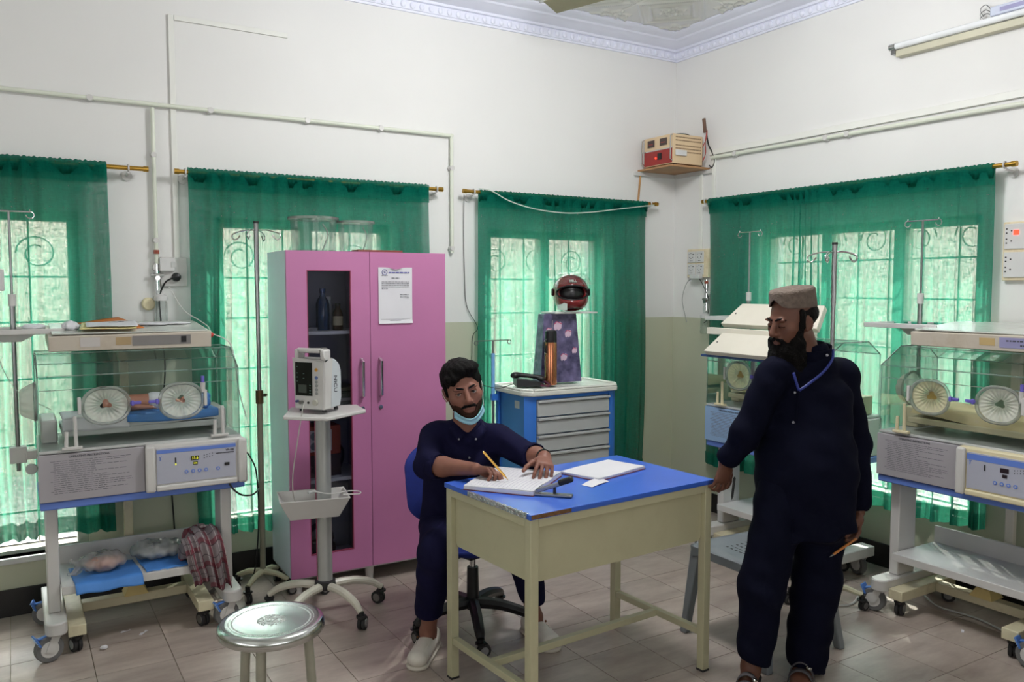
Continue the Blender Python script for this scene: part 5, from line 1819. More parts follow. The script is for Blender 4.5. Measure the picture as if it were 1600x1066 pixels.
# helmet
hm = thing('motorcycle_helmet', 'dark red full-face motorcycle helmet with raised clear visor on the board', 'helmet', (-1.165, -0.300, CTZ + 0.4545), math.radians(-28))
M_h_red = pm('helmet_red', (112, 20, 24), 0.12, var=0.2, scale=9, coat=0.6)
M_h_wht = pm('helmet_white', (206, 214, 208), 0.18, coat=0.5)
M_h_blk = pm('helmet_black_trim', (18, 16, 18), 0.35)
f = Field((-0.17, -0.20, -0.01), (0.17, 0.19, 0.26), 0.0045)
f.ell((0, 0.01, 0.125), (0.118, 0.142, 0.118), k=0.01)
f.ell((0, -0.045, 0.065), (0.098, 0.105, 0.062), k=0.04)
f.ell((0, 0.01, 0.115), (0.100, 0.122, 0.100), k=0.005, sub=True)
f.ell((0, -0.045, 0.06), (0.080, 0.085, 0.07), k=0.005, sub=True)
f.ell((0, -0.16, 0.122), (0.105, 0.13, 0.047), k=0.008, sub=True)
f.cut((0, 0, 0.0), (0, 0, -1))
f.build('shell', M_h_red, hm)
MB().ball((0, 0.012, 0.112), (0.104, 0.124, 0.098), 24, 14).build('padding', M_h_blk, hm, smooth=True)
# trim band round the face opening, white chin flash, visor
tr_ = []
for i in range(40):
    a = 2 * PI * i / 40
    x = 0.100 * math.cos(a)
    z = 0.122 + 0.046 * math.sin(a)
    y = -0.135 * math.sqrt(max(0.02, 1 - (x / 0.124) ** 2)) - 0.004
    tr_.append((x, y, z))
MB().tube(tr_, 0.006, 8, closed=True).build('opening_trim', M_h_blk, hm, smooth=True)
def vis(u, v):
    a = PI + PI * (0.06 + 0.88 * u)
    b = 0.50 + 0.95 * v
    rr = 0.148
    return (rr * 0.92 * math.cos(a) * math.cos(b - 0.35), -0.02 + rr * 1.1 * math.sin(a) * math.cos(b), 0.105 + rr * 0.98 * math.sin(b))
MB().sheet(vis, 30, 14).build('clear_visor', clear('visor_clear', (0.93, 0.95, 0.94), 0.14, 0.02, milk=0.04), hm, smooth=True, angle=180)
for s in (-1, 1):
    MB().lathe([(0, 0), (0.024, 0), (0.022, 0.008), (0, 0.010)], 16, Matrix.Translation((s * 0.117, -0.01, 0.125)) @ Matrix.Rotation(s * PI / 2, 4, 'Y')).build('visor_pivot', M_h_blk, hm, smooth=True)
for s in (-1,):
    wf = MB()
    wf.sheet(lambda u, v: ((-0.094 + 0.055 * u) , -0.158 * math.sqrt(max(0.05, 1 - ((-0.094 + 0.055 * u) / 0.106) ** 2)) + 0.004 - 0.001, 0.012 + (0.054 - 0.012 * u) * v), 10, 8)
    wf.build('white_flash', M_h_wht, hm, smooth=True, angle=180)
text('lettering', 'BELL', 0.024, M_h_wht, hm, face_m((0.0, -0.112, 0.196), (0, -0.80, 0.60)), bold=0.0006, extrude=0.004)

# flask
fk = thing('flask', 'copper steel flask with black cap and strap on the drawer trolley', 'flask', (-1.385, -0.400, CTZ))
M_copper = pm('copper_steel', (196, 126, 92), 0.22, 0.9, var=0.04)
MB().lathe([(0, 0), (0.036, 0), (0.039, 0.004), (0.039, 0.255), (0.036, 0.268), (0, 0.268)], 28).build('flask_body', M_copper, fk, smooth=True)
MB().lathe([(0, 0.268), (0.037, 0.268), (0.038, 0.275), (0.036, 0.335), (0.030, 0.342), (0, 0.342)], 24).build('flask_cap', M_black, fk, smooth=True)
MB().tube(smooth_path([(-0.036, -0.006, 0.285), (-0.056, -0.010, 0.27), (-0.052, -0.012, 0.225), (-0.040, -0.010, 0.205), (-0.036, -0.008, 0.25)], 5), 0.006, 6).build('strap', M_black, fk, smooth=True)

# telephone
tl_ = thing('telephone', 'black desk telephone lying on the drawer trolley tray', 'telephone', (-1.515, -0.340, CTZ - 0.004), math.radians(-22))
MB().prism([(-0.085, 0), (0.085, 0), (0.085, 0.020), (-0.02, 0.045), (-0.085, 0.055)], -0.07, 0.07, Matrix.Rotation(PI / 2, 4, 'X')).build('telephone_base', M_black, tl_, bevel=0.004)
f = Field((-0.13, -0.12, 0.02), (0.13, 0.10, 0.12), 0.005)
f.cone((-0.085, -0.02, 0.075), (0.070, -0.03, 0.055), 0.016, 0.014, 0.02)
f.ell((-0.088, -0.02, 0.068), (0.030, 0.026, 0.020), k=0.01)
f.ell((0.078, -0.03, 0.046), (0.028, 0.025, 0.018), k=0.01)
f.build('handset', M_black, tl_)
MB().tube(smooth_path([(0.095, -0.05, 0.030), (0.12, -0.09, 0.012), (0.10, -0.115, 0.008), (0.06, -0.10, 0.012)], 6), 0.006, 6).build('coiled_cord', pm('maroon_cord', (84, 30, 56), 0.5), tl_, smooth=True)
cdw = thing('telephone_line', 'thin black line running from the telephone to the wall', 'cable')
MB().tube(smooth_path([(-1.60, -0.31, 1.012), (-1.655, -0.36, 1.016), (-1.72, -0.30, 0.992), (-1.80, -0.16, 1.02), (-1.86, -0.03, 1.05)], 6), 0.0022, 5).build('line', M_black, cdw, smooth=True)

# ================================================================== corner shelf with voltage stabiliser
csf = thing('corner_shelf', 'brown wooden board shelf fixed high in the room corner', 'shelf', (0, 0, 0))
MB().box(-0.362, -0.002, -0.362, -0.002, 2.448, 2.462).build('board', pm('shelf_plywood', (166, 124, 84), 0.6, var=0.15, scale=10), csf, bevel=0.001)
MB().box(-0.40, -0.002, -0.024, -0.002, 2.420, 2.4475).build('wall_batten', M_offwhite, csf)
MB().box(-0.024, -0.002, -0.40, -0.024, 2.420, 2.4475).build('wall_batten', M_offwhite, csf)
MB().tube([(-0.345, -0.012, 2.42), (-0.36, -0.010, 2.24)], 0.008, 6).build('stay_strip', pm('strip_wood', (176, 134, 90), 0.6), csf)
sv = thing('voltage_stabilizer', 'cream and red voltage stabilizer box on the corner shelf', 'electrical box', (-0.18, -0.185, 2.4625))
M_sv = pm('stabilizer_cream', (214, 188, 152), 0.45, var=0.04)
MB().box(-0.15, 0.13, -0.15, 0.15, 0.012, 0.215).build('case', M_sv, sv, bevel=0.003)
MB().box(-0.153, -0.1505, -0.145, 0.145, 0.018, 0.115).build('red_front', pm('stabilizer_red', (150, 40, 36), 0.4, var=0.1), sv)
for y in (-0.085, 0.045):
    mt_ = MB().box(-0.1545, -0.1508, y - 0.005, y + 0.065, 0.145, 0.195).build('meter', pm('meter_dark', (70, 56, 52), 0.3), sv)
    MB().box(-0.1552, -0.1546, y + 0.008, y + 0.052, 0.165, 0.168).build('meter_needle', pm('needle_red', (190, 50, 40), 0.4), mt_)
MB().ball((-0.153, 0.02, 0.065), 0.008, 8, 6).build('pilot_lamp', pm('pilot_red', (255, 60, 40), 0.4, emit=(255, 50, 30), estr=3.0), sv, smooth=True)
MB().box(-0.157, -0.1535, -0.04, 0.0, 0.05, 0.095).build('breaker', M_black, sv)
for y in (-0.148, 0.148):
    MB().tube([(-0.150, y, 0.03), (-0.172, y, 0.04), (-0.172, y, 0.20), (-0.150, y, 0.208)], 0.004, 6).build('front_handle', M_chrome, sv, smooth=True)
MB().box(-0.156, -0.150, -0.148, 0.148, 0.115, 0.122).build('front_strip', M_chrome, sv)
vs_ = MB()
for r_ in range(5):
    for c_ in range(22):
        vs_.box(-0.125 + c_ * 0.011, -0.118 + c_ * 0.011, -0.1512, -0.1502, 0.09 + r_ * 0.022 + (0.012 if r_ > 2 else 0), 0.098 + r_ * 0.022 + (0.012 if r_ > 2 else 0))
vs_.build('vent_slots', pm('slot_brown', (120, 94, 70), 0.6), sv)['kind'] = 'stuff'
MB().box(-0.13, -0.03, -0.165, -0.1505, 0.065, 0.105).build('outlet_block', M_white, sv, bevel=0.004)
MB().tube(smooth_path([(-0.10, -0.05, 0.217), (-0.04, -0.03, 0.235), (0.03, -0.08, 0.235), (0.07, -0.10, 0.217)], 5), 0.005, 6).build('top_cable', M_black, sv, smooth=True)
for y in (-0.14, 0.11):
    for x in (-0.13, 0.10):
        MB().box(x, x + 0.03, y, y + 0.03, 0, 0.012).build('foot', M_rubber, sv)
wr = thing('loose_wires', 'red and black loose wires hanging beside the voltage stabilizer', 'wire')
MB().tube(smooth_path([(-0.06, -0.345, 2.60), (-0.05, -0.37, 2.66), (-0.045, -0.372, 2.72), (-0.05, -0.36, 2.64), (-0.06, -0.375, 2.56), (-0.08, -0.37, 2.50), (-0.05, -0.35, 2.53)], 6), 0.003, 5).build('red_wire', pm('wire_red', (150, 40, 30), 0.5), wr, smooth=True)
MB().tube(smooth_path([(-0.03, -0.35, 2.70), (-0.028, -0.37, 2.62), (-0.02, -0.40, 2.56), (-0.015, -0.42, 2.50), (-0.02, -0.40, 2.46), (-0.03, -0.38, 2.475)], 6), 0.005, 5).build('black_wire', M_black, wr, smooth=True)
MB().cbox((-0.045, -0.345, 2.755), (0.022, 0.012, 0.10), (0.2, -0.35, 0)).build('connector', pm('connector_brown', (110, 84, 70), 0.5), wr)

# ================================================================== sockets, flow meters, lamp fittings on the walls
so = thing('wall_socket', 'white double wall socket with a black plug by the incubator', 'socket', (-3.545, 0, 1.70))
MB().box(-0.05, 0.085, -0.018, -0.0006, -0.08, 0.075).build('back_plate', M_offwhite, so, bevel=0.004)
MB().box(-0.055, 0.020, -0.045, -0.018, 0.0, 0.07).build('switch_box', M_white, so, bevel=0.004)
MB().box(0.0, 0.02, -0.048, -0.045, 0.02, 0.05).build('rocker', M_tray_grey, so)
pg = MB().lathe([(0, 0), (0.024, 0), (0.020, 0.026), (0.010, 0.032), (0, 0.032)], 14, Matrix.Translation((0.028, -0.018, -0.030)) @ Matrix.Rotation(PI / 2, 4, 'X')).build('plug', M_black, so, smooth=True)
MB().tube(smooth_path([(0.028, -0.045, -0.032), (-0.005, -0.055, -0.040), (-0.035, -0.045, -0.065), (-0.06, -0.035, -0.14), (-0.055, -0.03, -0.26)], 6), 0.0045, 6).build('flex', M_black, so, smooth=True)

def flowmeter(label, loc, rotz, bottle=True):
    t = thing('oxygen_flowmeter', label, 'flow meter', loc, rotz, 'oxygen flow meters')
    MB().cyl((0, -0.0005, 0.10), (0, -0.03, 0.10), 0.020, n=14).build('wall_plate', M_brass if not bottle else M_offwhite, t, smooth=True)
    v_ = MB()
    v_.cyl((0, -0.026, 0.20), (0, -0.026, -0.02), 0.009, n=10)
    v_.cyl((-0.03, -0.03, 0.06), (0.03, -0.03, 0.06), 0.010, n=10)
    v_.cyl((0, -0.03, 0.045), (0, -0.05, 0.045), 0.012, n=10)
    v_.build('valve', M_chrome, t, smooth=True)
    MB().cyl((0, -0.030, 0.17), (0.0, -0.030, 0.19), 0.014, n=8).build('tap_handle', pm('tap_rust', (150, 70, 50), 0.5), t)
    MB().cyl((0.0, -0.045, -0.06), (0.0, -0.045, 0.03), 0.010, n=12).build('flow_tube', M_bucket, t, smooth=True)
    if bottle:
        MB().lathe([(0, 0), (0.030, 0), (0.032, 0.01), (0.030, 0.10), (0.026, 0.115), (0.0, 0.115)], 18, Matrix.Translation((0.012, -0.052, -0.185))).build('humidifier_jar', M_bucket, t, smooth=True)
        MB().lathe([(0, 0.112), (0.034, 0.112), (0.034, 0.135), (0.02, 0.145), (0, 0.145)], 18, Matrix.Translation((0.012, -0.052, -0.185))).build('jar_lid', M_white, t, smooth=True)
    return t
flowmeter('oxygen flow meter with clear humidifier jar below the wall socket', (-3.612, 0, 1.62), 0)
flowmeter('oxygen flow meter on the beige wall under the four-gang socket box', (0, -0.372, 1.47), -PI / 2, True)
dg = thing('gauge_dial', 'round pale plastic dial hanging beside the humidifier jar', 'gauge', (-3.655, -0.004, 1.53))
MB().lathe([(0, 0), (0.034, 0), (0.034, 0.012), (0.028, 0.018), (0, 0.018)], 20, Matrix.Rotation(PI / 2, 4, 'X')).build('dial_case', M_cream, dg, smooth=True)

sb4 = thing('socket_box', 'cream four-gang socket box on the wall by the corner', 'socket', (0, -0.28, 1.79), -PI / 2)
MB().box(-0.105, 0.105, -0.030, -0.0006, -0.105, 0.100).build('back_box', pm('aged_box', (222, 208, 178), 0.5, dirt=(170, 140, 90), damt=0.5, dscale=12), sb4, bevel=0.004)
for i in range(2):
    for j in range(2):
        x, z = -0.092 + i * 0.083, -0.085 + j * 0.088
        pl_ = MB().box(x, x + 0.076, -0.038, -0.0302, z, z + 0.080).build('socket_plate', M_white, sb4, bevel=0.003)
        hb = MB()
        for dx, dz in ((0.016, 0.060), (0.034, 0.066), (0.052, 0.060), (0.060, 0.060), (0.020, 0.038), (0.034, 0.030), (0.050, 0.038), (0.028, 0.014), (0.044, 0.014)):
            hb.cyl((x + dx, -0.0375, z + dz), (x + dx, -0.0388, z + dz), 0.0035, n=8)
        hb.build('pin_holes', M_black, pl_)['kind'] = 'stuff'
MB().box(-0.035, 0.065, -0.075, -0.0385, -0.115, -0.085).build('adaptor', M_white, sb4, bevel=0.005)
for k, (x, e) in enumerate(((-0.03, -0.10), (0.05, 0.09))):
    MB().tube(smooth_path([(x, -0.06, -0.11), (x + e * 0.5, -0.065, -0.16), (x + e, -0.05, -0.27), (x + e * 0.7, -0.04, -0.40), (x + e * 0.5, -0.05, -0.43)], 6), 0.0028, 6).build('flex', M_black if k else pm('flex_grey', (150, 152, 150), 0.5), sb4, smooth=True)
sw = thing('switch_board', 'white switch board with red pilot light at the frame edge', 'switch', (0, -2.50, 1.80), -PI / 2)
MB().box(-0.085, 0.14, -0.030, -0.0006, -0.15, 0.14).build('back_box', pm('aged_box', (222, 208, 178)), sw, bevel=0.004)
for z in (-0.135, 0.005):
    pl_ = MB().box(-0.075, 0.12, -0.038, -0.0302, z, z + 0.125).build('switch_plate', M_white, sw, bevel=0.003)
    hb = MB()
    for dx, dz in ((0.012, 0.10), (0.012, 0.08), (0.012, 0.05), (0.012, 0.03), (0.035, 0.09), (0.035, 0.04)):
        hb.cyl((-0.075 + dx, -0.0375, z + dz), (-0.075 + dx, -0.039, z + dz), 0.004, n=8)
    hb.build('pin_holes', M_black, pl_)['kind'] = 'stuff'
MB().box(-0.03, -0.005, -0.041, -0.038, 0.075, 0.098).build('pilot_lamp', pm('pilot_red', (255, 60, 40)), sw)

tu = thing('tube_light', 'unlit fluorescent tube light mounted high on the wall', 'lamp', (0, 0, 0))
MB().box(-0.050, -0.0006, -3.05, -1.81, 2.885, 2.922).build('batten', pm('batten_beige', (196, 192, 170), 0.5), tu, bevel=0.003)
MB().cyl((-0.058, -3.05, 2.940), (-0.058, -1.80, 2.940), 0.0165, n=14).build('tube', pm('tube_glass_white', (232, 234, 236), 0.15), tu, smooth=True)
for y in (-1.80, -3.05):
    MB().cyl((-0.058, y - 0.018, 2.940), (-0.058, y + 0.018, 2.940), 0.0185, n=14).build('tube_end', M_chrome, tu, smooth=True)
    MB().box(-0.060, -0.02, y - 0.012, y + 0.012, 2.90, 2.94).build('lamp_holder', M_steel, tu)
bl = thing('ballast', 'loose pale ballast with wires resting on top of the tube light', 'electrical part', (-0.030, -2.42, 2.9575))
MB().box(-0.024, 0.022, -0.16, 0.10, 0.004, 0.052).build('ballast_case', pm('ballast_lavender', (196, 202, 220), 0.4), bl, bevel=0.006)
MB().box(-0.0255, -0.0242, -0.10, 0.05, 0.018, 0.038).build('ballast_label', M_label_lav, bl)
for k, e in enumerate((0.0, 0.02, 0.045)):
    MB().tube(smooth_path([(0.0, 0.10, 0.02 + e * 0.4), (-0.005, 0.13, 0.03 + e), (0.0, 0.16, 0.015 + e), (0.005, 0.145, e * 0.5)], 5), 0.0022, 5).build('wire', M_steel, bl, smooth=True)

# drooping white cable over the third curtain, wire down the wall
cb1 = thing('hanging_cable', 'thin white cable drooping across the curtain behind the helmet', 'cable')
MB().tube(smooth_path([(-1.735, -0.105, 2.235), (-1.66, -0.125, 2.225), (-1.52, -0.130, 2.165), (-1.33, -0.132, 2.125), (-1.10, -0.132, 2.11), (-0.88, -0.130, 2.125), (-0.66, -0.130, 2.155), (-0.48, -0.128, 2.180), (-0.30, -0.115, 2.205)], 6), 0.0035, 6).build('cable', pm('cable_white', (196, 208, 196), 0.5), cb1, smooth=True)
cb2 = thing('hanging_wire', 'thin dark wire hanging down the wall beside the helmet curtain', 'wire')
MB().tube(smooth_path([(-1.80, -0.03, 2.20), (-1.795, -0.014, 1.95), (-1.79, -0.012, 1.72), (-1.775, -0.012, 1.50), (-1.70, -0.02, 1.36), (-1.735, -0.02, 1.30), (-1.74, -0.015, 1.15), (-1.755, -0.012, 1.05)], 6), 0.0022, 5).build('wire', M_rubber, cb2, smooth=True)

# ceiling fan, one blade tip reaching into the picture
fn = thing('ceiling_fan', 'ceiling fan with greenish-brown blade tip below the ornate ceiling', 'fan', (-1.259, -1.258, 0.15))
MB().cyl((0, 0, 3.12), (0, 0, HC - 0.152), 0.012, n=10).build('down_rod', M_white, fn, smooth=True)
MB().lathe([(0, 3.065), (0.07, 3.07), (0.10, 3.09), (0.10, 3.115), (0.06, 3.135), (0, 3.135)], 24).build('motor', M_white, fn, smooth=True)
for k in range(3):
    a = 1.9498 + k * 2 * PI / 3
    M = Matrix.Rotation(a, 4, 'Z')
    MB().cbox((0.16, 0, 3.10), (0.16, 0.03, 0.006)).build('blade_arm', M_steel, fn).matrix_local = M
    b_ = MB()
    b_.add([(0.20, -0.05, 3.085), (0.72, -0.068, 3.078), (0.72, 0.068, 3.108), (0.20, 0.05, 3.112), (0.20, -0.05, 3.090), (0.72, -0.068, 3.083), (0.72, 0.068, 3.113), (0.20, 0.05, 3.117)], [(0, 3, 2, 1), (4, 5, 6, 7), (0, 1, 5, 4), (1, 2, 6, 5), (2, 3, 7, 6), (3, 0, 4, 7)])
    b_.build('blade', pm('fan_blade_olive', (126, 122, 96), 0.5), fn).matrix_local = M

# ================================================================== people
M_skin1 = pm('skin_standing', (104, 68, 54), 0.5, var=0.06, scale=30, sss=0.08, spec=0.35)
M_skin2 = pm('skin_seated', (134, 90, 76), 0.5, var=0.06, scale=30, sss=0.08, spec=0.35)
M_hair = pm('black_hair', (11, 9, 8), 0.6, var=0.4, scale=40, bump=0.5, bscale=180, spec=0.12)
M_beard = pm('black_beard', (13, 11, 11), 0.85, var=0.4, scale=60, bump=1.0, bscale=140, spec=0.15)
M_navy1 = pm('navy_cloth_dark', (9, 11, 29), 0.85, var=0.10, scale=9, bump=0.12, bscale=260, spec=0.1)
M_navy2 = pm('navy_cloth', (22, 21, 50), 0.85, var=0.10, scale=9, bump=0.12, bscale=260, spec=0.1)
M_eye = pm('eye_white', (150, 140, 132), 0.3)
M_iris = pm('eye_iris', (30, 20, 14), 0.15)
M_lip = pm('lips', (120, 66, 58), 0.5)
M_button = pm('shirt_button', (150, 150, 160), 0.25, 0.4)

def unit(v):
    v = np.array(v, float)
    return v / np.linalg.norm(v)

class Head:
    """Head space: face looks along -y, z up, origin between the ears at eye height."""
    def __init__(s, c, fwd, roll=0.0, k=1.0):
        f = unit(fwd)
        yb = -f
        z = np.array([0, 0, 1.0])
        x = unit(np.cross(yb, z))
        z = np.cross(x, yb)
        cr, sr = math.cos(roll), math.sin(roll)
        x, z = x * cr + z * sr, z * cr - x * sr
        s.R = np.stack([x, yb, z], 1)
        s.c = np.array(c, float)
        s.k = k
    def p(s, v):
        return s.c + s.R @ (np.array(v, float) * s.k)
    def m(s):
        M = Matrix([list(s.R[i] * s.k) + [s.c[i]] for i in range(3)] + [[0, 0, 0, 1]])
        return M
    def ell(s, F, c, r, k=0.01, sub=False, rot=None):
        R = s.R if rot is None else s.R @ np.array(Euler(rot).to_matrix())
        F.ell(s.p(c), np.array(r) * s.k, R, k * s.k, sub)
    def cone(s, F, a, b, ra, rb, k=0.01, sub=False):
        F.cone(s.p(a), s.p(b), ra * s.k, rb * s.k, k * s.k, sub)

def sculpt_head(F, H, lids=0.5):
    H.ell(F, (0, 0.012, 0.038), (0.073, 0.092, 0.080), 0.02)
    H.ell(F, (0, -0.028, -0.030), (0.063, 0.062, 0.078), 0.035)
    H.ell(F, (0, -0.020, -0.055), (0.055, 0.058, 0.050), 0.03)
    H.ell(F, (0, -0.073, -0.098), (0.024, 0.018, 0.018), 0.03)
    for s in (-1, 1):
        H.ell(F, (s * 0.044, -0.058, -0.022), (0.022, 0.020, 0.018), 0.025)
        H.ell(F, (s * 0.028, -0.083, 0.020), (0.026, 0.010, 0.008), 0.014, rot=(0, 0, -s * 0.25))
    for s in (-1, 1):
        H.ell(F, (s * 0.0315, -0.098, 0.000), (0.017, 0.013, 0.0095), 0.010, True)
    H.cone(F, (0, -0.086, 0.014), (0, -0.111, -0.030), 0.0085, 0.0125, 0.010)
    H.ell(F, (0, -0.110, -0.033), (0.0115, 0.012, 0.010), 0.008)
    for s in (-1, 1):
        H.ell(F, (s * 0.0125, -0.097, -0.037), (0.0085, 0.011, 0.0075), 0.006)
    H.ell(F, (0, -0.088, -0.060), (0.024, 0.012, 0.010), 0.012)
    H.ell(F, (0, -0.094, -0.0645), (0.022, 0.008, 0.0050), 0.005)
    H.ell(F, (0, -0.091, -0.0755), (0.019, 0.009, 0.0062), 0.005)
    for s in (-1, 1):
        H.ell(F, (s * 0.075, 0.010, -0.008), (0.009, 0.020, 0.031), 0.008, rot=(0.18, 0, s * -0.35))
        H.ell(F, (s * 0.083, 0.004, -0.004), (0.005, 0.010, 0.018), 0.005, True, rot=(0.18, 0, s * -0.35))
        H.ell(F, (s * 0.074, 0.000, -0.034), (0.007, 0.009, 0.009), 0.008)
        # upper eyelid
        H.ell(F, (s * 0.0315, -0.0835, 0.0050 - 0.006 * lids), (0.0155, 0.0085, 0.0050 + 0.003 * lids), 0.004)
        H.ell(F, (s * 0.0315, -0.0815, -0.0085), (0.0140, 0.0080, 0.0045), 0.004)

def eyes(H, parent, look=(0, 0), body=None):
    for s in (-1, 1):
        e = MB().ball((0, 0, 0), 0.0118, 16, 10).build('eye', M_eye, parent, smooth=True)
        e.matrix_local = H.m() @ Matrix.Translation((s * 0.0315, -0.0790, -0.0015))
        ir = MB().ball((0.004 * look[0], -0.0088, 0.004 * look[1]), (0.0060, 0.0036, 0.0060), 12, 8).build('iris', M_iris, e, smooth=True)

def hand(F, w, fwd, nrm, ts, curl, spread=0.08, thumb=(0.55, 0.75, 0.25), tcurl=0.4, s=1.0):
    """w: wrist; fwd: towards the knuckles; nrm: palm side; ts: thumb side; curl: per finger (three joint angles)."""
    w = np.array(w, float)
    fwd = unit(fwd)
    nrm = unit(np.array(nrm, float) - fwd * (np.array(nrm, float) @ fwd))
    t0 = np.cross(fwd, nrm)
    ts = t0 if t0 @ np.array(ts, float) > 0 else -t0
    F.ecap(w + fwd * 0.005 * s, w + fwd * 0.075 * s, ts, (0.026 * s, 0.017 * s), (0.040 * s, 0.0135 * s), 0.012, end=0.016)
    F.ell(w + (fwd * 0.035 + ts * 0.024 + nrm * 0.008) * s, (0.020 * s, 0.020 * s, 0.016 * s), None, 0.012)
    tips = []
    for i, (o, L) in enumerate(((0.031, 0.072), (0.0105, 0.080), (-0.0105, 0.074), (-0.030, 0.058))):
        p = w + (fwd * (0.082 - 0.004 * abs(i - 1.3)) + ts * o) * s
        a = 0.0
        d0 = unit(fwd + ts * spread * (1.2 - 0.8 * i))
        r = (0.0092 if i < 3 else 0.0082) * s
        for j, q in enumerate((0.44, 0.31, 0.25)):
            a += curl[i][j]
            d = d0 * math.cos(a) + nrm * math.sin(a)
            e = p + d * L * q * s
            F.cone(p, e, r, r * 0.93, 0.0035)
            p, r = e, r * 0.93
        tips.append(p)
    d = unit(fwd * thumb[0] + ts * thumb[1] + nrm * thumb[2])
    p = w + (fwd * 0.022 + ts * 0.024 + nrm * 0.006) * s
    for j, (q, r) in enumerate(((0.040, 0.0125), (0.033, 0.0105), (0.026, 0.0095))):
        e = p + d * q * s
        F.cone(p, e, r * s, r * 0.92 * s, 0.006)
        p = e
        d = unit(d + fwd * tcurl * 0.6 + nrm * tcurl * 0.35 - ts * tcurl * 0.5)
    tips.append(p)
    return tips

def folds(amp, seed):
    def f(X, Y, Z):
        return amp * (np.sin(34 * X + 21 * Z + seed + 2.2 * np.sin(9 * Z + seed)) * np.sin(13 * Y - 16 * Z + 1.3 * seed) + 0.6 * np.sin(55 * Z + 18 * X + 3 * np.sin(11 * Y + seed)) * np.sin(19 * X + seed))
    return f

VR = math.radians(-31.4)

# ------------------------------------------------------------------ standing man
pA = thing('person', 'bearded man standing in navy shirt and trousers, patterned cap, pen in hand', 'person', (-1.582, -2.480, 0), VR)
fb = np.array([-0.62, -0.785, 0])
sd = np.array([0.785, -0.62, 0])
HA = Head((-0.048, 0.000, 1.487), (-0.88, -0.43, -0.20), roll=-0.02, k=1.0)
wr_R, wr_L = np.array([-0.282, 0.072, 0.902]), np.array([0.258, 0.050, 0.705])
sh_R, sh_L = np.array([-0.128, -0.030, 1.280]), np.array([0.190, 0.080, 1.265])
el_R, el_L = np.array([-0.222, 0.000, 1.040]), np.array([0.268, 0.115, 0.975])
F = Field((-0.42, -0.32, -0.01), (0.40, 0.32, 1.66), 0.0038)
F.ecap((0.02, 0.03, 0.90), (0.035, 0.035, 1.20), sd, (0.11, 0.075), (0.115, 0.075), 0.03)
F.cone((0.045, 0.035, 1.25), HA.p((0, 0.028, -0.07)), 0.066, 0.056, 0.03)
for a, b, c in ((sh_R, el_R, wr_R), (sh_L, el_L, wr_L)):
    F.cone((0.035, 0.03, 1.22), a, 0.045, 0.042, 0.03)
    F.cone(a, b, 0.042, 0.036, 0.03)
    F.cone(b, c, 0.038, 0.027, 0.02)
hips = ((-0.065, 0.0, 0.82), (0.105, 0.045, 0.82))
knees = ((-0.150, -0.030, 0.44), (0.095, 0.060, 0.44))
ankles = ((-0.190, -0.020, 0.085), (0.062, 0.085, 0.085))
ft = unit((-0.42, -0.91, 0))
for h, k_, a in zip(hips, knees, ankles):
    F.cone(h, k_, 0.075, 0.052, 0.03)
    F.cone(k_, a, 0.05, 0.036, 0.02)
    a = np.array(a)
    heel, ball_, toe = a - ft * 0.045 + np.array([0, 0, -0.045]), a + ft * 0.115 + np.array([0, 0, -0.052]), a + ft * 0.185 + np.array([0, 0, -0.058])
    F.cone(a, heel, 0.038, 0.034, 0.02)
    F.ecap(a + np.array([0, 0, -0.02]), ball_, np.cross(ft, [0, 0, 1]), (0.033, 0.034), (0.044, 0.020), 0.02)
    F.ecap(ball_, toe, np.cross(ft, [0, 0, 1]), (0.044, 0.020), (0.034, 0.014), 0.012)
sculpt_head(F, HA, lids=1.0)
for s in (-1, 1):
    HA.ell(F, (s * 0.0315, -0.0820, -0.0020), (0.0150, 0.0090, 0.0085), 0.004)
# right hand laid over the desk corner, left hand holding the pen
hand(F, wr_R, (-0.16, 0.02, -0.98), (-0.35, 0.93, 0.0), (0.9, 0.3, 0), [(0.25, 0.75, 0.6), (0.2, 0.7, 0.6), (0.2, 0.65, 0.55), (0.2, 0.6, 0.5)], 0.06, (0.80, 0.45, 0.15), 0.35, 1.0)
tipsA = hand(F, wr_L, (-0.22, -0.15, -0.96), (-0.78, -0.10, 0.2), (0.15, -0.95, 0.0), [(0.35, 0.65, 0.5), (0.45, 0.75, 0.6), (0.55, 0.85, 0.6), (0.6, 0.9, 0.6)], 0.03, (0.75, 0.35, 0.45), 0.5, 1.05)
F.build('body', M_skin1, pA)
# shirt
S = Field((-0.42, -0.30, 0.52), (0.42, 0.34, 1.46), 0.0062)
S.ecap((0.028, 0.040, 1.185), (0.020, 0.015, 0.62), sd, (0.178, 0.122), (0.205, 0.150), 0.03, end=0.10)
S.ell((0.010, -0.02, 0.90), (0.178, 0.135, 0.20), np.stack([sd, -fb, [0, 0, 1]], 1), 0.08)
S.cone((0.045, 0.040, 1.300), (-0.100, -0.018, 1.275), 0.062, 0.058, 0.05)
S.cone((0.045, 0.040, 1.300), (0.165, 0.075, 1.262), 0.062, 0.060, 0.05)
S.cone((0.05, 0.035, 1.30), (0.045, 0.03, 1.355), 0.085, 0.070, 0.03)
for a, b, c, q in ((sh_R, el_R, wr_R, 0.80), (sh_L, el_L, wr_L, 0.88)):
    S.cone(a, b, 0.063, 0.057, 0.045)
    e = b + (c - b) * q
    S.cone(b, e, 0.056, 0.050, 0.03)
S.cut((0.0, 0, 0.625), (0.20, 0.0, -0.98), 0.004)
for a, b, c in ((sh_R, el_R, wr_R), (sh_L, el_L, wr_L)):
    d = unit(c - b)
    S.cone(c + d * 0.062, c + d * 0.075, 0.066, 0.066, 0.002, True)
S.cone((0.03, 0.015, 1.42), (0.04, 0.025, 1.50), 0.058, 0.075, 0.01, True)
S.ripple(folds(0.0055, 1.0))
shirtA = S.build('shirt', M_navy1, pA)
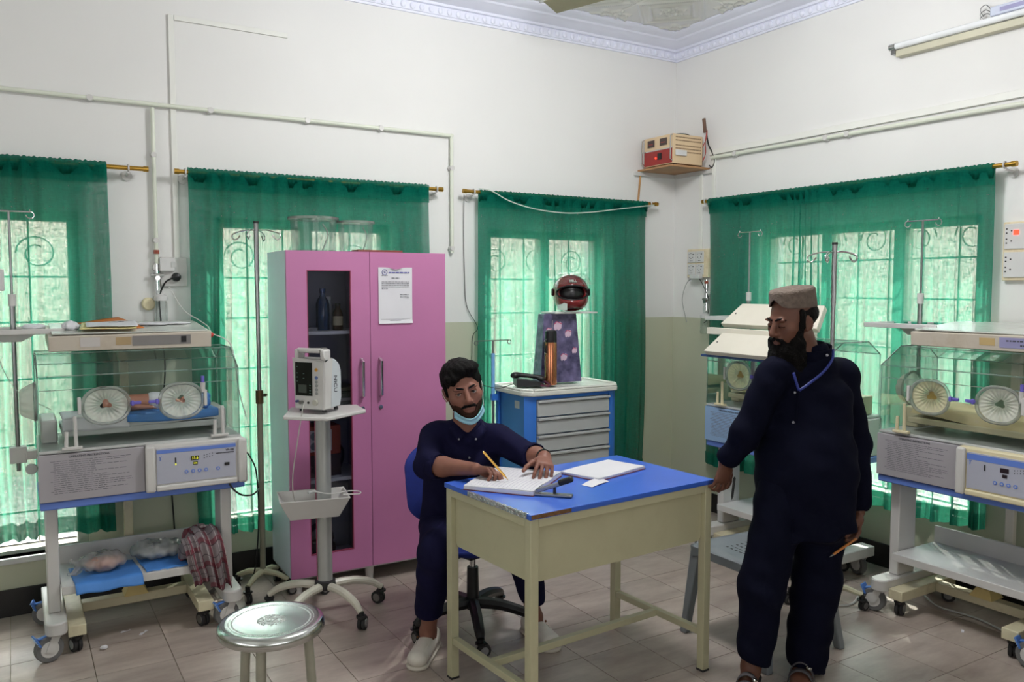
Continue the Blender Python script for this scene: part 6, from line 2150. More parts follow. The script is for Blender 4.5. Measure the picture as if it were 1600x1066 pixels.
# trousers
T = Field((-0.36, -0.26, 0.01), (0.36, 0.34, 0.88), 0.0062)
T.ecap((0.02, 0.02, 0.66), (0.02, 0.02, 0.80), sd, (0.185, 0.13), (0.17, 0.12), 0.03, end=0.06)
T.ecap(hips[0], (-0.155, -0.03, 0.42), sd, (0.100, 0.105), (0.090, 0.095), 0.04)
T.ecap((-0.155, -0.03, 0.42), (-0.186, -0.02, 0.02), sd, (0.090, 0.095), (0.060, 0.075), 0.03)
T.ecap(hips[1], (0.098, 0.060, 0.42), sd, (0.105, 0.108), (0.096, 0.098), 0.04)
T.ecap((0.098, 0.060, 0.42), (0.068, 0.080, 0.02), sd, (0.096, 0.098), (0.080, 0.085), 0.03)
T.cut((0, 0, 0.055), (-0.30, 0.0, -0.95), 0.004)
T.ripple(folds(0.0058, 2.4))
T.build('trousers', M_navy1, pA)
# collar, buttons, chest pocket edge
col = MB()
nk = HA.p((0, 0.03, -0.085))
nk = np.array([0.040, 0.026, 1.352])
tilt = unit((-0.12, -0.20, 1.0))
cu, cv = unit(np.cross(tilt, [0, 1, 0])), None
cv = np.cross(tilt, cu)
def colr(u, v):
    a = 2 * PI * u
    r = (0.074 + 0.004 * v)
    p = nk + cu * r * math.cos(a) * 1.04 + cv * r * math.sin(a) + tilt * (0.040 * v - 0.012)
    return tuple(p)
o = MB().sheet(colr, 40, 5).build('collar', M_navy1, shirtA, smooth=True, angle=180)
o.modifiers.new('thick', 'SOLIDIFY').thickness = 0.005
def front_pt(z, out=0.0):
    t = (1.185 - z) / (1.185 - 0.62)
    c = np.array([0.028 + (0.020 - 0.028) * t, 0.040 + (0.015 - 0.040) * t, z])
    return c + fb * (0.123 + 0.028 * t + 0.016 * math.exp(-((z - 0.92) / 0.16) ** 2) + out)
for z in (1.205, 1.09, 0.965, 0.845):
    b_ = MB().ball(tuple(front_pt(z, 0.006)), 0.0062, 10, 6).build('button', M_button, shirtA, smooth=True)
pkt = MB()
pkt.tube([tuple(front_pt(z, 0.003) + sd * 0.012) for z in np.linspace(1.25, 0.66, 24)], 0.0022, 5)
pkt.build('placket_edge', M_navy1, shirtA, smooth=True)
bp_ = MB().ball(tuple(np.array([0.072, -0.058, 1.352])), 0.0065, 10, 6).build('button', M_button, shirtA, smooth=True)
# lanyard
ln = MB()
def ribbon(pts, w, nrm):
    P = smooth_path(pts, 5)
    n = Vector(nrm)
    vs, fs = [], []
    for i, p in enumerate(P):
        t_ = (P[min(i + 1, len(P) - 1)] - P[max(i - 1, 0)]).normalized()
        s_ = t_.cross(n).normalized() * w / 2
        vs += [p + s_, p - s_]
    fs = [(2 * i, 2 * i + 1, 2 * i + 3, 2 * i + 2) for i in range(len(P) - 1)]
    ln.add(vs, fs)
ribbon([(0.120, 0.005, 1.372), (0.098, -0.045, 1.335), (0.045, -0.095, 1.290), (-0.020, -0.124, 1.248), (-0.058, -0.128, 1.222)], 0.010, (-0.3, -0.9, 0.2))
ribbon([(-0.078, -0.118, 1.290), (-0.072, -0.126, 1.262), (-0.060, -0.130, 1.222)], 0.010, (-0.5, -0.8, 0.2))
o = ln.build('lanyard', pm('lanyard_blue', (26, 42, 124), 0.5), shirtA, smooth=True, angle=180)
o.modifiers.new('thick', 'SOLIDIFY').thickness = 0.002
part_label(o, 'bright blue neck lanyard')
# cap
cap_m = pm('patterned_cap', (108, 95, 86), 0.9, var=0.22, scale=60, bump=0.6, bscale=120)
def capf(u, v):
    a = 2 * PI * u - PI / 2
    fr_ = math.exp(-((math.atan2(math.sin(a + PI / 2), math.cos(a + PI / 2))) / 0.36) ** 2)
    lo = 0.052 - 0.010 * math.cos(a + PI / 2) * -1 + 0.032 * fr_
    if v <= 0.6:
        z = lo + (0.118 - lo) * v / 0.6
        k_ = 1.0 - 0.04 * v
    elif v < 0.75:
        q = (v - 0.6) / 0.15
        z = 0.118 + 0.008 * math.sin(q * PI / 2)
        k_ = 0.976 - 0.10 * q
    else:
        q = (v - 0.75) / 0.25
        z = 0.126 + 0.010 * math.sin(q * PI / 2)
        k_ = 0.876 * (1 - q) + 0.0005
    return (0.081 * k_ * math.cos(a), 0.012 + 0.100 * k_ * math.sin(a), z)
cp = MB().sheet(capf, 64, 24).build('cap', cap_m, pA, smooth=True, angle=180)
cp.matrix_local = HA.m() @ Matrix.Rotation(-0.05, 4, 'X')
cp.modifiers.new('thick', 'SOLIDIFY').thickness = 0.004
# hair behind the ears, beard, moustache, brows
G = Field((-0.22, -0.20, 1.20), (0.16, 0.20, 1.66), 0.004)
HA.ell(G, (0, 0.028, 0.018), (0.080, 0.088, 0.062), 0.01)
HA.ell(G, (0, -0.075, 0.0), (0.12, 0.085, 0.14), 0.004, True)
HA.ell(G, (0, 0.03, -0.085), (0.09, 0.10, 0.05), 0.01, True)
for s in (-1, 1):
    HA.ell(G, (s * 0.088, 0.012, -0.012), (0.024, 0.024, 0.036), 0.004, True)
    HA.cone(G, (s * 0.071, -0.014, 0.040), (s * 0.069, -0.016, -0.02), 0.012, 0.012, 0.006)
G.ripple(lambda X, Y, Z: 0.0015 * np.sin(210 * X + 90 * Z) * np.sin(180 * Y + 60 * Z))
G.build('hair', M_hair, pA)
Bd = Field((-0.24, -0.24, 1.18), (0.12, 0.16, 1.54), 0.004)
HA.ell(Bd, (0, -0.044, -0.130), (0.076, 0.072, 0.072), 0.02)
HA.ell(Bd, (0, -0.054, -0.200), (0.064, 0.058, 0.056), 0.04)
for s in (-1, 1):
    HA.cone(Bd, (s * 0.066, -0.018, -0.005), (s * 0.057, -0.042, -0.085), 0.012, 0.026, 0.02)
    HA.cone(Bd, (s * 0.056, -0.045, -0.085), (s * 0.022, -0.078, -0.115), 0.024, 0.026, 0.02)
    HA.cone(Bd, (0.0, -0.101, -0.053), (s * 0.026, -0.092, -0.062), 0.0055, 0.006, 0.004)
    HA.cone(Bd, (s * 0.026, -0.092, -0.062), (s * 0.036, -0.078, -0.090), 0.008, 0.014, 0.008)
HA.ell(Bd, (0, -0.110, -0.070), (0.017, 0.020, 0.0095), 0.004, True)
Bd.ripple(lambda X, Y, Z: 0.0035 * np.sin(160 * X + 70 * Z + 3 * np.sin(60 * Y)) * np.sin(150 * Y + 90 * Z) + 0.0025 * np.sin(85 * Z + 60 * X))
Bd.build('beard', M_beard, pA, smooth_it=1)
for s in (-1, 1):
    bw = MB()
    bw.tube([tuple(HA.p((s * x, y, z))) for x, y, z in ((0.010, -0.094, 0.019), (0.022, -0.0945, 0.024), (0.036, -0.089, 0.025), (0.050, -0.076, 0.018))], [0.0035, 0.0045, 0.004, 0.002], 6)
    bw.build('eyebrow', M_hair, pA, smooth=True)
    ls = MB()
    ls.tube([tuple(HA.p((s * x, y, z))) for x, y, z in ((0.018, -0.0905, -0.0055), (0.031, -0.0935, -0.0085), (0.046, -0.084, -0.0055))], 0.0016, 5)
    ls.build('eyelashes', M_hair, pA, smooth=True)
eyes(HA, pA, (0, -0.5))
# sandals
for a in ankles:
    a = np.array(a)
    so_ = Field(tuple(a + np.array([-0.22, -0.30, -0.10])), tuple(a + np.array([0.22, 0.16, 0.03])), 0.005)
    z0_ = 0.012
    so_.ecap((a[0] - ft[0] * 0.07, a[1] - ft[1] * 0.07, z0_), (a[0] + ft[0] * 0.19, a[1] + ft[1] * 0.19, z0_), np.cross(ft, [0, 0, 1]), (0.036, 0.014), (0.046, 0.014), 0.004, end=0.03)
    so_.cut((0, 0, 0.018), (0, 0, 1), 0.002)
    sdl = so_.build('sandal', pm('sandal_dark', (40, 34, 34), 0.6), pA)
    cs = np.cross(ft, [0, 0, 1])
    stp_ = MB()
    for off, hh in ((0.085, 0.078), (0.125, 0.060)):
        c_ = a + ft * off
        pts = [tuple(np.array([c_[0], c_[1], 0.012]) + cs * 0.050 * math.cos(q) + np.array([0, 0, hh * math.sin(q)])) for q in np.linspace(0, PI, 15)]
        n0 = len(stp_.v)
        for p_ in pts:
            stp_.v += [tuple(np.array(p_) - ft * 0.016), tuple(np.array(p_) + ft * 0.016)]
        stp_.f += [(n0 + 2 * i, n0 + 2 * i + 1, n0 + 2 * i + 3, n0 + 2 * i + 2) for i in range(14)]
        stp_.m += [0] * 14
    o = stp_.build('strap', pm('sandal_strap', (74, 70, 74), 0.7), sdl, smooth=True, angle=180)
    o.modifiers.new('thick', 'SOLIDIFY').thickness = 0.003
    MB().cbox(tuple(a + ft * 0.105 + cs * -0.030 + np.array([0, 0, -0.010])), (0.018, 0.018, 0.014), (0.3, 0.3, 0.4)).build('buckle', M_chrome, sdl, bevel=0.003)

# pens held
def pen(label, a, b, body_m, tip_m, parent_M, clip=True):
    t = thing('pen', label, 'pen')
    a, b = Vector(a), Vector(b)
    a, b = parent_M @ a, parent_M @ b
    d = (b - a).normalized()
    MB().cyl(a, a + (b - a) * 0.86, 0.0052, n=10).build('barrel', body_m, t, smooth=True)
    MB().cyl(a + (b - a) * 0.86, b, 0.0040, 0.0008, n=10).build('tip', tip_m, t, smooth=True)
    MB().cyl(a - d * 0.004, a, 0.0032, n=8).build('push_button', tip_m, t, smooth=True)
    return t
MA = Matrix.Translation((-1.582, -2.480, 0)) @ Matrix.Rotation(VR, 4, 'Z')
M_gold = pm('gold_pen', (206, 160, 80), 0.25, 0.8)
M_wood = pm('orange_pen', (190, 120, 60), 0.4)
pen('orange-brown pen held low in the standing man\'s hand', (0.226, -0.010, 0.606), (0.105, -0.052, 0.545), M_wood, M_steel, MA)
pen('dark pen tucked between the fingers resting on the desk corner', (-0.262, 0.010, 0.850), (-0.272, 0.008, 0.760), M_black, M_black, MA)

# ------------------------------------------------------------------ seated man
pB = thing('person', 'man in navy shirt seated at the blue desk writing, face mask under chin', 'person', (-2.560, -1.473, 0), VR)
HB = Head((-0.018, -0.015, 1.172), (0.24, -0.96, -0.06), roll=0.20, k=1.06)
shR, shL = np.array([-0.155, 0.045, 0.950]), np.array([0.150, 0.035, 0.936])
elR, elL = np.array([-0.168, -0.110, 0.850]), np.array([0.285, -0.060, 0.880])
wrR, wrL = np.array([0.048, -0.285, 0.874]), np.array([0.338, -0.195, 0.905])
F = Field((-0.32, -0.42, 0.0), (0.48, 0.32, 1.34), 0.0038)
F.ecap((-0.055, 0.15, 0.52), (-0.02, 0.07, 0.88), (1, 0, 0), (0.11, 0.075), (0.12, 0.075), 0.03)
F.cone((-0.005, 0.040, 0.93), HB.p((0, 0.028, -0.07)), 0.060, 0.053, 0.03)
for a, b, c in ((shR, elR, wrR), (shL, elL, wrL)):
    F.cone((-0.01, 0.05, 0.92), a, 0.055, 0.045, 0.03)
    F.cone(a, b, 0.044, 0.040, 0.03)
    F.cone(b, b + (c - b) * 0.35, 0.041, 0.041, 0.02)
    F.cone(b + (c - b) * 0.35, c, 0.041, 0.0265, 0.02)
hipB = ((-0.125, 0.150, 0.515), (0.020, 0.160, 0.515))
kneeB = ((-0.120, -0.195, 0.500), (0.225, -0.080, 0.500))
ankB = ((-0.172, -0.060, 0.095), (0.305, 0.100, 0.095))
toeB = (unit((-0.20, -0.98, 0)), unit((0.45, -0.89, 0)))
for h, k_, a in zip(hipB, kneeB, ankB):
    F.cone(h, k_, 0.072, 0.050, 0.03)
    F.cone(k_, a, 0.048, 0.034, 0.02)
for a, fd in zip(ankB, toeB):
    a = np.array(a)
    F.cone(a, a - fd * 0.03 + np.array([0, 0, -0.045]), 0.036, 0.030, 0.02)
    F.ecap(a + np.array([0, 0, -0.03]), a + fd * 0.11 + np.array([0, 0, -0.060]), np.cross(fd, [0, 0, 1]), (0.030, 0.030), (0.036, 0.018), 0.02)
sculpt_head(F, HB, lids=0.35)
tR = hand(F, wrR, (0.86, -0.40, 0.02), (0.10, -0.45, -0.88), (0.35, 0.75, 0.25), [(0.35, 0.75, 0.5), (0.55, 0.85, 0.5), (0.70, 0.90, 0.5), (0.80, 0.90, 0.5)], 0.02, (0.80, 0.35, 0.45), 0.45, 0.98)
tL = hand(F, wrL, (-0.02, -0.94, -0.22), (-0.25, 0.05, -0.95), (-0.95, 0.0, 0.2), [(0.50, 0.30, 0.20), (0.55, 0.35, 0.2), (0.60, 0.35, 0.25), (0.62, 0.4, 0.25)], 0.14, (0.62, 0.75, 0.35), 0.25, 0.98)
F.build('body', M_skin2, pB)
S = Field((-0.34, -0.26, 0.38), (0.42, 0.34, 1.10), 0.006)
S.ecap((-0.055, 0.150, 0.50), (-0.018, 0.070, 0.86), (1, 0.1, 0), (0.175, 0.135), (0.168, 0.118), 0.03, end=0.09)
S.cone((-0.010, 0.055, 0.965), (-0.120, 0.052, 0.958), 0.056, 0.056, 0.05)
S.cone((-0.010, 0.055, 0.965), (0.120, 0.042, 0.943), 0.056, 0.056, 0.05)
S.cone((-0.005, 0.040, 0.95), (0.0, 0.028, 1.000), 0.080, 0.066, 0.03)
S.cone(shR, elR, 0.060, 0.057, 0.04)
S.cone(elR, elR + (wrR - elR) * 0.14, 0.056, 0.054, 0.02)
S.cone(shL, elL, 0.060, 0.055, 0.04)
S.cone(elL, elL + (wrL - elL) * 0.10, 0.054, 0.052, 0.02)
S.cone((0.006, -0.055, 1.005), (0.010, -0.058, 0.925), 0.048, 0.008, 0.006, True)
S.cone((0.0, 0.0, 1.05), (0.0, 0.01, 1.12), 0.056, 0.07, 0.01, True)
S.ripple(folds(0.0060, 4.1))
shirtB = S.build('shirt', M_navy2, pB)
def cuff_ring(c, d, r0, w, name):
    d = unit(d)
    u = unit(np.cross(d, [0.3, 0.5, 1]))
    v = np.cross(d, u)
    f_ = lambda q, t: tuple(np.array(c) + d * w * (t - 0.5) + (u * math.cos(2 * PI * q) + v * math.sin(2 * PI * q)) * (r0 + 0.006 * math.sin(PI * t) + 0.0015 * math.sin(9 * 2 * PI * q)))
    o = MB().sheet(f_, 36, 6).build(name, M_navy2, shirtB, smooth=True, angle=180)
    o.modifiers.new('thick', 'SOLIDIFY').thickness = 0.004
cuff_ring(elR + (wrR - elR) * 0.20, wrR - elR, 0.052, 0.045, 'rolled_cuff')
cuff_ring(elL + (wrL - elL) * 0.18, wrL - elL, 0.053, 0.045, 'rolled_cuff')
# open collar wings and buttons
for s in (-1, 1):
    cw = MB()
    cw.add([(0.006 + s * 0.058, -0.012, 1.015), (0.006 + s * 0.018, -0.070, 0.975), (0.006 + s * 0.045, -0.072, 0.945), (0.006 + s * 0.085, -0.022, 0.990), (0.006 + s * 0.060, 0.020, 1.025), (0.006 + s * 0.082, 0.030, 1.000)], [(0, 1, 2, 3), (0, 3, 5, 4)])
    o = cw.build('collar_wing', M_navy2, shirtB, smooth=True, angle=60)
    o.modifiers.new('thick', 'SOLIDIFY').thickness = 0.005
    MB().ball((0.006 + s * 0.037, -0.078, 0.958), 0.005, 10, 6).build('button', M_button, shirtB, smooth=True)
for z, y in ((0.872, -0.056), (0.79, -0.036), (0.72, -0.018)):
    MB().ball((0.012 - (0.86 - z) * 0.08, y, z), 0.0055, 10, 6).build('button', M_button, shirtB, smooth=True)
# trousers
T = Field((-0.30, -0.34, 0.12), (0.42, 0.36, 0.68), 0.006)
T.ecap((-0.055, 0.17, 0.53), (-0.055, 0.10, 0.53), (1, 0, 0), (0.17, 0.085), (0.165, 0.085), 0.03)
hem = ((-0.166, -0.075, 0.19), (0.296, 0.075, 0.21))
for h, k_, a in zip(hipB, kneeB, hem):
    T.cone(h, k_, 0.095, 0.078, 0.04)
    T.cone(k_, a, 0.077, 0.062, 0.03)
T.cut((0, 0, 0.175), (0, 0, -1), 0.004)
T.ripple(folds(0.0042, 5.2))
T.build('trousers', M_navy2, pB)
# slip-on shoes
M_shoe = pm('white_shoe_leather', (222, 216, 206), 0.5, var=0.05, dirt=(176, 160, 140), damt=0.3, dscale=14)
for a, fd in zip(ankB, toeB):
    a = np.array(a)
    cs = np.cross(fd, [0, 0, 1])
    hl, tb = a - fd * 0.055, a + fd * 0.150
    U = Field(tuple(np.minimum(a - 0.24, a - 0.24) * [1, 1, 0] + [0, 0, -0.01]), tuple((a + 0.24) * [1, 1, 0] + [0, 0, 0.13]), 0.0045)
    U.ecap((hl[0], hl[1], 0.048), (tb[0], tb[1], 0.040), cs, (0.040, 0.050), (0.046, 0.034), 0.004, end=0.045)
    U.cut((0, 0, 0.006), (0, 0, -1), 0.003)
    U.cut(tuple(a + np.array([0, 0, -0.018]) - fd * 0.02), tuple(-fd * 0.10 + np.array([0, 0, 1.0])), 0.006) if False else None
    U.ell(tuple(a + np.array([0, 0, 0.012]) - fd * 0.010), (0.043, 0.043, 0.050), None, 0.008, True)
    shoe = U.build('shoe', M_shoe, pB)
    W_ = Field(tuple(np.minimum(a - 0.24, a - 0.24) * [1, 1, 0] + [0, 0, -0.012]), tuple((a + 0.24) * [1, 1, 0] + [0, 0, 0.05]), 0.0045)
    W_.ecap((hl[0], hl[1], 0.012), (tb[0], tb[1], 0.012), cs, (0.043, 0.030), (0.050, 0.030), 0.004, end=0.048)
    W_.cut((0, 0, 0.018), (0, 0, 1), 0.002)
    W_.cut((0, 0, 0.001), (0, 0, -1), 0.002)
    W_.build('sole', pm('shoe_sole', (206, 198, 186), 0.6), shoe)
    seam = [tuple(np.array([a[0], a[1], 0]) + fd * (0.065 + 0.105 * math.sin(q)) + cs * 0.031 * math.cos(q) + np.array([0, 0, 0.077 - 0.016 * math.sin(q)])) for q in np.linspace(0, PI, 16)]
    MB().tube(seam, 0.0026, 6).build('apron_seam', M_shoe, shoe, smooth=True)
    for s in (-1, 1):
        MB().ball(tuple(np.array([a[0], a[1], 0.082]) + fd * 0.040 + cs * s * 0.036), 0.0055, 8, 6).build('eyelet', pm('brown_eyelet', (96, 60, 30), 0.3, 0.5), shoe, smooth=True)
# hair: swept to one side, moustache, stubble, brows
G = Field((-0.19, -0.20, 1.04), (0.15, 0.18, 1.34), 0.004)
HB.ell(G, (0, 0.018, 0.048), (0.084, 0.100, 0.080), 0.01)
HB.ell(G, (0.012, -0.045, 0.092), (0.066, 0.052, 0.030), 0.02)
HB.ell(G, (-0.040, -0.062, 0.062), (0.036, 0.030, 0.022), 0.018)
HB.ell(G, (0.014, -0.105, 0.028), (0.060, 0.052, 0.036), 0.006, True)
HB.ell(G, (0, -0.075, -0.04), (0.068, 0.085, 0.085), 0.006, True)
HB.ell(G, (0, 0.03, -0.075), (0.10, 0.12, 0.06), 0.01, True)
for s in (-1, 1):
    HB.cone(G, (s * 0.070, -0.020, 0.040), (s * 0.069, -0.018, -0.012), 0.012, 0.009, 0.006)
    HB.ell(G, (s * 0.088, 0.012, -0.010), (0.022, 0.024, 0.034), 0.004, True)
G.ripple(lambda X, Y, Z: 0.0022 * np.sin(170 * X + 120 * Z + 2 * np.sin(50 * Y)) * np.sin(90 * Y + 60 * X))
G.build('hair', M_hair, pB, smooth_it=1)
Bd = Field((-0.15, -0.20, 1.02), (0.14, 0.06, 1.17), 0.003)
for s in (-1, 1):
    HB.cone(Bd, (0.0, -0.1015, -0.0545), (s * 0.020, -0.0965, -0.0550), 0.0052, 0.0058, 0.004)
    HB.cone(Bd, (s * 0.020, -0.0965, -0.0550), (s * 0.033, -0.086, -0.0620), 0.0058, 0.004, 0.004)
Bd.build('moustache', M_beard, pB, smooth_it=1)
Bs = Field((-0.15, -0.20, 1.00), (0.14, 0.08, 1.20), 0.0035)
HB.ell(Bs, (0, -0.020, -0.055), (0.0572, 0.0605, 0.0525), 0.03)
HB.ell(Bs, (0, -0.073, -0.098), (0.0262, 0.0198, 0.0200), 0.03)
HB.ell(Bs, (0, -0.028, -0.030), (0.0645, 0.0635, 0.0795), 0.035)
HB.ell(Bs, (0, -0.085, -0.015), (0.056, 0.06, 0.052), 0.008, True)
HB.ell(Bs, (0, -0.095, -0.068), (0.027, 0.03, 0.016), 0.006, True)
HB.ell(Bs, (0, 0.02, 0.05), (0.10, 0.11, 0.062), 0.008, True)
HB.ell(Bs, (0, 0.075, -0.05), (0.10, 0.085, 0.10), 0.008, True)
Bs.build('beard', pm('trimmed_beard', (56, 38, 31), 0.9, var=0.4, scale=150, spec=0.1), pB, smooth_it=1)
for s in (-1, 1):
    bw = MB()
    bw.tube([tuple(HB.p((s * x, y, z))) for x, y, z in ((0.011, -0.0945, 0.0165), (0.022, -0.0955, 0.0215), (0.036, -0.0900, 0.0235), (0.050, -0.0765, 0.0165))], [0.0038, 0.0050, 0.0045, 0.002], 6)
    bw.build('eyebrow', M_hair, pB, smooth=True)
    ls = MB()
    ls.tube([tuple(HB.p((s * x, y, z))) for x, y, z in ((0.018, -0.0895, 0.0015), (0.031, -0.0935, 0.0040), (0.046, -0.0835, 0.0000))], 0.0013, 5)
    ls.build('eyelashes', M_hair, pB, smooth=True)
eyes(HB, pB, (-0.5, 0.1))
lp = MB()
lp.tube([tuple(HB.p(q)) for q in ((-0.020, -0.0945, -0.0700), (-0.008, -0.1015, -0.0695), (0.0, -0.1020, -0.0705), (0.008, -0.1015, -0.0695), (0.020, -0.0945, -0.0700))], [0.0010, 0.0014, 0.0014, 0.0014, 0.0010], 5)
lp.build('lip_line', M_lip, pB, smooth=True)
# face mask pulled under the chin, ear loop
def mk(u, v):
    a = -1.05 + 2.10 * u
    r = 0.070 + 0.006 * v
    z = -0.108 - 0.030 * v + 0.050 * abs(math.sin(a)) ** 1.8
    y = -0.028 - (0.072 + 0.003 * math.sin(PI * v * 3)) * math.cos(a) * (1.0 - 0.22 * v)
    return (r * 1.00 * math.sin(a), y, z)
mask = MB().sheet(mk, 28, 10).build('face_mask', pm('surgical_mask_blue', (156, 206, 224), 0.8, var=0.04), pB, smooth=True, angle=180)
mask.matrix_local = HB.m()
mask.modifiers.new('thick', 'SOLIDIFY').thickness = 0.002
for s in (-1, 1):
    MB().tube(smooth_path([(s * 0.064, -0.062, -0.075), (s * 0.072, -0.035, -0.045), (s * 0.084, -0.008, -0.015), (s * 0.086, 0.014, 0.012), (s * 0.080, 0.03, 0.0)], 5), 0.0011, 5).build('ear_loop', M_white, mask, smooth=True)
# bracelet
d = unit(wrL - elL)
u = unit(np.cross(d, [0, 0, 1]))
v = np.cross(d, u)
bc = MB()
c_ = wrL - d * 0.012
bc.tube([tuple(c_ + (u * math.cos(q) + v * math.sin(q)) * 0.0315) for q in np.linspace(0, 2 * PI, 25)[:-1]], 0.0032, 6, closed=True)
bc.build('bracelet', M_black, pB, smooth=True)
MBm = Matrix.Translation((-2.560, -1.473, 0)) @ Matrix.Rotation(VR, 4, 'Z')
pen('gold pen in the seated man\'s writing hand', (0.085, -0.318, 0.950), (0.185, -0.385, 0.852), M_gold, M_gold, MBm)

# ================================================================== small things in and around the incubators
IL = Matrix.Translation(INC_L)
def il(x, y, z):
    return (INC_L[0] + x, INC_L[1] + y, z)

# newborn inside the incubator with the lit display
bb = thing('person', 'newborn baby lying on its back inside the incubator with lit display', 'person', il(0, 0, 1.031))
F = Field((-0.24, -0.14, -0.01), (0.28, 0.14, 0.12), 0.0035)
F.ell((-0.150, -0.015, 0.048), (0.056, 0.044, 0.046), None, 0.01)
F.ell((-0.150, -0.015, 0.090), (0.010, 0.008, 0.008), None, 0.008)
F.cone((-0.105, -0.015, 0.040), (-0.075, -0.015, 0.040), 0.022, 0.026, 0.015)
F.ecap((-0.065, -0.015, 0.040), (0.050, -0.015, 0.040), (0, 1, 0), (0.048, 0.038), (0.046, 0.038), 0.02)
for s in (-1, 1):
    F.cone((-0.060, -0.015 + s * 0.045, 0.040), (-0.020, -0.015 + s * 0.075, 0.028), 0.015, 0.013, 0.012)
    F.cone((-0.020, -0.015 + s * 0.075, 0.028), (0.030, -0.015 + s * 0.082, 0.024), 0.013, 0.010, 0.008)
    F.ell((0.042, -0.015 + s * 0.082, 0.022), (0.015, 0.011, 0.009), None, 0.006)
    for q in range(4):
        F.cone((0.050, -0.015 + s * 0.082 + (q - 1.5) * 0.0055, 0.022), (0.064, -0.015 + s * 0.082 + (q - 1.5) * 0.007, 0.016), 0.0032, 0.0028, 0.002)
    F.cone((0.044, -0.015 + s * 0.082, 0.026), (0.054, -0.015 + s * 0.068, 0.026), 0.0036, 0.003, 0.002)
    F.cone((0.075, -0.015 + s * 0.028, 0.036), (0.130, -0.015 + s * 0.060, 0.048), 0.022, 0.018, 0.012)
    F.cone((0.130, -0.015 + s * 0.060, 0.048), (0.190, -0.015 + s * 0.040, 0.018), 0.017, 0.012, 0.01)
    F.cone((0.190, -0.015 + s * 0.040, 0.018), (0.205, -0.015 + s * 0.044, 0.040), 0.011, 0.009, 0.008)
for s in (-1, 1):
    F.ell((-0.150, -0.015 + s * 0.045, 0.040), (0.012, 0.005, 0.012), None, 0.004)
F.build('body', pm('skin_newborn', (168, 112, 92), 0.5, var=0.08, sss=0.1), bb)
F = Field((0.02, -0.10, -0.01), (0.14, 0.08, 0.10), 0.004)
F.ecap((0.062, -0.015, 0.040), (0.085, -0.015, 0.040), (0, 1, 0), (0.056, 0.044), (0.054, 0.042), 0.01)
F.build('nappy', M_paper, bb)
F = Field((-0.23, -0.08, 0.0), (-0.08, 0.05, 0.12), 0.004)
F.ell((-0.162, -0.015, 0.044), (0.052, 0.0465, 0.048), None, 0.01)
F.ell((-0.125, -0.015, 0.075), (0.05, 0.06, 0.05), None, 0.01, True)
F.build('hair', M_hair, bb)

def drape(name, label, cat, pts_fn, mat, nu=30, nv=20, thick=0.002, group=None):
    o = MB().sheet(pts_fn, nu, nv).build(name, mat, None, smooth=True, angle=180)
    o.modifiers.new('thick', 'SOLIDIFY').thickness = thick
    return tag(o, label, cat, group)
def sheet_in(u, v):
    x = -0.07 + 0.40 * u
    s = v * 0.315
    y = 0.10 - s if s < 0.275 else -0.175 - 0.004 * math.sin(9 * u)
    z = 1.033 if s < 0.275 else 1.033 - (s - 0.275) * (0.75 + 0.25 * math.sin(3 * u))
    if s < 0.275:
        z += 0.0025 * math.sin(14 * u + 8 * v) + 0.001
    return il(x, y, z)
drape('blue_sheet', 'blue disposable sheet under the baby in the incubator', 'sheet', sheet_in, M_chuck, 36, 30)
def sheet_wh(u, v):
    x = -0.33 + 0.27 * u
    s = v * 0.34
    y = 0.10 - s if s < 0.272 else -0.172
    z = 1.0335 if s < 0.272 else 1.0335 - (s - 0.272) * 0.8
    return il(x, y, z + 0.002 * math.sin(11 * u))
drape('white_sheet', 'white sheet covering the head end of the incubator mattress', 'sheet', sheet_wh, M_paper, 24, 24)
cr = thing('crumpled_wipe', 'crumpled blue wipe at the end of the baby\'s mattress', 'cloth', il(0.275, -0.09, 1.034))
f = Field((-0.06, -0.05, -0.01), (0.06, 0.05, 0.09), 0.004)
f.ell((0, 0, 0.025), (0.034, 0.028, 0.030), None, 0.01)
f.ell((0.012, 0, 0.055), (0.018, 0.016, 0.022), None, 0.02)
f.ripple(lambda X, Y, Z: 0.006 * np.sin(120 * X + 60 * Z) * np.sin(110 * Y + 90 * Z))
f.build('wipe', M_chuck, cr)

# papers on the phototherapy lamp
PZ = 1.4112
def flat(name, label, cat, c, w, h, rot, mat, lift=0.0, th=0.0015, fold=False):
    def f_(u, v):
        x, y = (u - 0.5) * w, (v - 0.5) * h
        return (x, y, lift * u * v + 0.0012 * math.sin(6 * u + 4 * v))
    o = MB().sheet(f_, 16, 10).build(name, mat, None, smooth=True, angle=180, loc=c, rot=(0.085, 0, rot))
    o.modifiers.new('thick', 'SOLIDIFY').thickness = th
    o.modifiers['thick'].offset = 1
    return tag(o, label, cat)
flat('orange_folder', 'orange folder under the papers on top of the lamp', 'folder', il(-0.10, 0.11, PZ + 0.022), 0.20, 0.26, 0.35, pm('orange_folder', (196, 112, 44), 0.6), 0.022, 0.003)
flat('yellow_folder', 'pale yellow file with white sheets on top of the lamp', 'folder', il(-0.115, 0.03, PZ + 0.024), 0.235, 0.225, -0.10, pm('yellow_folder', (226, 214, 150), 0.6), 0.006, 0.004)
fl = flat('loose_sheet', 'white written sheet lying on the yellow file', 'paper', il(-0.105, 0.005, PZ + 0.033), 0.215, 0.17, -0.05, M_paper, 0.004, 0.001)
sg = MB().tube(smooth_path([(-0.01, 0.035, 0.005), (0.01, 0.048, 0.005), (0.025, 0.034, 0.005), (0.04, 0.05, 0.005), (0.055, 0.038, 0.005)], 4), 0.0012, 4).build('scribble', M_ink, fl)
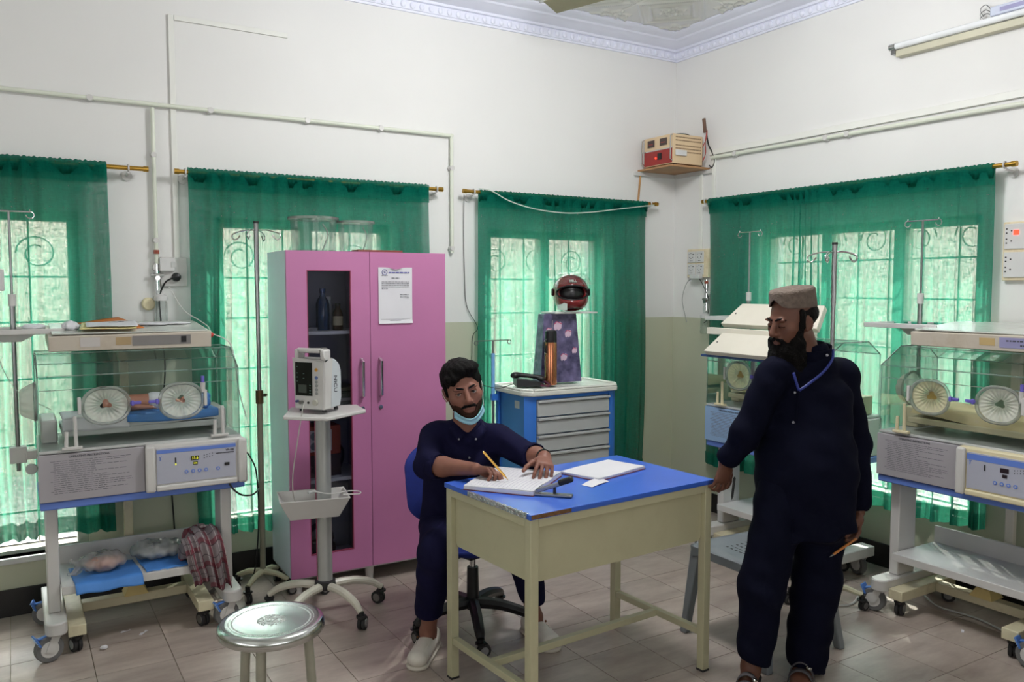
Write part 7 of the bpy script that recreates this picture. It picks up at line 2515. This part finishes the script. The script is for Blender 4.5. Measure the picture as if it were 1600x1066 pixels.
def crumple(name, label, cat, loc, r, seed, mat):
    t = thing(name, label, cat, loc)
    f = Field((-r[0] * 1.5, -r[1] * 1.5, -0.01), (r[0] * 1.5, r[1] * 1.5, r[2] * 2.6), max(0.0035, r[0] / 22))
    f.ell((0, 0, r[2]), r, None, 0.01)
    a = 0.20 * min(r)
    f.ripple(lambda X, Y, Z: a * np.sin(2.6 / r[0] * X + 2.1 / r[2] * Z + seed) * np.sin(3.1 / r[1] * Y - 1.7 / r[0] * X + 2 * seed) + 0.7 * a * np.sin(6 / r[0] * X + seed) * np.sin(5 / r[1] * Y))
    f.cut((0, 0, 0.0), (0, 0, -1), 0.002)
    f.build('crumpled_' + cat.replace(' ', '_'), mat, t, smooth_it=1)
    return t
crumple('paper_scrap', 'crumpled white paper left at the open end of the lamp top', 'paper', il(-0.275, 0.02, PZ + 0.006), (0.036, 0.036, 0.022), 1.0, M_paper)
crumple('packet', 'flat torn white packet beside the papers on the lamp', 'packet', il(0.085, 0.13, PZ + 0.017), (0.075, 0.05, 0.008), 2.0, M_paper)
crumple('packet', 'second torn white packet near the lamp\'s rear corner', 'packet', il(0.20, 0.15, PZ + 0.019), (0.070, 0.04, 0.007), 3.3, M_paper)
crumple('tissue', 'crumpled tissue on the tray at the frame edge', 'tissue', il(-0.62, 0.14, 1.4315 - 0.013), (0.07, 0.06, 0.018), 4.0, M_paper)
crumple('tissue', 'small tissue on the tray, nearer the lamp', 'tissue', il(-0.42, 0.15, 1.4315 - 0.013), (0.05, 0.05, 0.014), 5.0, M_paper)

# drip set hanging at the left accessory pole
dr = thing('drip_set', 'clear drip chamber and pump clipped to the pole at the frame edge', 'drip set', il(-0.515, 0.18, 0))
MB().tube(smooth_path([(-0.075, 0, 1.944), (-0.07, -0.006, 1.92), (-0.055, -0.012, 1.88), (-0.04, -0.015, 1.86)], 4), 0.002, 5).build('hanger', M_chrome, dr, smooth=True)
MB().lathe([(0, 1.72), (0.010, 1.72), (0.020, 1.75), (0.022, 1.83), (0.012, 1.855), (0, 1.86)], 16, Matrix.Translation((-0.04, -0.02, 0))).build('chamber', M_bucket, dr, smooth=True)
MB().box(-0.055, -0.012, -0.045, -0.012, 1.60, 1.70).build('pump_body', M_white, dr, bevel=0.005)
MB().tube(smooth_path([(-0.04, -0.02, 1.72), (-0.055, -0.05, 1.55), (-0.045, -0.08, 1.30), (0.02, -0.12, 1.15), (0.10, -0.15, 1.09), (0.15, -0.17, 1.06)], 6), 0.0022, 5).build('infusion_line', M_port_rim, dr, smooth=True)

# ---- lower shelf of the same incubator
def sheet_sh(x0, x1, y0, y1, hang, ph):
    def f_(u, v):
        x = x0 + (x1 - x0) * u + 0.02 * v * math.sin(ph)
        L = y1 - y0
        s = v * (L + hang)
        if s < L:
            y, z = y1 - s, 0.3015 + 0.003 * (1 + math.sin(9 * u + 7 * v + ph))
        else:
            y, z = y0 - 0.006 - (s - L) * 0.45, 0.3015 - (s - L) * 0.85 + 0.003 * math.sin(12 * u)
        return il(x, y, z)
    return f_
drape('blue_sheet', 'crumpled blue sheet under the pinkish bag on the incubator shelf', 'sheet', sheet_sh(-0.32, -0.045, -0.220, 0.02, 0.045, 1.0), M_chuck, 26, 26)
drape('blue_sheet', 'smaller blue sheet under the clear bag on the incubator shelf', 'sheet', sheet_sh(-0.03, 0.16, -0.195, 0.03, 0.0, 2.0), M_chuck, 20, 16)
M_bag = clear('thin_polythene', (0.93, 0.93, 0.92), 0.05, 0.25, milk=0.40, milkc=(222, 220, 216))
def polybag(label, loc, r, seed, knot, fill):
    t = thing('plastic_bag', label, 'bag', loc, 0, 'plastic bags on the incubator shelf')
    f = Field((-r[0] * 1.6, -r[1] * 1.6, -0.005), (r[0] * 1.6, r[1] * 1.6, r[2] * 3.0), 0.005)
    f.ell((0, 0, r[2] * 0.95), r, None, 0.01)
    if knot:
        f.cone((-r[0] * 0.85, -0.01, r[2] * 1.0), (-r[0] * 1.25, -0.02, r[2] * 1.5), 0.016, 0.008, 0.02)
        f.cone((-r[0] * 0.95, -0.02, r[2] * 0.5), (-r[0] * 1.35, -0.05, r[2] * 0.4), 0.012, 0.010, 0.02)
    else:
        f.ell((-r[0] * 0.35, -0.01, r[2] * 1.7), (r[0] * 0.32, 0.03, r[2] * 0.5), None, 0.03)
        f.ell((r[0] * 0.5, 0.0, r[2] * 0.8), (r[0] * 0.5, r[1] * 0.7, r[2] * 0.7), None, 0.03)
    f.ripple(lambda X, Y, Z: 0.0065 * np.sin(60 * X + 42 * Z + seed) * np.sin(75 * Y - 38 * Z + seed) + 0.0035 * np.sin(130 * X - 60 * Z + seed))
    f.cut((0, 0, 0.001), (0, 0, -1), 0.003)
    f.build('bag_skin', M_bag, t, smooth_it=1)
    if fill:
        g_ = Field((-r[0] * 1.2, -r[1] * 1.2, -0.005), (r[0] * 1.2, r[1] * 1.2, r[2] * 2.2), 0.006)
        g_.ell((0.01, 0, r[2] * 0.72), (r[0] * 0.82, r[1] * 0.82, r[2] * 0.66), None, 0.01)
        g_.ripple(lambda X, Y, Z: 0.006 * np.sin(50 * X + seed) * np.sin(60 * Y))
        g_.cut((0, 0, 0.004), (0, 0, -1), 0.003)
        g_.build('bag_contents', fill, t)
    return t
polybag('tied plastic bag with pinkish contents on the incubator shelf', il(-0.185, -0.085, 0.309), (0.100, 0.070, 0.045), 1.0, True, pm('pinkish_contents', (206, 150, 130), 0.7, var=0.25, scale=25))
polybag('clear crumpled plastic bag with white contents on the incubator shelf', il(0.055, -0.015, 0.309), (0.115, 0.075, 0.042), 2.2, False, pm('grey_white_contents', (196, 196, 194), 0.7, var=0.25, scale=25))

def plaid():
    m, nt, b = nodes_of('maroon_grey_plaid')
    tc = nt.nodes.new('ShaderNodeTexCoord')
    sep = nt.nodes.new('ShaderNodeSeparateXYZ')
    nt.links.new(tc.outputs['UV'], sep.inputs[0])
    prev = None
    base = nt.nodes.new('ShaderNodeRGB')
    base.outputs[0].default_value = s2l((126, 116, 118)) + (1,)
    prev = base.outputs[0]
    for axis, freq, lo, colr_ in (('X', 2.0, 0.72, (112, 24, 44)), ('Y', 3.0, 0.76, (104, 22, 42)), ('X', 4.0, 0.92, (206, 196, 194)), ('Y', 6.0, 0.90, (70, 60, 64))):
        m1 = nt.nodes.new('ShaderNodeMath')
        m1.operation = 'MULTIPLY'
        m1.inputs[1].default_value = freq
        nt.links.new(sep.outputs[axis], m1.inputs[0])
        m2 = nt.nodes.new('ShaderNodeMath')
        m2.operation = 'FRACT'
        nt.links.new(m1.outputs[0], m2.inputs[0])
        m3 = nt.nodes.new('ShaderNodeMath')
        m3.operation = 'GREATER_THAN'
        m3.inputs[1].default_value = lo
        nt.links.new(m2.outputs[0], m3.inputs[0])
        m4 = nt.nodes.new('ShaderNodeMath')
        m4.operation = 'MULTIPLY'
        m4.inputs[1].default_value = 0.75
        nt.links.new(m3.outputs[0], m4.inputs[0])
        mx = nt.nodes.new('ShaderNodeMixRGB')
        nt.links.new(m4.outputs[0], mx.inputs[0])
        nt.links.new(prev, mx.inputs[1])
        mx.inputs[2].default_value = s2l(colr_) + (1,)
        prev = mx.outputs[0]
    nt.links.new(prev, b.inputs['Base Color'])
    b.inputs['Roughness'].default_value = 0.9
    return m
M_plaid = plaid()
sc = thing('shawl', 'maroon and grey checked shawl bundled on the shelf, trailing to the floor', 'shawl', il(0.235, -0.10, 0.302))
def uv_sheet(fn, nu, nv, name, parent):
    o = MB().sheet(fn, nu, nv).build(name, M_plaid, parent, smooth=True, angle=180)
    me = o.data
    uvl = me.uv_layers.new(name='UVMap')
    co = [(i / nu, j / nv) for j in range(nv + 1) for i in range(nu + 1)]
    vs_ = {tuple(round(c, 5) for c in fn(u, v)): (u, v) for u, v in co}
    for lp_ in me.loops:
        k_ = tuple(round(c, 5) for c in me.vertices[lp_.vertex_index].co)
        uvl.data[lp_.index].uv = vs_.get(k_, (0.5, 0.5))
    o.modifiers.new('thick', 'SOLIDIFY').thickness = 0.003
    return o
def heap(u, v):
    a = 2 * PI * u
    b = PI * 0.52 * v
    r = 1 + 0.10 * math.sin(5 * a + 4 * v) + 0.07 * math.sin(9 * a + 7 * v)
    return (0.088 * r * math.cos(a) * math.sin(b + 0.02), 0.085 * r * math.sin(a) * math.sin(b + 0.02), 0.018 + 0.125 * r * math.cos(b) + 0.014 * math.sin(14 * v + 3 * a) * math.sin(b))
uv_sheet(heap, 60, 30, 'bundle', sc)
def trail(u, v):
    w = (u - 0.5) * (0.12 - 0.03 * v)
    s = v * 0.33
    if s < 0.16:
        q = s / 0.16
        y, z = -0.02 - 0.12 * math.sin(q * PI / 2), 0.15 - 0.11 * (1 - math.cos(q * PI / 2))
    else:
        y, z = -0.14 - 0.05 * (s - 0.16), 0.04 - (s - 0.16) * 0.95
    x = 0.02 + w + 0.06 * v * math.sin(1.2)
    return (x, y + 0.013 * math.sin(16 * u + 2 * v) * (0.3 + v), z + 0.012 * math.sin(10 * u))
uv_sheet(trail, 36, 36, 'trailing_end', sc)
def fold2(u, v):
    w = (u - 0.5) * 0.10
    s = v * 0.30
    return (-0.055 + w * 0.7 + 0.05 * v, -0.075 - 0.06 * math.sin(min(1, v * 2) * PI / 2) + 0.01 * math.sin(14 * u), 0.12 - s * 0.75 + 0.02 * u + 0.01 * math.sin(9 * v))
uv_sheet(fold2, 24, 24, 'loose_fold', sc)

# ---- mains leads
def lead(label, pts, r, mat, name='power_cable'):
    t = thing(name, label, 'cable')
    MB().tube(smooth_path(pts, 6), r, 6).build('flex', mat, t, smooth=True)
    return t
lead('black power cable leaving the lit incubator towards the basket', [il(0.352, -0.262, 0.688), il(0.37, -0.275, 0.655), il(0.41, -0.27, 0.622), il(0.47, -0.22, 0.605), il(0.535, -0.10, 0.60)], 0.0045, M_black)
lead('black cable dropping behind the drip stand from the incubator side', [il(0.427, -0.10, 0.83), il(0.47, -0.06, 0.80), il(0.52, 0.0, 0.74), il(0.555, 0.03, 0.64), il(0.56, 0.03, 0.40), il(0.55, 0.08, 0.14), il(0.53, 0.16, 0.01)], 0.004, M_black)
lead('black cable hanging straight down the beige wall behind the lamp', [(-3.60, -0.035, 1.43), (-3.585, -0.022, 1.20), (-3.60, -0.020, 0.95), (-3.575, -0.020, 0.62), (-3.56, -0.020, 0.30), (-3.565, -0.025, 0.145)], 0.004, M_black)
lead('thin white lead curving from the wall to the red plug', [(-3.56, -0.05, 1.62), (-3.50, -0.10, 1.50), (-3.44, -0.16, 1.45), (-3.42, -0.30, 1.42), (-3.425, -0.44, 1.39), (-3.35, -0.50, 1.33), (-3.30, -0.42, 1.10), (-3.25, -0.35, 0.95)], 0.0025, M_offwhite)
lead('white cable lying on the floor behind the standing man', [(-0.78, -2.02, 0.006), (-0.70, -2.07, 0.006), (-0.62, -2.06, 0.006), (-0.50, -2.00, 0.008)], 0.006, M_offwhite)
lead('grey cable lying on the floor under the incubator with dark display', [(-0.24, -2.20, 0.006), (-0.32, -2.33, 0.006), (-0.30, -2.50, 0.006), (-0.36, -2.75, 0.006), (-0.34, -3.05, 0.006)], 0.005, M_tray_grey)
lead('thin dark cable looping below the tray of the half-hidden incubator', [(-0.30, -0.80, 1.40), (-0.36, -0.82, 1.32), (-0.38, -0.84, 1.26), (-0.36, -0.88, 1.24), (-0.32, -0.93, 1.34), (-0.30, -0.96, 1.40)], 0.003, M_black)

# ---- bits on the floor
def scrap(label, loc, rot, w, h):
    t = thing('floor_scrap', label, 'litter', loc, rot, 'bits of litter on the floor')
    MB().sheet(lambda u, v: ((u - 0.5) * w, (v - 0.5) * h, 0.002 + 0.006 * u * (1 - u) + 0.003 * v * math.sin(7 * u)), 8, 6).build('scrap', M_paper, t, smooth=True, angle=180)
crumple('cotton_ball', 'small white cotton ball on the floor by the incubator wheel', 'cotton ball', (-3.965, -0.66, 0.001), (0.016, 0.014, 0.010), 1.3, M_paper)
scrap('narrow white paper strip on the floor near the lamp base leg', (-3.86, -0.50, 0), 0.3, 0.045, 0.012)
scrap('longer white paper strip on the floor, nearer the stool', (-3.79, -0.56, 0), 0.9, 0.055, 0.014)
scrap('short white paper strip on the floor by the frame\'s lower corner', (-0.50, -2.55, 0), 0.5, 0.035, 0.012)

drip_stand('drip stand whose wheeled foot peeks in at the frame edge', (-4.60, -0.80, 0), 1.9, 4, 0.85)
